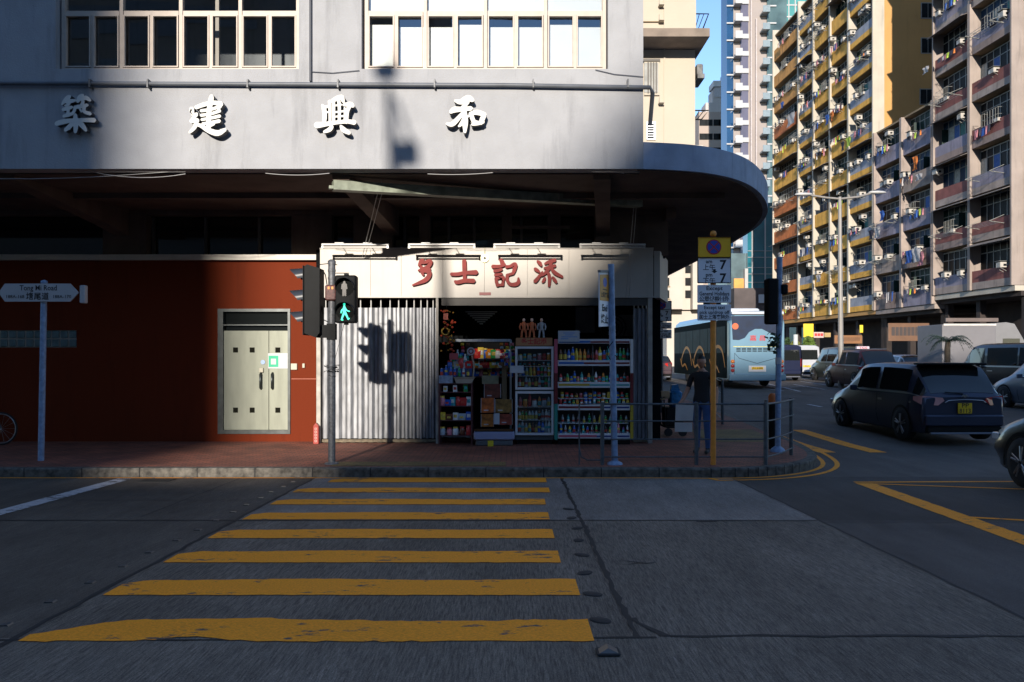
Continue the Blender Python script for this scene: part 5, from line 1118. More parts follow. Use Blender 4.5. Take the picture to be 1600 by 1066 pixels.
# person behind the orange post: one skinned surface
def person():
    y0 = 14.35; xb = X(1097, y0); b0 = pz(y0)
    V = []; E_ = []; Rr = []
    def v(x, y, z, r, par=None, r2=None):
        V.append((x, y, z)); Rr.append((r, r2 or r)); i = len(V)-1
        if par is not None: E_.append((par, i))
        return i
    pel = v(0,0,.93,.155,None,.125)
    wa = v(0,.0,1.08,.135,pel,.11); ch = v(0,-.01,1.28,.165,wa,.12); sh_ = v(0,-.01,1.42,.13,ch,.095); nk = v(0,-.02,1.50,.058,sh_); nk2 = v(0,-.035,1.55,.055,nk)
    for s_ in (-1,1):
        hp_ = v(s_*.09,0,.88,.105,pel); kn = v(s_*.10,-.03*s_,.50,.068,hp_); ak = v(s_*.10,.03-.02*s_,.11,.045,kn); he = v(s_*.10,.02-.02*s_,.05,.042,ak); to = v(s_*.11,-.15-.02*s_,.035,.036,he)
    # left side arm reaches down and forward to the railing
    a1 = v(-.19,-.01,1.39,.062,sh_); a2 = v(-.25,-.06,1.13,.045,a1); a3 = v(-.30,-.24,.95,.034,a2); a4 = v(-.315,-.31,.915,.027,a3,.02); 
    for i, (dx, ln) in enumerate(((-.03,.062),(-.01,.075),(.01,.072),(.028,.058))):
        f1_ = v(-.315+dx,-.37,.905,.010,a4); f2_ = v(-.315+dx*1.1,-.37-ln*.5,.89,.009,f1_); v(-.315+dx*1.1,-.37-ln*.65,.862,.0075,f2_)
    t1 = v(-.275,-.335,.90,.011,a4); v(-.262,-.37,.88,.009,t1)
    b1 = v(.19,-.01,1.39,.062,sh_); b2 = v(.25,.03,1.12,.045,b1); b3 = v(.26,-.06,.88,.034,b2); b4 = v(.26,-.09,.81,.027,b3,.02)
    for i, dy in enumerate((-.03,-.01,.01,.028)):
        g1 = v(.26,-.09+dy,.75,.010,b4); g2 = v(.255,-.095+dy,.71,.009,g1); v(.245,-.10+dy,.685,.0075,g2)
    t2 = v(.25,-.125,.78,.011,b4); v(.245,-.14,.75,.009,t2)
    me = bpy.data.meshes.new('person'); me.from_pydata(V, E_, []); o = bpy.data.objects.new('tmp', me); C.objects.link(o)
    sk = o.modifiers.new('s', 'SKIN'); sk.use_smooth_shade = True
    for i, r_ in enumerate(Rr): me.skin_vertices[0].data[i].radius = r_
    me.skin_vertices[0].data[0].use_root = True
    sb = o.modifiers.new('b', 'SUBSURF'); sb.levels = 2; sb.render_levels = 2
    dg = bpy.context.evaluated_depsgraph_get(); m2 = bpy.data.meshes.new_from_object(o.evaluated_get(dg)); bpy.data.objects.remove(o)
    import bmesh
    bm_ = bmesh.new(); bm_.from_mesh(m2)
    # head: shaped ball joined in the same mesh
    r0 = bmesh.ops.create_uvsphere(bm_, u_segments=20, v_segments=16, radius=1)['verts']
    for vv in r0:
        x, yy, z = vv.co; fz_ = 1 - .18*max(0,-z)
        nose = .022*math.exp(-((x/.12)**2 + ((z+.12)/.22)**2)) if yy < 0 else 0
        vv.co = (x*.075*fz_, yy*.095*fz_ - nose*1.2 - .045, z*.118 + 1.655)
    bm_.to_mesh(m2); bm_.free()
    sm_ = [mat('person_skin', (.38,.19,.12), .55, var=.08), mat('black_tee_shirt', (.012,.012,.014), .85, var=.2, bump=.4, bscale=20), mat('blue_jeans', (.03,.075,.20), .8, var=.2, scale=9, bump=.4, bscale=30), mat('dark_shoe', (.02,.02,.02), .6), mat('black_hair', (.01,.008,.007), .6)]
    m2.materials.clear()
    for s_ in sm_: m2.materials.append(s_)
    for p_ in m2.polygons:
        c_ = p_.center; p_.use_smooth = True
        if c_.z > 1.54: p_.material_index = 4 if (c_.z > 1.70 or c_.y > -.03) and c_.z > 1.60 else 0
        elif c_.z > 1.475: p_.material_index = 0
        elif abs(c_.x) > .205 and c_.z < 1.20: p_.material_index = 0
        elif c_.z > .93: p_.material_index = 1
        elif abs(c_.x) > .215: p_.material_index = 0
        elif c_.z > .10: p_.material_index = 2
        else: p_.material_index = 3
    po = bpy.data.objects.new('person', m2); C.objects.link(po); po.location = (xb, y0, b0-.0); po.rotation_euler = (0,0,R(-28)); po.scale = (1,1,1.0)
    po['label'] = 'person in black t-shirt and blue jeans standing behind the orange post, hand on the railing'; po['category'] = 'person'
    return po
person()
# ------------------------------------------------------------------ vehicles
def crow(a, t_):
    i = min(int(t_), len(a)-2); f_ = t_-i; p = [a[max(i-1,0)], a[i], a[i+1], a[min(i+2,len(a)-1)]]
    lin = p[1]*(1-f_)+p[2]*f_
    cub = .5*((2*p[1]) + (p[2]-p[0])*f_ + (2*p[0]-5*p[1]+4*p[2]-p[3])*f_*f_ + (3*p[1]-p[0]-3*p[2]+p[3])*f_**3)
    return lin*.35 + cub*.65
def make_car(name, label, x, yrear, L, W, H, paint_, kind='hatch', rz=0, lights='red', plate=None, zoff=0, cat='car', glassm=None, nose_detail=True):
    """rear bumper at (x centre, yrear); drives towards +Y"""
    t = thing(name, label, cat, (x, yrear, gz(yrear+L/2)+zoff), None, True, rz); h = H; w = W/2
    # station: y, (w,z) sill, mid, belt, roof edge, roof mid
    if kind == 'hatch':
        st = [(0,.34,.60,.93,.96,.98,.80,.88,.86,.62),(.05,.22,.55,.96,1.02,1.05,.86,.95,.92,.66),(.22,.20,.55,.98,1.26,1.32,.90,.98,.95,.70),(.62,.2,.55,1.0,h-.10,h-.03,.92,1,.96,.70),(1.5,.2,.55,1.0,h-.045,h,.92,1,.97,.72),(2.5,.2,.55,1.0,h-.05,h-.01,.92,1,.97,.72),(3.0,.2,.55,1.0,h-.14,h-.09,.92,1,.97,.70),(3.75,.2,.55,.99,1.02,1.06,.92,1,.95,.80),(4.3,.2,.52,.84,.90,.93,.9,.98,.90,.70),(4.62,.24,.48,.70,.74,.76,.8,.90,.84,.6),(4.72,.34,.46,.60,.62,.63,.7,.8,.76,.5)]
        base = 4.72
    elif kind == 'sedan':
        st = [(0,.34,.6,.88,.90,.91,.8,.88,.85,.6),(.06,.22,.55,.95,1.0,1.02,.86,.96,.92,.7),(.75,.2,.55,.97,1.04,1.06,.9,.99,.94,.72),(1.35,.2,.55,.97,h-.09,h-.03,.92,1,.96,.68),(2.0,.2,.55,.97,h-.05,h,.92,1,.96,.70),(2.7,.2,.55,.97,h-.09,h-.04,.92,1,.96,.68),(3.4,.2,.55,.96,1.0,1.03,.92,1,.95,.78),(4.2,.2,.5,.80,.86,.88,.9,.97,.9,.7),(4.55,.24,.46,.66,.70,.72,.8,.9,.84,.6),(4.66,.34,.44,.58,.6,.61,.7,.8,.76,.5)]
        base = 4.66
    else: # van
        st = [(0,.30,.6,1.0,h-.22,h-.12,.9,.95,.94,.82),(.05,.24,.6,1.0,h-.12,h-.02,.94,.99,.98,.86),(.5,.22,.6,1.0,h-.09,h,.95,1,.99,.88),(2.5,.22,.6,1.0,h-.09,h,.95,1,.99,.88),(3.4,.22,.6,1.0,h-.16,h-.08,.95,1,.98,.86),(4.2,.22,.6,1.0,1.1,1.13,.95,1,.97,.86),(4.5,.24,.55,.8,.86,.88,.9,.97,.93,.8),(4.66,.34,.5,.62,.64,.65,.8,.9,.86,.6)]
        base = 4.66
    sy = L/base; prof = []
    for (yy, z0, z1, z2, z3, z4, w0, w1, w2, w3) in st:
        prof.append([Vector(p) for p in ((0,yy*sy,z0),(w*w0,yy*sy,z0),(w*w0*1.005,yy*sy,z0+.06),(w*w1,yy*sy,z1),(w*w2,yy*sy,z2),(w*(w2*.3+w3*.7),yy*sy,z3),(w*w3*.75,yy*sy,z4-.012),(0,yy*sy,z4))])
    ns = len(prof); K = len(prof[0])
    def surf(u, v, s_=1):
        i = min(int(v), K-2); f_ = v-i
        a = crow([p[i] for p in prof], u); b = crow([p[i+1] for p in prof], u); p_ = a*(1-f_)+b*f_; return Vector((p_.x*s_, p_.y, p_.z))
    q = MB(); q.use(paint_); nu = (ns-1)*5; vv = [0,1,2,2.5,3,3.5,4,4.5,5,5.5,6,7]
    for s_ in (1,-1):
        rows = [[surf(ns-1 if i == nu else i/5, k_, s_) for k_ in (vv if s_ > 0 else vv[::-1])] for i in range(nu+1)]; q.grid(rows)
        for e_ in (0, ns-1):
            loop = [surf(e_, k_, s_) for k_ in vv]; q.add(loop, [list(range(len(loop)))])
    bd = q.build('body', None, t)
    def patch(us, vs, s_, off=.008, nu_=6, nv_=4):
        rows = []
        for i in range(nu_+1):
            row = []
            for j_ in range(nv_+1):
                u = us[0]+(us[1]-us[0])*i/nu_; v = vs[0]+(vs[1]-vs[0])*j_/nv_
                p_ = surf(u, v, s_); du = surf(min(u+.02,ns-1),v,s_)-surf(max(u-.02,0),v,s_); dv_ = surf(u,min(v+.02,K-1),s_)-surf(u,max(v-.02,0),s_); nn = du.cross(dv_)
                nn = nn.normalized() if nn.length > 1e-9 else Vector((s_,0,0))
                ctr = p_ - Vector((0, L*.45, .8)); 
                if nn.dot(ctr) < 0: nn = -nn
                row.append(p_+nn*off)
            rows.append(row)
        return rows
    gls = glassm or M_glass
    # side windows
    if kind == 'hatch': sw = [(1.35,2.55),(3.0,4.35),(4.5,5.95)]; rw_ = (1.1,2.85); ww = (6.1,6.9)
    elif kind == 'sedan': sw = [(2.35,3.1),(3.2,4.1),(4.2,5.3)]; rw_ = (2.1,2.9); ww = (5.1,5.9)
    else: sw = [(1.2,1.95),(2.05,2.95),(3.1,4.25)]; rw_ = (.0,.9); ww = (4.1,4.9)
    for a, b in sw:
        for s_ in (1,-1): q = MB(); q.grid(patch((a,b),(4.12,4.88),s_)); q.build('side_window', gls, t)
    if kind == 'van':
        q = MB(); q.add([(-w*.80,-.006,1.12),(w*.80,-.006,1.12),(w*.76,-.006,h-.30),(-w*.76,-.006,h-.30)], [(0,1,2,3)]); q.build('rear_window', gls, t)
    else:
        q = MB()
        for s_ in (1,-1): q.grid(patch(rw_,(5.05,7),s_))
        q.build('rear_window', gls, t)
    q = MB()
    for s_ in (1,-1): q.grid(patch(ww,(5.05,7),s_))
    q.build('windscreen', gls, t)
    sx_ = {'hatch': (1.25,2.78,4.42,6.2), 'sedan': (3.15,4.15,5.3), 'van': (2.0,3.02,4.3)}[kind]
    for u_ in sx_:
        for s_ in (1,-1): q = MB(); q.grid(patch((u_-.012,u_+.012),(2.15,4.1 if u_ < 6 else 3.2),s_,.004,1,8)); q.build('door_seam', M_black, t)
    for u_ in sx_[1:3]:
        for s_ in (1,-1): q = MB(); q.grid(patch((u_-.28,u_-.10),(3.62,3.72),s_,.03,3,1)); q.build('door_handle', M_rim, t)
    for s_ in (1,-1): q = MB(); q.grid(patch((sw[0][0],sw[-1][1]),(4.03,4.09),s_,.012,10,1)); q.build('window_trim', M_rim, t)
    # wheels
    r = .33 if kind != 'hatch' else .35
    for yw in (.17*L if kind != 'van' else .2*L, .81*L):
        for s_ in (1,-1):
            q = MB(); Mw = Matrix.Translation((s_*(w-.10), yw, r)) @ Matrix.Rotation(R(90*s_),4,'Y')
            q.lathe([(r*.55,-.1),(r*.97,-.1),(r,-.06),(r,.08),(r*.97,.105),(r*.68,.112)], 24, Mw); wl = q.build('wheel', M_rub, t)
            q = MB(); q.lathe([(r*.68,.108),(r*.60,.09),(.0,.085)], 20, Mw)
            for k_ in range(5):
                for o_ in (-.14,.14):
                    a = 2*math.pi*k_/5+o_; p0 = Mw @ Vector((.03*math.cos(a),.03*math.sin(a),.115)); p1 = Mw @ Vector((r*.66*math.cos(a),r*.66*math.sin(a),.105)); q.tube([p0,p1], [.022,.018], 5)
            q.build('rim', M_rim, wl)
            q = MB(); rows = []
            for k_ in range(15):
                a = R(-12+204*k_/14); rows.append([(s_*(w+.004), yw+(r+.02)*math.cos(a), r+(r+.02)*math.sin(a)), (s_*(w-.0), yw+(r+.075)*math.cos(a), r+(r+.075)*math.sin(a))])
            q.grid(rows); q.build('wheel_arch', M_black, t)
    # rear lamps, bumper, plate
    lm = mat('red_lamp_lens', (.40,.02,.02), .2, var=.1, coat=.5); lw = mat('pale_pink_lamp_lens', (.62,.30,.28), .2, var=.15, coat=.5)
    for s_ in (1,-1):
        q = MB()
        if kind == 'van': q.bbox(min(s_*w*.84,s_*w*.97), max(s_*w*.84,s_*w*.97), -.012, .1, .78, 1.22, .02)
        else: q.add([(s_*w*.93,.05,1.0),(s_*w*.50,-.03,.96),(s_*w*.46,-.035,.90),(s_*w*.60,-.02,.80),(s_*w*.95,.06,.82),(s_*w*1.005,.28,.90),(s_*w*1.0,.28,.98)], [(0,1,2,3,4),(0,4,5,6)])
        q.build('rear_lamp', lw if (lights == 'pale' and s_ < 0) else lm, t)
        q = MB(); q.bbox(min(s_*w*.66,s_*w*.9), max(s_*w*.66,s_*w*.9), L-.20, L-.035, .60, .70, .02); q.build('headlamp', mat('headlamp_glass', (.5,.52,.55), .1, var=0, coat=.5), t)
        q = MB(); q.bbox(min(s_*(w+.02),s_*(w+.18)), max(s_*(w+.02),s_*(w+.18)), L*.60, L*.60+.09, 1.0, 1.13, .025); q.tube([(s_*w*.93,L*.605,1.0),(s_*(w+.05),L*.605,1.04)], .02, 6); q.build('wing_mirror', paint_, t)
    q = MB(); q.bbox(-w*.90, w*.90, -.07, .14, .36, .60, .05); q.build('rear_bumper', paint_, t)
    q = MB(); q.bbox(-w*.86, w*.86, -.05, .14, .22, .355, .04); q.build('lower_bumper', M_black, t)
    q = MB(); q.bbox(-w*.8, w*.8, -.085, -.02, .20, .235, .01) ; q.build('bumper_trim', mat('satin_grey_trim', (.22,.24,.30), .35, metal=.4, var=0), t)
    pzz = .74 if kind != 'van' else .72
    q = MB(); 
    if plate:
        two = len(plate) > 1; pw, phh = (.30,.22) if two else (.46,.11)
        q.bbox(-pw/2,pw/2,-.052,-.03,pzz-phh/2,pzz+phh/2,.008); pl_ = q.build('number_plate', mat('yellow_plate', (.66,.42,.01), .4, var=.05), t)
        q = MB()
        for i, tx in enumerate(plate): text_mb(q, tx, phh*.58 if two else phh*.95, lambda u,v,d,i=i: (u, -.0525-d, pzz+(phh*.26*(1-2*i) if two else 0)+v), .001, width=(pw*.5 if len(tx)==2 else pw*.8), bold=.015)
        q.build('lettering', M_txt, pl_)
    return t
def paintm(n, c, metal=.3, rough=.34): return mat(n, c, rough, metal=metal, var=.04, scale=2, coat=.35, spec=.35)
mpv = make_car('parked_car', 'dark blue grey estate car with a two-line yellow plate waiting behind the box junction', 9.50, 16.75, 4.7, 1.86, 1.70, paintm('dark_blue_grey_paint',(.035,.042,.072)), 'hatch', R(1.5), 'pale', ('PP','8113'))
q = MB(); q.tube([(-.42,-.05,.86),(-.36,-.07,.905),(0,-.085,.925),(.36,-.07,.905),(.44,-.05,.86)], .012, 6); q.build('chrome_trim', M_rim, mpv)
q = MB(); q.prism([(-.075,-.02),(-.03,.03),(.0,.005),(.03,.03),(.075,-.02),(.03,-.01),(0,-.03),(-.03,-.01)], lambda u,v,d: (u,d,v+1.0), -.055, -.03); q.build('badge', M_rim, mpv)
q = MB(); q.bbox(-.70,.70,.28,.72,1.645,1.69,.03); q.build('roof_spoiler', M_black, mpv)
q = MB(); q.tube([(0,.02,1.04),(-.38,.03,1.075)], .012, 5); q.build('wiper', M_black, mpv)
make_car('parked_car', 'black car with bright wheel spokes cut by the right edge of the picture', 8.0, 7.25, 4.7, 1.84, 1.55, paintm('black_car_paint',(.008,.008,.009)), 'hatch', 0, plate=('HK 1',) if False else None)
make_car('parked_car', 'silver estate car at the right edge beyond the dark blue grey car', 16.9, 22.0, 4.8, 1.84, 1.66, paintm('silver_car_paint',(.12,.15,.20)), 'hatch', 0)
taxi = make_car('taxi', 'taxi with silver roof, dark sides and a lit-style roof sign in the traffic queue', 15.55, 33.5, 4.4, 1.69, 1.74, paintm('dark_taxi_red',(.06,.012,.012)), 'hatch', 0)
q = MB(); q.bbox(-.28,.28,1.75,1.93,1.72,1.87,.03); ts = q.build('roof_sign', mat('white_roof_sign', (.6,.5,.55), .4, var=0), taxi)
q = MB(); text_mb(q, 'TAXI', .12, lambda u,v,d: (u, 1.748-d, 1.80+v), .002, width=.34, bold=.02); q.build('lettering', M_redp, ts)
q = MB(); q.bbox(-.56,.56,.75,2.5,1.735,1.752,.006); q.build('roof_panel', paintm('silver_roof',(.22,.25,.32)), taxi)
make_car('parked_car', 'grey green people carrier with dark windows behind the white van', 17.95, 41.5, 4.5, 1.75, 1.88, paintm('grey_green_paint',(.055,.065,.055)), 'hatch', 0, lights='pale')
make_car('van', 'white passenger van with a dark rear window beside the coach', X(1259,49)+.05, 49, 4.8, 1.72, 2.02, mat('white_van_paint', (.55,.56,.60), .3, var=.03), 'van', 0, plate=('RF 618',) if False else ('RF',))
make_car('parked_car', 'white hatchback whose roof shows above the dark blue grey car', 21.6, 42.5, 4.2, 1.7, 1.45, paintm('white_paint_car',(.6,.6,.6), 0), 'hatch', 0)
make_car('van', 'dark van before the grey lorry at the right', 20.4, 30.2, 4.9, 1.8, 2.0, paintm('very_dark_van_paint',(.012,.014,.018)), 'van', 0)
make_car('parked_car', 'small dark car with red tail lamps seen through the gap right of the shop', 8.05, 44, 4.3, 1.7, 1.45, paintm('dark_red_car_paint',(.05,.03,.04)), 'hatch', 0)
make_car('van', 'dark blue van between the coach and the white van', 15.2, 44, 4.8, 1.75, 2.0, paintm('navy_van_paint',(.01,.015,.045)), 'van', 0)

# coach
bY = 35.0; bx0 = X(1139, bY); bw_ = 2.48; bx1 = bx0+bw_; b0 = gz(bY+5); BL = 12.0
co_ = thing('tour_coach', 'silver blue coach with orange swirls on its side and two red characters behind', 'coach', ((bx0+bx1)/2, bY, b0), None, False)
hB = 3.42; xc = (bx0+bx1)/2
def bz(py): return Zz(py, bY)
q = MB(); M_bus = paintm('silver_blue_coach_paint', (.13,.24,.33), .2, .4); M_busd = mat('dark_coach_side_paint', (.008,.014,.017), .85, var=.2, spec=.03) or paintm('dark_coach_side', (.008,.016,.02), 0, .55)
sec = [(-bw_/2,.38),(-bw_/2,2.9),(-bw_/2+.08,3.2),(-bw_/2+.3,hB-.03),(0,hB),(bw_/2-.3,hB-.03),(bw_/2-.08,3.2),(bw_/2,2.9),(bw_/2,.38)]
rows = []
for yy, ins, zt_ in ((0,.06,-.10),(.08,.02,-.03),(.25,0,0),(BL-.3,0,0),(BL,.1,-.2)):
    rows.append([(xc+u*(1-ins/1.2), bY+yy, b0+min(v, v+zt_*(1 if v > 1 else 0))) for u, v in sec])
q.grid(rows, False); q.poly(rows[0]); q.poly(rows[-1][::-1]); q.build('body', M_bus, co_)
q = MB(); q.box(bx0-.012, bx0+.001, bY+.32, bY+BL-.2, b0+.42, b0+3.05); sd_ = q.build('side_panel', M_busd, co_)
for i in range(7):
    q = MB(); a = bY+.6+i*1.6; q.box(bx0-.018, bx0-.0125, a, a+1.5, b0+1.55, b0+2.75); q.build('side_window', mat('coach_window_glass', (.006,.02,.028), .6, var=.3, spec=.08), co_)
q = MB(); M_sw = mat('orange_swirl', (.36,.17,.02), .6, var=.1)
def sw_(pts): ribbon(q, [(bY+a, b0+b, c_) for a, b, c_ in pts], lambda u,v,d: (bx0-d, u, v), .0205, .024)
for k_ in (0, 3.6, 6.6):
    q0 = len(q.v)
    for i, st_ in enumerate(([(.6+k_,1.0,.05),(1.1+k_,1.75,.16),(2.0+k_,1.95,.18),(2.9+k_,1.5,.14),(3.1+k_,1.15,.05)],[(1.6+k_,.75,.05),(2.2+k_,1.05,.14),(2.9+k_,.95,.14),(3.4+k_,1.35,.05)])):
        ribbon(q, [(bY+a, b0+b-.1, c_*.8) for a, b, c_ in st_], lambda u,v,d: (bx0-d, u, v), .0205, .024+.001*i, .01)
q.build('orange_swirl', M_sw, co_)
q = MB(); text_mb(q, 'DOINE 7', .22, lambda u,v,d: (bx0-.013-d, bY+3.3-u*1.0, b0+2.95+v-.02), .002) if False else None
# rear details
q = MB(); q.prism([(bx0+.16,bz(531)),(bx0+.10,bz(494)),(bx1-.10,bz(493)),(bx1-.16,bz(527)),(xc+.75,bz(524)),(xc+.42,bz(518)),(xc+.2,bz(514)),(xc-.1,bz(514)),(xc-.36,bz(519)),(xc-.55,bz(528)),(xc-.8,bz(531.5))], lambda u,v,d: (u,d,v), bY-.012, bY+.02); q.build('rear_window', mat('blue_rear_glass', (.003,.014,.045), .3, var=.3, scale=3, spec=.8), co_)
q = MB(); q.bbox(bx0+.10,bx1-.10,bY-.12,bY+.05,bz(491.5),bz(487),.03); q.build('roof_fairing', mat('white_coach_trim', (.42,.45,.50), .4, var=.05), co_)
q = MB(); q.lathe([(.14,0),(.14,.006)], 16, Matrix.Translation((bx0+.27,bY-.013,bz(510))) @ Matrix.Rotation(R(90),4,'X')); q.build('round_sticker', mat('orange_red_sticker', (.55,.10,.03), .5, var=.05), co_)
q = MB(); text_mb(q, '嘉 昌', .26, front(xc+.02,bY-.013,bz(529)), .004, width=.68, bold=.006); q.build('lettering', M_redp, co_)
q = MB()
for r_ in range(3):
    for c_ in range(8): a = bx0+.32+c_*.235; q.box(a,a+.19,bY-.012,bY+.01,bz(549.5-r_*2.2),bz(548.3-r_*2.2))
q.build('engine_grille', M_black, co_)
q = MB(); q.box(bx0+.18,bx1-.18,bY-.010,bY+.01,bz(542.2),bz(541.2)); q.build('yellow_line', mat('pale_yellow_line', (.5,.45,.15), .5, var=.4, scale=30), co_)
q = MB(); q.tube([(bx0+.24,bY-.008,bz(552)),(bx0+.45,bY-.01,bz(560)),(xc,bY-.012,bz(568)),(bx1-.45,bY-.01,bz(560)),(bx1-.24,bY-.008,bz(553))], .008, 5); q.tube([(bx0+.05,bY-.006,bz(597)),(bx1-.05,bY-.006,bz(595))], .01, 5); q.tube([(bx0+.24,bY-.006,bz(552)),(bx0+.24,bY-.006,bz(595))], .006, 5); q.build('panel_line', M_black, co_)
for i, py in enumerate((565,572,579,587)):
    for xx in (bx0+.16, bx1-.16):
        q = MB(); q.lathe([(.085,0),(.08,.03),(.02,.045)], 12, Matrix.Translation((xx,bY+.0,bz(py))) @ Matrix.Rotation(R(90),4,'X')); q.build('rear_lamp', (lm_ := mat(('amber_lamp','red_dark_lamp','red_dark_lamp','pale_lamp')[i], ((.45,.14,.03),(.22,.02,.02),(.22,.02,.02),(.5,.4,.38))[i], .2, var=0)), co_)
q = MB(); q.bbox(xc-.38,xc+.38,bY-.03,bY+.01,bz(581),bz(571.5),.01); pr = q.build('plate_recess', mat('white_coach_trim',0), co_)
q = MB(); q.bbox(xc-.26,xc+.26,bY-.045,bY-.0305,bz(577.5),bz(573.5),.006); npl = q.build('number_plate', mat('yellow_plate',0), pr)
q = MB(); text_mb(q, 'JN 6488', .10, front(xc,bY-.0455,bz(575.5)), .002, width=.46, bold=.02); q.build('lettering', M_txt, npl)
q = MB(); q.bbox(bx0-.01,bx1+.01,bY-.08,bY+.1,b0+.33,b0+.62,.04); q.build('rear_bumper', M_bus, co_)
for yy in (2.6, 8.4):
    for s_, xx in ((-1,bx0+.14),(1,bx1-.14)):
        q = MB(); Mw = Matrix.Translation((xx,bY+yy,b0+.5)) @ Matrix.Rotation(R(90*s_),4,'Y'); q.lathe([(.28,-.1),(.48,-.1),(.5,-.05),(.5,.10),(.48,.14),(.33,.15)], 20, Mw); wl = q.build('wheel', M_rub, co_); q = MB(); q.lathe([(.33,.145),(.25,.09),(0,.09)], 16, Mw); q.build('rim', M_rim, wl)
q = MB(); q.bbox(xc-.8,xc+.8,bY+2.2,bY+5.0,b0+hB-.01,b0+hB+.22,.1); q.build('roof_unit', mat('white_coach_trim',0), co_)

# box lorry at the right
ly = 37.5; l0 = gz(ly)
lo = thing('box_lorry', 'grey box lorry standing across the street with a silver cab', 'lorry', (22.6, ly, l0), None, False)
q = MB(); q.bbox(X(1472,ly),X(1556,ly),ly,ly+2.3,Zz(577,ly),Zz(507,ly),.03); q.build('cargo_box', mat('grey_cargo_box', (.15,.145,.155), .6, var=.06, scale=2), lo)
q = MB(); q.box(X(1474,ly),X(1556,ly),ly-.02,ly+.001,Zz(509,ly),Zz(506,ly)); q.build('box_edge', mat('pale_box_edge', (.5,.48,.45), .5), lo)
q = MB(); cx0, cx1 = X(1557,ly), X(1612,ly); q.prism([(cx0,Zz(590,ly)),(cx0,Zz(505,ly)),(cx0+.5,Zz(503.5,ly)),(cx0+.9,Zz(506,ly)),(cx0+1.25,Zz(526,ly)),(cx1,Zz(550,ly)),(cx1,Zz(590,ly))], lambda u,v,d: (u,d,v), ly+.1, ly+2.1); q.build('cab', mat('silver_cab', (.22,.215,.22), .4, metal=.3, var=.05), lo)
q = MB(); q.box(cx0+.35,cx0+1.15,ly+.085,ly+.1,Zz(548,ly),Zz(529,ly)); q.build('cab_window', M_glass, lo)
q = MB(); q.box(X(1474,ly),cx1-.2,ly+.3,ly+2.0,l0+.45,l0+.62); q.build('chassis', M_black, lo)
for xx in (X(1490,ly), X(1580,ly)):
    for yy in (ly+.2, ly+2.05): q = MB(); q.lathe([(.2,-.12),(.42,-.12),(.42,.12),(.2,.12)], 18, Matrix.Translation((xx,yy,l0+.42)) @ Matrix.Rotation(R(90),4,'X')); q.build('wheel', M_rub, lo)
# palm before the lorry
y = 35.5; pm = thing('palm', 'small dark cycad-like palm before the grey lorry', 'palm', (X(1478,y), y, gz(y))); q = MB(); q.tube([(X(1480,y),y,gz(y)),(X(1480,y),y,Zz(545,y)),(X(1481,y),y,Zz(533,y))], [.14,.12,.10], 10); q.build('trunk', mat('palm_trunk', (.05,.04,.03), .9, var=.3, scale=12), pm)
q = MB(); rr = random.Random(6); c_ = P(1482,533,y)
for i in range(26):
    a = 2*math.pi*i/26+rr.uniform(-.1,.1); ln = rr.uniform(.8,1.15); up = rr.uniform(.1,.75); pts = []
    for k_ in range(8): f_ = k_/7; pts.append(c_ + Vector((math.cos(a)*ln*f_, math.sin(a)*ln*f_, up*ln*f_ - .75*ln*f_*f_*f_)))
    q.tube(pts, .008, 4)
    for k_ in range(1,8):
        for m_ in (0,.5):
            p_ = pts[k_-1]*(1-m_)+pts[k_]*m_ if k_ else pts[0]; side = Vector((-math.sin(a),math.cos(a),0)); fw = Vector((math.cos(a),math.sin(a),0)); l2 = .22*(1-abs(k_/7-.5)*.9)
            for s_ in (-1,1): tip = p_+side*s_*l2+fw*l2*.5-Vector((0,0,l2*.45)); q.add([p_-fw*.02, p_+fw*.02, tip], [(0,1,2)])
q.build('fronds', mat('dark_palm_leaf', (.02,.04,.03), .5, var=.3), pm)
# ------------------------------------------------------------------ flats across the street
def fx(y): return 30.1 - .034*y
TH = math.atan(.034)
M_bal = {k: mat(f'{k}_parapet_paint', c_, .85, var=.2, scale=1.6, stain=.5) for k, c_ in dict(yellow=(.66,.35,.06), bluegrey=(.27,.29,.34), ochre=(.50,.24,.06), orange=(.50,.15,.04), mauve=(.25,.185,.16), maroon=(.20,.07,.06), lilac=(.22,.20,.25), pinkgrey=(.29,.235,.205)).items()}
M_pier = mat('cream_pier_paint', (.62,.56,.46), .8, var=.10, scale=.8, stain=.2)
M_slab = mat('flat_slab_paint', (.22,.16,.09), .85, var=.2, scale=1)
M_yw = mat('yellow_end_wall', (.68,.37,.12), .85, var=.07, scale=.5, bump=.3, bscale=6, stain=.15)
M_pk2 = mat('pink_grey_wall', (.28,.23,.20), .85, var=.15, scale=.7, stain=.35)
M_wg = [mat(n_, c_, .5, var=.5, scale=1.5, spec=.12) for n_, c_ in (('dark_flat_glass',(.006,.008,.010)),('bluish_flat_glass',(.008,.028,.06)),('greenish_flat_glass',(.008,.022,.018)))]
M_cur = [mat(n_, c_, .8, var=.25, scale=6) for n_, c_ in (('pale_curtain',(.30,.30,.27)),('teal_curtain',(.05,.16,.15)),('brown_curtain',(.16,.08,.04)),('blue_curtain',(.04,.10,.28)))]
M_wf = mat('flat_window_frame', (.24,.24,.22), .5, var=.2, scale=4)
_win = {}
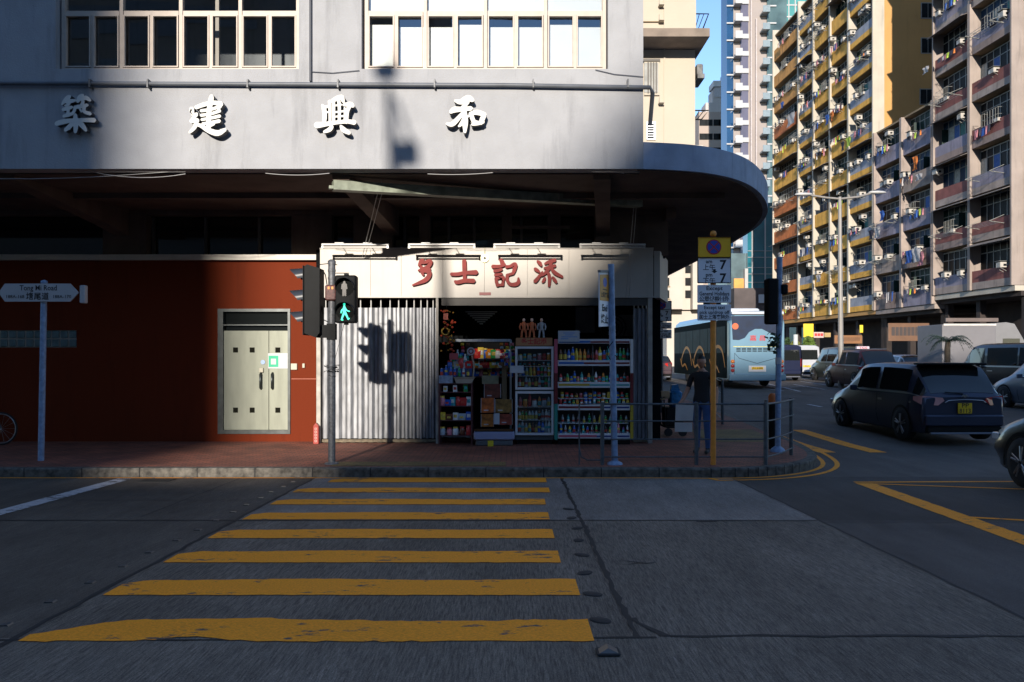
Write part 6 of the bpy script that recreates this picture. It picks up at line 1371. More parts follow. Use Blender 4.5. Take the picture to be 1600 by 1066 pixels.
def win_proto(wd, ht, v_):
    key = (round(wd,2), round(ht,2), v_)
    if key in _win: return _win[key]
    rr = random.Random(hash(key) & 0xffff); f = MB(); n = max(3, int(wd/.62))
    f.box(-.03,.03,0,wd,0,.05); f.box(-.03,.03,0,wd,ht-.05,ht)
    for i in range(n+1): a = wd*i/n; f.box(-.025,.025,max(a-.025,0),min(a+.025,wd),.051,ht-.051)
    f.box(-.02,.02,.03,wd-.03,ht*.68-.02,ht*.68+.02)
    fm = f.mesh('window', M_wf); g_ = MB(); g_.use(M_wg[v_ % 3])
    for i in range(n):
        a, b = wd*i/n+.025, wd*(i+1)/n-.025; t_ = rr.uniform(-.02,.02); opn = rr.random() < .12
        g_.use(M_cur[rr.randrange(4)] if rr.random() < .16 else M_wg[v_ % 3])
        if opn: g_.use(M_wf if rr.random() < .0 else M_wg[2]).add([(.0,a,.05),(-.38,a+.12,.05),(-.38,a+.12,ht*.66),(0,a,ht*.66)], [(0,1,2,3)]); g_.use(M_wg[0]).add([(.2,a,.05),(.2,b,.05),(.2,b,ht*.66),(.2,a,ht*.66)], [(0,1,2,3)])
        else: g_.add([(.0+t_,a,.05),(0-t_,b,.05),(0-t_,b,ht*.66),(t_,a,ht*.66)], [(0,1,2,3)])
        g_.use(M_wg[v_ % 3]).add([(.0,a,ht*.7),(0,b,ht*.7),(0,b,ht-.05),(0,a,ht-.05)], [(0,1,2,3)])
    _win[key] = (fm, g_.mesh('pane')); return _win[key]
def ac_mesh():
    if 'ac' in _win: return _win['ac']
    f = MB(); f.use(M_acw).bbox(-.62,-.02,-.3,.3,0,.40,.02); f.use(M_wf)
    f.box(-.628,-.6205,-.24,.06,.05,.34); f.use(M_black).box(-.42,-.22,-.306,-.3005,.10,.27); f.use(M_acw)
    for i in range(5): f.box(-.634,-.629,-.24,.06,.08+i*.055,.095+i*.055)
    f.use(M_wf).bar((-.6,-.26,-.01),(-.02,-.26,-.38),.03,.03).bar((-.6,.26,-.01),(-.02,.26,-.38),.03,.03); f.box(-.72,-.02,-.36,.36,.47,.49)
    _win['ac'] = f.mesh('air_conditioner'); return _win['ac']
def rack_mesh():
    if 'rk' in _win: return _win['rk']
    f = MB()
    for a in (-.8,.8): f.tube([(0,a,0),(-.9,a,.12)], .025, 5); f.tube([(0,a,.5),(-.9,a,.12)], .018, 5)
    for k_ in range(4): f.tube([(-.25-.2*k_,-.85,.04+.025*k_),(-.25-.2*k_,.85,.04+.025*k_)], .014, 4)
    _win['rk'] = f.mesh('drying_rack', M_wf); return _win['rk']
def wash_mesh(v_):
    k_ = ('wash', v_)
    if k_ in _win: return _win[k_]
    rr = random.Random(v_*7+3); f = MB(); f.use(M_wf).tube([(0,-.9,0),(0,.9,.03)], .012, 4); y = -.8
    while y < .75:
        w_ = rr.uniform(.14,.34); h_ = rr.uniform(.3,.75); f.use(M_cl[rr.randrange(6)]); x = rr.uniform(-.03,.03)
        f.add([(x,y,0),(x,y+w_,.01),(x+rr.uniform(-.05,.08),y+w_*.95,-h_),(x-.05,y+w_*.5,-h_*.97),(x+rr.uniform(-.05,.05),y+.04,-h_*.9),(x-.04,y+w_*.5,-.2)], [(0,1,5),(1,2,3,5),(5,3,4,0)]); y += w_+rr.uniform(.0,.12)
    _win[k_] = f.mesh('washing_line'); return _win[k_]
def cage_mesh():
    if 'cg' in _win: return _win['cg']
    f = MB(); f.use(M_wf)
    for k_ in range(7): f.tube([(-.35,.2*k_,.0),(-.35,.2*k_,.8)], .011, 4)
    for z_ in (0,.4,.8): f.tube([(0,0,z_),(-.35,0,z_),(-.35,1.2,z_),(0,1.2,z_)], .013, 4)
    f.use(M_acw).box(-.3,-.05,.1,.4,.02,.22); f.use(M_cl[5]).box(-.28,-.08,.6,1.0,.02,.3); _win['cg'] = f.mesh('window_cage'); return _win['cg']
def awn_mesh(wd):
    k_ = ('aw', round(wd,1))
    if k_ in _win: return _win[k_]
    f = MB(); f.prism([(0,0),(-.75,-.28),(-.75,-.31),(0,-.04)], lambda u,v,d: (u,d,v), 0, wd); _win[k_] = f.mesh('awning', mat('faded_awning_sheet', (.16,.14,.13), .7, var=.3, scale=3)); return _win[k_]
def child(name, me, parent, loc, label=None, rz=0, sc=None):
    o = bpy.data.objects.new(name, me); C.objects.link(o); o.parent = parent; o.location = loc; o.rotation_euler = (0,0,rz)
    if sc: o.scale = sc
    if label: o['label'] = label
    WL[o.name] = Vector(); return o
M_cl = [mat(n_, c_, .85, var=.2, scale=5) for n_, c_ in (('white_cloth',(.62,.58,.56)),('blue_cloth',(.03,.10,.35)),('pink_cloth',(.50,.20,.22)),('orange_cloth',(.55,.16,.03)),('lime_cloth',(.38,.50,.06)),('dark_cloth',(.03,.03,.05)))]
def flats(name, label, y0, bays, zb, nf, fh, top, pal, wallm, depth=12, seed=1, zvis=40, pier_w=.13, pm=None, acp=.6, wsh=.35):
    rr = random.Random(seed); t = thing(name, label, 'building', (fx(y0), y0, gz(y0)), None, True, TH); g0 = gz(y0); L = sum(bays); zb -= g0; top -= g0
    q = MB(); q.box(.55, depth, 0.001, L-.001, zb-.02, top); q.box(-.16, .549, 0, L, zb-.32, zb-.021)
    q.build('wall', wallm, t)
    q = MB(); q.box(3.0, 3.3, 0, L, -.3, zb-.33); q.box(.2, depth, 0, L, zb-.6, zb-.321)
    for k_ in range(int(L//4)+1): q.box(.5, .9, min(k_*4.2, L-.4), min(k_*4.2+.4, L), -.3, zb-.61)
    q.build('ground_arcade', mat('shaded_arcade_wall', (.03,.022,.02), .9, var=.4, scale=1.2), t)  # darkness under the overhang put into the arcade colour
    q = MB()
    for f_ in range(nf+1): z = zb+f_*fh; q.box(-.12, .549, .003, L-.003, z-.0, z+.13)
    q.build('floor_slab', M_slab, t)
    q = MB(); a = 0
    for i, wd in enumerate([0]+list(bays)):
        a += wd; q.box(-.36, .548, max(a-pier_w, -.001), min(a+pier_w, L+.001), zb+.0, top+.02)
    q.build('pier', pm or M_pier, t)
    a = 0; nw = na = 0
    for bi, wd in enumerate(bays):
        for f_ in range(nf):
            z = zb+f_*fh
            if z + g0 > zvis: continue
            c_ = pal(bi, f_, rr); y1, y2 = a+pier_w+.004, a+wd-pier_w-.004
            q = MB(); q.box(-.22, -.08, y1, y2, z+.0+.02, z+1.15)
            if isinstance(c_, tuple): q = MB(); q.use(M_bal[c_[0]]).box(-.22,-.08,y1,y2,z+.45,z+1.15); q.use(M_bal[c_[1]]).box(-.235,-.08,y1,y2,z+.02,z+.449); q.build('parapet', None, t)
            else: q.build('parapet', M_bal[c_], t)
            if nw < 96:
                v_ = rr.randrange(5); fm, pm_ = win_proto(y2-y1, fh-1.24, v_); wo = child('window', fm, t, (.34, y1, z+1.11)); child('pane', pm_, wo, (0,0,0)); nw += 1
            n_ac = (rr.random() < acp) + (rr.random() < acp*.75) + (rr.random() < acp*.35 and wd > 4)
            slots = rr.sample([.16,.4,.62,.84], min(n_ac, 4))
            for s_ in slots:
                if na < 96: child('air_conditioner', ac_mesh(), t, (-.05+rr.uniform(-.1,.05), y1+(y2-y1)*s_, z+rr.choice([1.0,1.05,fh-.75])), sc=(rr.uniform(.7,.9),rr.uniform(.65,.85),rr.uniform(.65,.85))); na += 1
            if rr.random() < .30: child('drying_rack', rack_mesh(), t, (-.2, (y1+y2)/2, z+.75), sc=(1,(y2-y1)/2.6,1))
            if rr.random() < .22: child('awning', awn_mesh(y2-y1), t, (-.05, y1, z+fh-.02))
            if rr.random() < wsh: child('washing_line', wash_mesh(rr.randrange(6)), t, (-.45+rr.uniform(-.15,.1), y1+(y2-y1)*rr.uniform(.3,.7), z+rr.uniform(.95,1.5)), sc=(1,rr.uniform(.8,1.2),rr.uniform(.8,1.1)))
            if rr.random() < .45: child('window_cage', cage_mesh(), t, (-.05, y1+.1+(y2-y1)*rr.uniform(.0,.55), z+.98), sc=(1,rr.uniform(.8,1.3),1))
        a += wd
    return t
def palC(bi, f_, rr):
    if bi == 0: return ('bluegrey','yellow')
    if bi in (1,2): return 'yellow'
    if bi == 3: return ('bluegrey','yellow')
    return rr.choice(['ochre','yellow','orange']) if f_ > 4 else 'orange'
tC = flats('yellow_apartment_block', 'tall yellow apartment block with cream piers and rows of air conditioners', 61.1, [4.2,3.5,3.5,3.45,6.7], 5.1, 11, 2.68, 35.2, palC, M_yw, 14, 3, 40, acp=.95, wsh=.6)
# end-wall windows of the yellow block
for px, z in ((1452,Zz(15,61)),(1452,Zz(70,61)),(1450,Zz(150,61))):
    q = MB(); xx = X(px,61)-fx(61.1); zz = z-gz(61.1); q.box(xx-.55,xx+.55,-.03,.0,zz-.62,zz+.62); w_ = q.build('window', M_wf, tC); q = MB(); q.box(xx-.48,xx-.02,-.036,-.031,zz-.55,zz+.55); q.box(xx+.02,xx+.48,-.036,-.031,zz-.55,zz+.55); q.build('pane', M_wg[0], w_)
q = MB(); q.box(X(1395,61)-fx(61.1)+1.8, X(1395,61)-fx(61.1)+1.9, -.03, 0, 14, 35)
tB = flats('low_apartment_block', 'low grey pink apartment block between the yellow block and the tall pink block', 53.05, [4.0,4.0], 5.05, 5, 2.70, 18.6, lambda b,f_,rr: rr.choice(['pinkgrey','pinkgrey','lilac','mauve']), M_pk2, 12, 5, acp=.8, pm=M_bal['pinkgrey'], wsh=.6)
def palA(bi, f_, rr):
    return [('maroon','pinkgrey'),('maroon','pinkgrey'),('lilac','pinkgrey'),('maroon','mauve'),('maroon','pinkgrey'),('lilac','mauve')][(bi*2+f_) % 6]
tA = flats('pink_apartment_block', 'tall pink and maroon apartment block at the right edge with wide dark windows', 45.0, [4.0,4.0], 5.6, 11, 2.88, 37.8, palA, M_pier, 16, 9, 30, acp=.5, pm=M_pk2, wsh=.3)
for i in range(9):
    q = MB(); z = 6.6+i*2.88; q.box(1.0,2.0,-.03,0,z,z+1.2); w_ = q.build('window', M_wf, tA); q = MB(); q.box(1.06,1.94,-.036,-.031,z+.06,z+1.14); q.build('pane', M_wg[0], w_)
q = MB()
for xx in (.42,.62): q.tube([(xx,-.06,5.4),(xx,-.06,37)], .05, 6)
q.build('drain_pipe', M_pier, tA)
# signs of the arcade
def board(px0, px1, py0, py1, y, col, label, txt=None, tcol=None, cat='shop sign'):
    q = MB(); q.bbox(X(px0,y),X(px1,y),y,y+.12,Zz(py1,y),Zz(py0,y),.02); o = q.build('shop_sign_board', mat('sign_'+label[:12].replace(' ','_'), col, .5, var=.15, scale=2), None, label, cat, at=P((px0+px1)/2,py1,y))
    if txt: q = MB(); text_mb(q, txt, (py1-py0)*y/F*.62, front(X((px0+px1)/2,y), y-.002, Zz((py0+py1)/2,y)), .004, width=(px1-px0)*y/F*.85, bold=.02); q.build('lettering', tcol, o)
board(1255.5,1271,506,527,66, (.72,.50,.02), 'bright yellow upright banner sign under the yellow flats')
q = MB(); 
board(1271.5,1287,519,528,66, (.45,.36,.34), 'small white shop sign with red blocks next to the yellow banner', '■■■', M_redp); board(1288,1298,520,527,66.2, (.35,.24,.10), 'small tan shop sign beside the white one with red blocks')
board(1304,1347,524,537,63, (.20,.09,.035), 'long rusty orange slatted sign under the yellow flats', '/////////////////////', mat('dark_brown_letter', (.05,.02,.01), .6, var=0))
board(1343.5,1348.5,508,520,62.8, (.65,.48,.02), 'narrow yellow sign under the yellow flats')
board(1388,1452,505,533,52, (.13,.065,.035), 'wide dark brown shop sign under the low grey pink block', '■■■■■■■■■', mat('dark_letter_blocks', (.04,.03,.03), .6, var=0))
board(1478,1560,497,503,44, (.12,.09,.08), 'long narrow dark sign behind the lorry under the pink block')
# laundry
lr = random.Random(12); M_cl = [mat(n_, c_, .85, var=.2, scale=5) for n_, c_ in (('white_cloth',(.62,.58,.56)),('blue_cloth',(.03,.10,.35)),('pink_cloth',(.50,.20,.22)),('orange_cloth',(.55,.16,.03)),('lime_cloth',(.38,.50,.06)),('dark_cloth',(.03,.03,.05)))]
cn = ['white','blue','pink','orange','lime','dark']
def cloth(px, py, ci, w_, h_, desc):
    d_ = 37444/(px-758) if px-758 > 0 else 60; y = d_; x = fx(y)-.75; q = MB(); n = 6; rows = []
    z1 = EYE+(HY-py)*y/F
    for i in range(n+1):
        rows.append([(x + .05*math.sin(i*1.9+j_)+lr.uniform(-.02,.02), y + w_*(i/n-.5)*(1-.12*math.sin(j_*.8)), z1 - h_*j_/5 - .03*math.sin(i*2.2)) for j_ in range(6)])
    q.grid(rows); rows2 = [[(a+.015,b,c_) for a,b,c_ in r_] for r_ in rows]; q.grid(rows2); o = q.build('hanging_laundry', M_cl[ci], None, f'{cn[ci]} washing hanging {desc}', 'laundry', 'washing hung out on the flats', at=(x,y,z1-h_/2))
for a in ((1248,178,0,2.0,1.05,'low on the left bays of the yellow block, a large sheet'),(1314,175,3,.5,.8,'mid height on the yellow block, bright strip'),(1306,180,1,.6,.8,'beside an orange strip mid height on the yellow block'),(1340,215,4,.8,.75,'near the right pier of the yellow block'),(1331,222,5,.5,.7,'left of the lime washing on the yellow block'),(1386,355,0,.9,.8,'on the left bay of the low grey block'),(1376,360,5,.6,.7,'beside white washing on the low grey block'),(1448,388,0,1.2,.95,'on the right bay of the low grey block'),(1437,392,1,.8,.85,'left of the large white sheets on the low grey block'),(1456,394,2,.7,.9,'right of the large white sheets on the low grey block'),(1394,330,1,.6,.7,'above the pale washing on the low grey block'),(1447,245,3,.5,.9,'high on the low grey block'),(1453,272,0,.8,.4,'under orange washing on the low grey block'),(1292,430,0,.9,.6,'low on the middle bays of the yellow block'),(1464,105,0,.7,.4,'on the left bay of the pink block'),(1234,160,1,.7,.6,'on the far left bay of the yellow block')): cloth(*a)

# ------------------------------------------------------------------ towers and middle distance
def simple_tower(name, label, px0, px1, ytop_px, y, floors_h, cols_, depth, wallm, zb=0, win=None, ww=1.0, wh=1.1, win_cols=None, ytop=None):
    x0, x1 = X(px0,y), X(px1,y); zt = Zz(ytop_px,y); t = thing(name, label, 'building', ((x0+x1)/2, y, gz(y))); q = MB(); q.box(x0,x1,y,y+depth,zb,zt); q.build('wall', wallm, t)
    if win_cols:
        z = zt-1.6; n = 0
        while z > zb+3 and n < 95:
            for c_ in win_cols:
                xc_ = X(c_,y)
                q = MB(); q.box(xc_-ww/2,xc_+ww/2,y-.05,y-.001,z-wh,z); w_ = q.build('window', M_wg[0], t); n += 1
            z -= floors_h
    return t
bt = simple_tower('beige_tower', 'slim beige residential tower with a pale crown far behind the canopy', 1092, 1140, 175, 165, 2.9, None, 4, mat('beige_tower_wall', (.50,.40,.34), .8, var=.06, scale=.3), 0, True, 1.4, 1.3, (1098,1108,1120,1128))
q = MB(); y = 165; q.box(X(1114,y),X(1141,y),y+.5,y+4,Zz(176,y),Zz(140,y)); q.box(X(1103,y),X(1114,y),y+.3,y+4,Zz(176,y),Zz(160,y)); q.box(X(1116,y),X(1139,y),y+.4,y+.499,Zz(152,y),Zz(137,y)); q.build('crown', mat('pale_crown', (.66,.60,.56), .8, var=.04), bt)
q = MB(); q.box(X(1117,y),X(1137,y),y+.3,y+.39,Zz(151,y),Zz(136,y)); q.build('crown_screen', mat('grey_screen', (.40,.38,.38), .6, var=.1), bt)
q = MB(); q.box(X(1115,y),X(1140,y),y+.1,y+4,Zz(135,y),Zz(126,y)); q.box(X(1128,y),X(1130,y),y+1,y+1.4,Zz(126,y),Zz(118,y)); q.build('crown_top', mat('white_crown', (.78,.75,.72), .7), bt)
# glass tower with balconies
y = 138; gt = thing('glass_balcony_tower', 'tall glass tower with white balconies between the sky gap and the yellow flats', 'building', (X(1172,y), y, gz(y)))
q = MB(); q.box(X(1146,y),X(1230,y),y+.5,y+4,0,78); q.build('wall', mat('beige_pink_tower', (.40,.34,.31), .7, var=.06, scale=.2), gt)
M_tg = mat('blue_tower_glass', (.008,.04,.10), .08, var=.3, scale=.25, spec=.9); M_tg2 = mat('mauve_tower_glass', (.15,.14,.19), .15, var=.2, scale=.3); M_tg3 = mat('green_grey_tower_glass', (.10,.16,.16), .12, var=.4, scale=.35)
q = MB(); q.box(X(1136.5,y),X(1146.5,y),y+.3,y+4.2,0,76); q.build('glass_wall', M_tg, gt)
q = MB(); q.box(X(1157.5,y),X(1169.5,y),y+.2,y+.6,0,78); q.build('glass_wall', M_tg2, gt)
q = MB(); q.box(X(1199,y),X(1230,y),y+.2,y+.6,0,78); q.build('glass_wall', M_tg3, gt)
q = MB(); q.box(X(1173,y),X(1175,y),y+.1,y+.5,0,78); q.box(X(1181,y),X(1183,y),y+.1,y+.5,0,60); q.build('fin', mat('pale_tower_fin', (.55,.48,.46), .7), gt)
fhT = 27*y/F; M_balw = mat('white_balcony', (.52,.52,.52), .5, var=.05); M_balg = mat('pale_balcony_glass', (.30,.36,.38), .15, var=.1)
for i in range(24):
    z = Zz(225,y)+ (i-6)*fhT
    each('floor_band', [(X(1135.5,y),X(1147,y),y+.05,y+.29,z-.12,z+.12),(X(1157,y),X(1170,y),y+.0,y+.19,z+.3,z+1.1),(X(1199,y),X(1213,y),y,y+.19,z-.15,z+.1)], M_balw, gt); q = MB()
    q = MB(); q.box(X(1146,y),X(1157,y),y-1.3,y+.45,z-.15,z+.12); q.box(X(1146,y),X(1157,y),y-1.3,y-1.2,z+.121,z+1.15); q.build('balcony', M_balw, gt)
    q = MB(); q.box(X(1188,y),X(1199,y),y-1.5,y+.45,z+1.3,z+1.55); q.box(X(1188,y),X(1199,y),y-1.5,y-1.4,z+1.551,z+2.4); q.build('balcony', M_balg, gt)
y = 150; tt = thing('teal_glass_tower', 'pale teal glass tower top seen above the left end of the yellow flats', 'building', (X(1235,y), y, gz(y))); q = MB(); q.box(X(1214,y),X(1262,y),y,y+15,0,82); q.build('wall', mat('pale_teal_glass', (.10,.34,.33), .15, var=.2, scale=.3), tt)
q = MB()
for i in range(14): z = 52+i*2.2; q.box(X(1214,y),X(1262,y),y-.1,y-.01,z,z+.25)
for px in (1222,1232,1242): q.box(X(px,y)-.1,X(px,y)+.1,y-.15,y-.101,40,82)
q.build('glazing_bar', M_balw, tt)
# podium of teal glass, dark brown wall
y = 96; pd = thing('teal_glass_podium', 'low teal glazed podium building with an orange corner behind the coach', 'building', (X(1185,y), y, gz(y)))
q = MB(); q.box(X(1168,y),X(1216,y),y,y+2,5.5,20); q.build('glass_wall', mat('teal_podium_glass', (.015,.12,.16), .12, var=.4, scale=.25, spec=.9), pd); q = MB()
for py in (392,402,418,428,441): q.box(X(1168,y),X(1216,y),y-.1,y-.001,Zz(py+.7,y),Zz(py,y))
for px in (1175,1195): q.box(X(px,y)-.08,X(px,y)+.08,y-.12,y-.101,6,20)
q.box(X(1163,y),X(1168,y),y-.2,y+3,Zz(452,y),Zz(420,y)); q.build('glazing_bar', M_balw, pd)
q = MB(); q.box(X(1138,y),X(1168,y)-.01,y+.6,y+10,Zz(460,y),Zz(395,y)); q.build('side_wall', mat('grey_teal_glass', (.08,.13,.15), .3, var=.5, scale=.5), pd)
q = MB(); q.box(X(1148,y),X(1164,y),y+.3,y+.59,Zz(453,y),Zz(435,y)); q.build('orange_panel', mat('orange_facade_panel', (.60,.27,.05), .5, var=.3, scale=.6), pd)
q = MB(); q.box(X(1138,y),X(1222,y),y-2.5,y-.3,0,Zz(453,y)); q.build('base_wall', mat('brown_stone_wall', (.07,.055,.055), .7, var=.3, scale=.6), pd)
q = MB(); q.box(X(1175,y),X(1185,y),y-2.8,y-2.51,Zz(476,y),Zz(463,y)); q.build('sign', mat('white_card',0), pd)
# white building seen under the canopy
y = 92; wb = thing('white_apartment_building', 'white apartment building seen under the end of the canopy', 'building', (X(1062,y), y, gz(y))); Mwb = mat('bright_cream_wall', (.66,.60,.52), .8, var=.05, scale=.4)
q = MB(); q.box(X(1010,y),X(1067,y),y,y+12,Zz(483,y),26); q.box(X(1068,y),X(1083,y),y+1.5,y+12,Zz(483,y),26); q.box(X(1083.5,y),X(1100,y),y+.4,y+12,Zz(483,y),26); q.box(X(1047,y),X(1100,y),y+2,y+8,0,Zz(484,y)); q.build('wall', Mwb, wb)
for r_ in range(5):
    for px, dy, hw in ((1030,0,3),(1041,0,4.5),(1076,1.5,5.5)):
        q = MB(); zc = Zz(460-r_*19.5,y+dy); q.box(X(px-hw,y+dy),X(px+hw,y+dy),y+dy-.1,y+dy-.001,zc-.45,zc+.45); w_ = q.build('window', M_wg[0], wb)
    q = MB(); z_ = Zz(467-r_*19.5,y); q.box(X(1024,y),X(1047,y),y-.12,y-.001,z_-.1,z_); q.build('sill', M_slab, wb)
# cream building above the canopy
y = 22; cb2 = thing('cream_building', 'sunlit cream rendered building with an overhanging slab rising behind the canopy', 'building', (X(1046,y), y, 5.08)); Mcb = mat('sunlit_cream_render', (.66,.58,.47), .85, var=.04, scale=1, bump=.4, bscale=14)
xr = X(1086,y); zsl = Zz(77,y); q = MB(); q.box(2.3,xr,y,y+10,ZC+.002,zsl-.02); q.box(2.3,X(1087.5,y),y-.0,y+10,zsl+.22,27); q.build('wall', Mcb, cb2)
q = MB(); q.box(2.3,X(1109,y-.9),y-.9,y+10,zsl-.01,zsl+.21); q.build('overhang_slab', mat('brown_grey_slab', (.20,.16,.13), .85, var=.2), cb2)
q = MB(); a = X(1038,y); q.box(a-.018,a+.018,y-.03,y-.001,ZC+.01,27); q.build('drain_pipe', Mcb, cb2)
q = MB(); q.box(X(1006,y),X(1030,y),y-.06,y-.001,Zz(150,y),Zz(94,y)); w_ = q.build('window', M_pier, cb2); q = MB(); q.box(X(1006,y),X(1027.5,y),y-.07,y-.061,Zz(146,y),Zz(100,y)); q.build('pane', mat('pale_grey_pane', (.30,.30,.28), .2, var=.2), w_); q = MB()
for i in range(4): q.box(X(1012+i*4.2,y)-.02,X(1012+i*4.2,y)+.02,y-.085,y-.071,Zz(147,y),Zz(99,y))
q.box(X(1004,y),X(1030.5,y),y-.1,y-.001,Zz(97.5,y),Zz(94,y)); q.build('frame', mat('dark_frame_paint', (.08,.07,.06), .5), w_)
q = MB(); q.box(X(1010,y),X(1024,y),y-.05,y-.001,Zz(219,y),Zz(191,y)); lv = q.build('louvre', M_steel, cb2); q = MB()
for i in range(6): q.box(X(1011,y),X(1021,y),y-.06,y-.051,Zz(196+i*4,y)-.02,Zz(196+i*4,y)+.02)
q.build('louvre_slat', M_black, lv)
for py in (8,32,160): 
    q = MB(); q.box(X(1028,y),X(1036,y),y-.2,y-.001,Zz(py+4,y),Zz(py+3,y)); q.box(X(1028,y),X(1029,y),y-.2,y-.15,Zz(py+3,y),Zz(py-5,y)); q.build('bracket', M_pier, cb2)
q = MB(); q.box(2.3,X(1037,y),y-.05,y-.001,Zz(35.5,y),Zz(34.5,y)); q.build('ledge', M_slab, cb2)
q = MB()
for py in (22, 173):
    y1 = 22.6; x0_, x1_ = xr, X(1107,y1); za, zb_2 = Zz(py,y1), Zz(py+29 if py < 100 else py+14,y1)
    q.tube([(x0_,y1,za),(x1_,y1,za),(X(1096,y1),y1,zb_2),(x0_,y1,zb_2)], .022, 5)
    for i in range(1,4): q.tube([(x0_+(x1_-x0_)*i/4,y1,za),(x0_+(X(1096,y1)-x0_)*i/4-.05,y1,zb_2)], .014, 4)
q.build('clothes_rack', M_black, cb2)
q = MB(); q.bbox(X(1086.2,22.4),X(1096,22.4),22.2,22.8,Zz(127,22.4),Zz(104,22.4),.03); q.box(X(1086.2,22.4),X(1097,22.4),22.1,22.9,Zz(128,22.4),Zz(121,22.4)); q.build('air_conditioner_cage', mat('grey_cage', (.12,.12,.12), .6, var=.4, scale=9), cb2)
# street greenery
def bush(px, py0, py1, y, wpx, label, m_, n=500, seed=1):
    rr = random.Random(seed); q = MB(); x0 = X(px,y); w_ = wpx*y/F/2; z0, z1 = Zz(py1,y), Zz(py0,y)
    for i in range(n):
        u, v_, d_ = rr.gauss(0,.42), rr.random(), rr.gauss(0,.42)
        if u*u+d_*d_ > 1: continue
        c_ = Vector((x0+u*w_*(1.15-.5*v_), y+d_*w_*.7, z0+(z1-z0)*v_*(1-.25*abs(u)))); a = Vector((rr.uniform(-1,1),rr.uniform(-1,1),rr.uniform(-.6,1))).normalized()*.16; b = a.orthogonal().normalized()*.07
        q.add([c_-a,c_+b,c_+a,c_-b], [(0,1,2,3)])
    q.build('shrub', m_, None, label, 'shrub', at=(x0,y,z0))
bush(1263,526,541,58,22,'bright green shrub under the yellow banner sign', mat('bright_green_leaf', (.10,.16,.03), .6, var=.4, scale=3), 700, 1)  # plain bright green leaf colour
bush(1243,532,545,60,16,'yellow green shrub left of the banner sign', mat('yellow_green_leaf', (.16,.17,.03), .6, var=.4, scale=3), 400, 2)
bush(1230,528,545,62,14,'dark green shrub behind the corner signal pole', mat('dark_green_leaf', (.03,.06,.02), .6, var=.4, scale=3), 400, 3)
q = MB(); q.tube([P(1243,548,56),P(1243,523,56)], .16, 10); q.build('gate_post', mat('pale_post', (.45,.48,.47), .6), None, 'short pale post beside the green shrubs', 'post', at=P(1243,548,56))

# ------------------------------------------------------------------ unseen blocks added behind the viewer to shape sunlight and dim the sky
M_back = mat('unseen_blocker_concrete', (.12,.11,.10), .8, var=.2, scale=.2)
def sky_block(name, label, prof, y0, y1):
    t = thing(name, label, 'building', (prof[0][0], y0, 0), None, True); t.location = (0,0,0)
    q = MB(); q.prism(prof, lambda u,v,d: (u,d,v), y0, y1); q.build('wall', M_back, t); return t
def bk(px, py, ysurf, yb=-100.0): p_ = P(px,py,ysurf); d_ = ysurf-yb; return (p_.x-LX*d_, p_.z+LZ*d_)
XE2 = bk(215,200,YC,-116)[0]; XE = XE2-.5
sk_ = [bk(420,780,11.6), bk(610,650,16.0), bk(632,572,16.0), bk(680,484,16.0), bk(800,462,16.0), bk(870,448,16.0), bk(905,262,12.8), bk(1000,150,12.8)]  # roof line traced back from where the sunlight should end
xr_ = [(XE,-1),(XE,bk(400,820,10.4)[1])] + [q_ for q_ in sk_ if q_[0] > XE] + [(sk_[-1][0]+1.2, sk_[-1][1]+1.2),(34,41),(34,44),(60,44),(60,-1)]
print('skyline', xr_)
b1 = sky_block('distant_sun_blocker', 'unseen broad concrete block, sloping roof edge shaped to cut the sun, far behind the viewer', xr_, -115, -100.0)
b2 = sky_block('distant_sun_blocker', 'unseen tall concrete block added to end the sunlight on the left, far behind the viewer', [(-110,-1),(-110,62),(XE2,62),(XE2,-1)], -116, -100.2)
for b_, x0, x1, zt_ in ((b1,-18,58,37),(b2,-108,-33,60)):
    q = MB(); z = 5
    while z < zt_-2: q.box(x0, x1, -99.99, -99.9, z, z+1.3); z += 3
    q.build('window_band', M_glass, b_)
XN = bk(215,200,YC,-40)[0]-.8  # near blocks added out of view to darken the ambient light
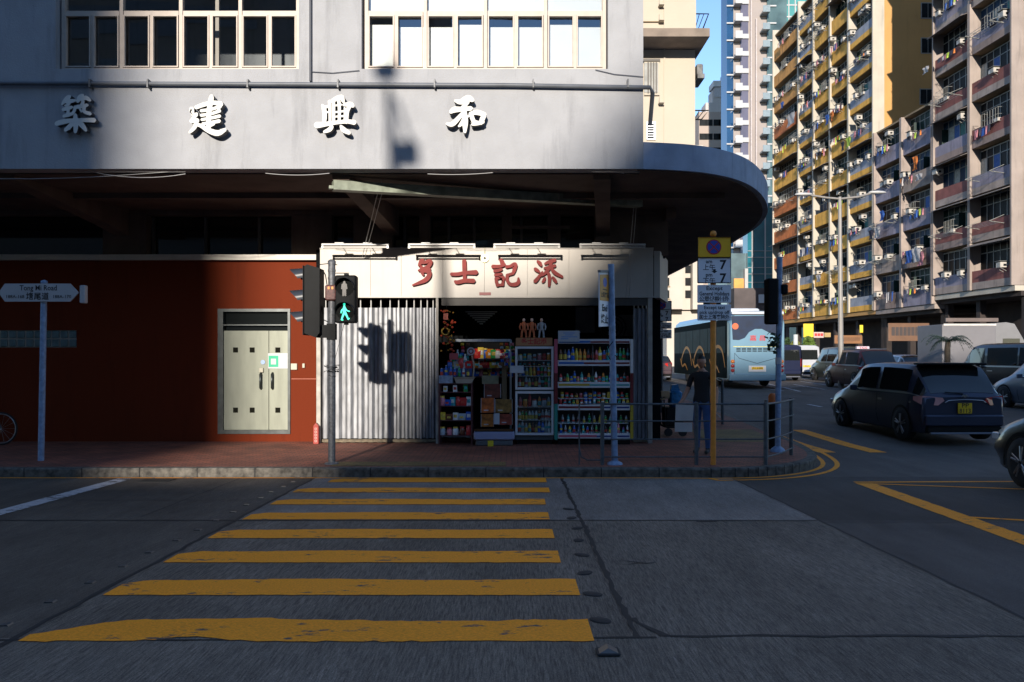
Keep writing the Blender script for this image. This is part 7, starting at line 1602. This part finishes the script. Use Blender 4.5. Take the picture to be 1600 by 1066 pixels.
b3 = sky_block('near_sky_blocker', 'unseen tall grey block added to dim skylight, behind the viewer on the left', [(-90,-1),(-90,64),(XN,64),(XN,-1)], -40, -24.0)
b4 = sky_block('near_sky_blocker', 'unseen low grey block added below the sunbeam, behind the viewer in the middle', [(XN+.1,-1),(XN+.1,9.6),(-1.9,9.6),(-1.9,-1)], -40, -24.4)
b5 = sky_block('near_sky_blocker', 'unseen mid-height grey block added to dim skylight, behind the viewer on the right', [(-1.8,-1),(-1.8,14),(60,16),(60,-1)], -40, -24.2)
b6 = sky_block('near_sky_blocker', 'unseen second tall grey block added to dim skylight, behind the viewer on the far right', [(22,14.1),(22,50),(60,50),(60,14.1)], -40, -24.3)
for b_, x0, x1, zt_ in ((b3,-88,XN-1,63),(b5,-1,58,13)):
    q = MB(); z = 4
    while z < zt_-2: q.box(x0, x1, -24.19 if b_ is b5 else -23.99, -23.9, z, z+1.4); z += 3
    q.build('window_band', M_glass, b_)
# the signal and lamp post on the near kerb whose shadow falls on the fascia and the shop sign
def back(px, py, ysurf, yb): p_ = P(px,py,ysurf); d_ = ysurf-yb; return (p_.x-LX*d_, yb, p_.z+LZ*d_)
yb = -9.0; a = back(617,262,YC,yb); bse = a[0]+.15
np_ = thing('near_kerb_signal', 'tall signal post on the near kerb behind the viewer', 'traffic signal', (bse, yb, 0))
q = MB(); top = back(606,135,YC,yb); q.tube([(bse,yb,0),(a[0]+.03,yb,a[2]-.5),(top[0],yb,top[2])], [.13,.10,.05], 10); q.build('pole', M_pole, np_)
q = MB(); c_ = back(603,108,YC,yb); q.bbox(c_[0]-.19,c_[0]+.17,yb-.2,yb+.2,c_[2]-.16,c_[2]+.16,.06); q.tube([c_, (c_[0]+.08,yb,c_[2]+.5)], .03, 6); q.build('camera_head', M_black, np_)
q = MB(); c_ = back(634,241,YC,yb); q.bbox(c_[0]-.16,c_[0]+.20,yb-.2,yb+.2,c_[2]-.17,c_[2]+.17,.04); q.bar((a[0],yb,c_[2]+.9),(c_[0]+.1,yb,c_[2]+.15),.10,.06); q.build('signal_head', M_black, np_)
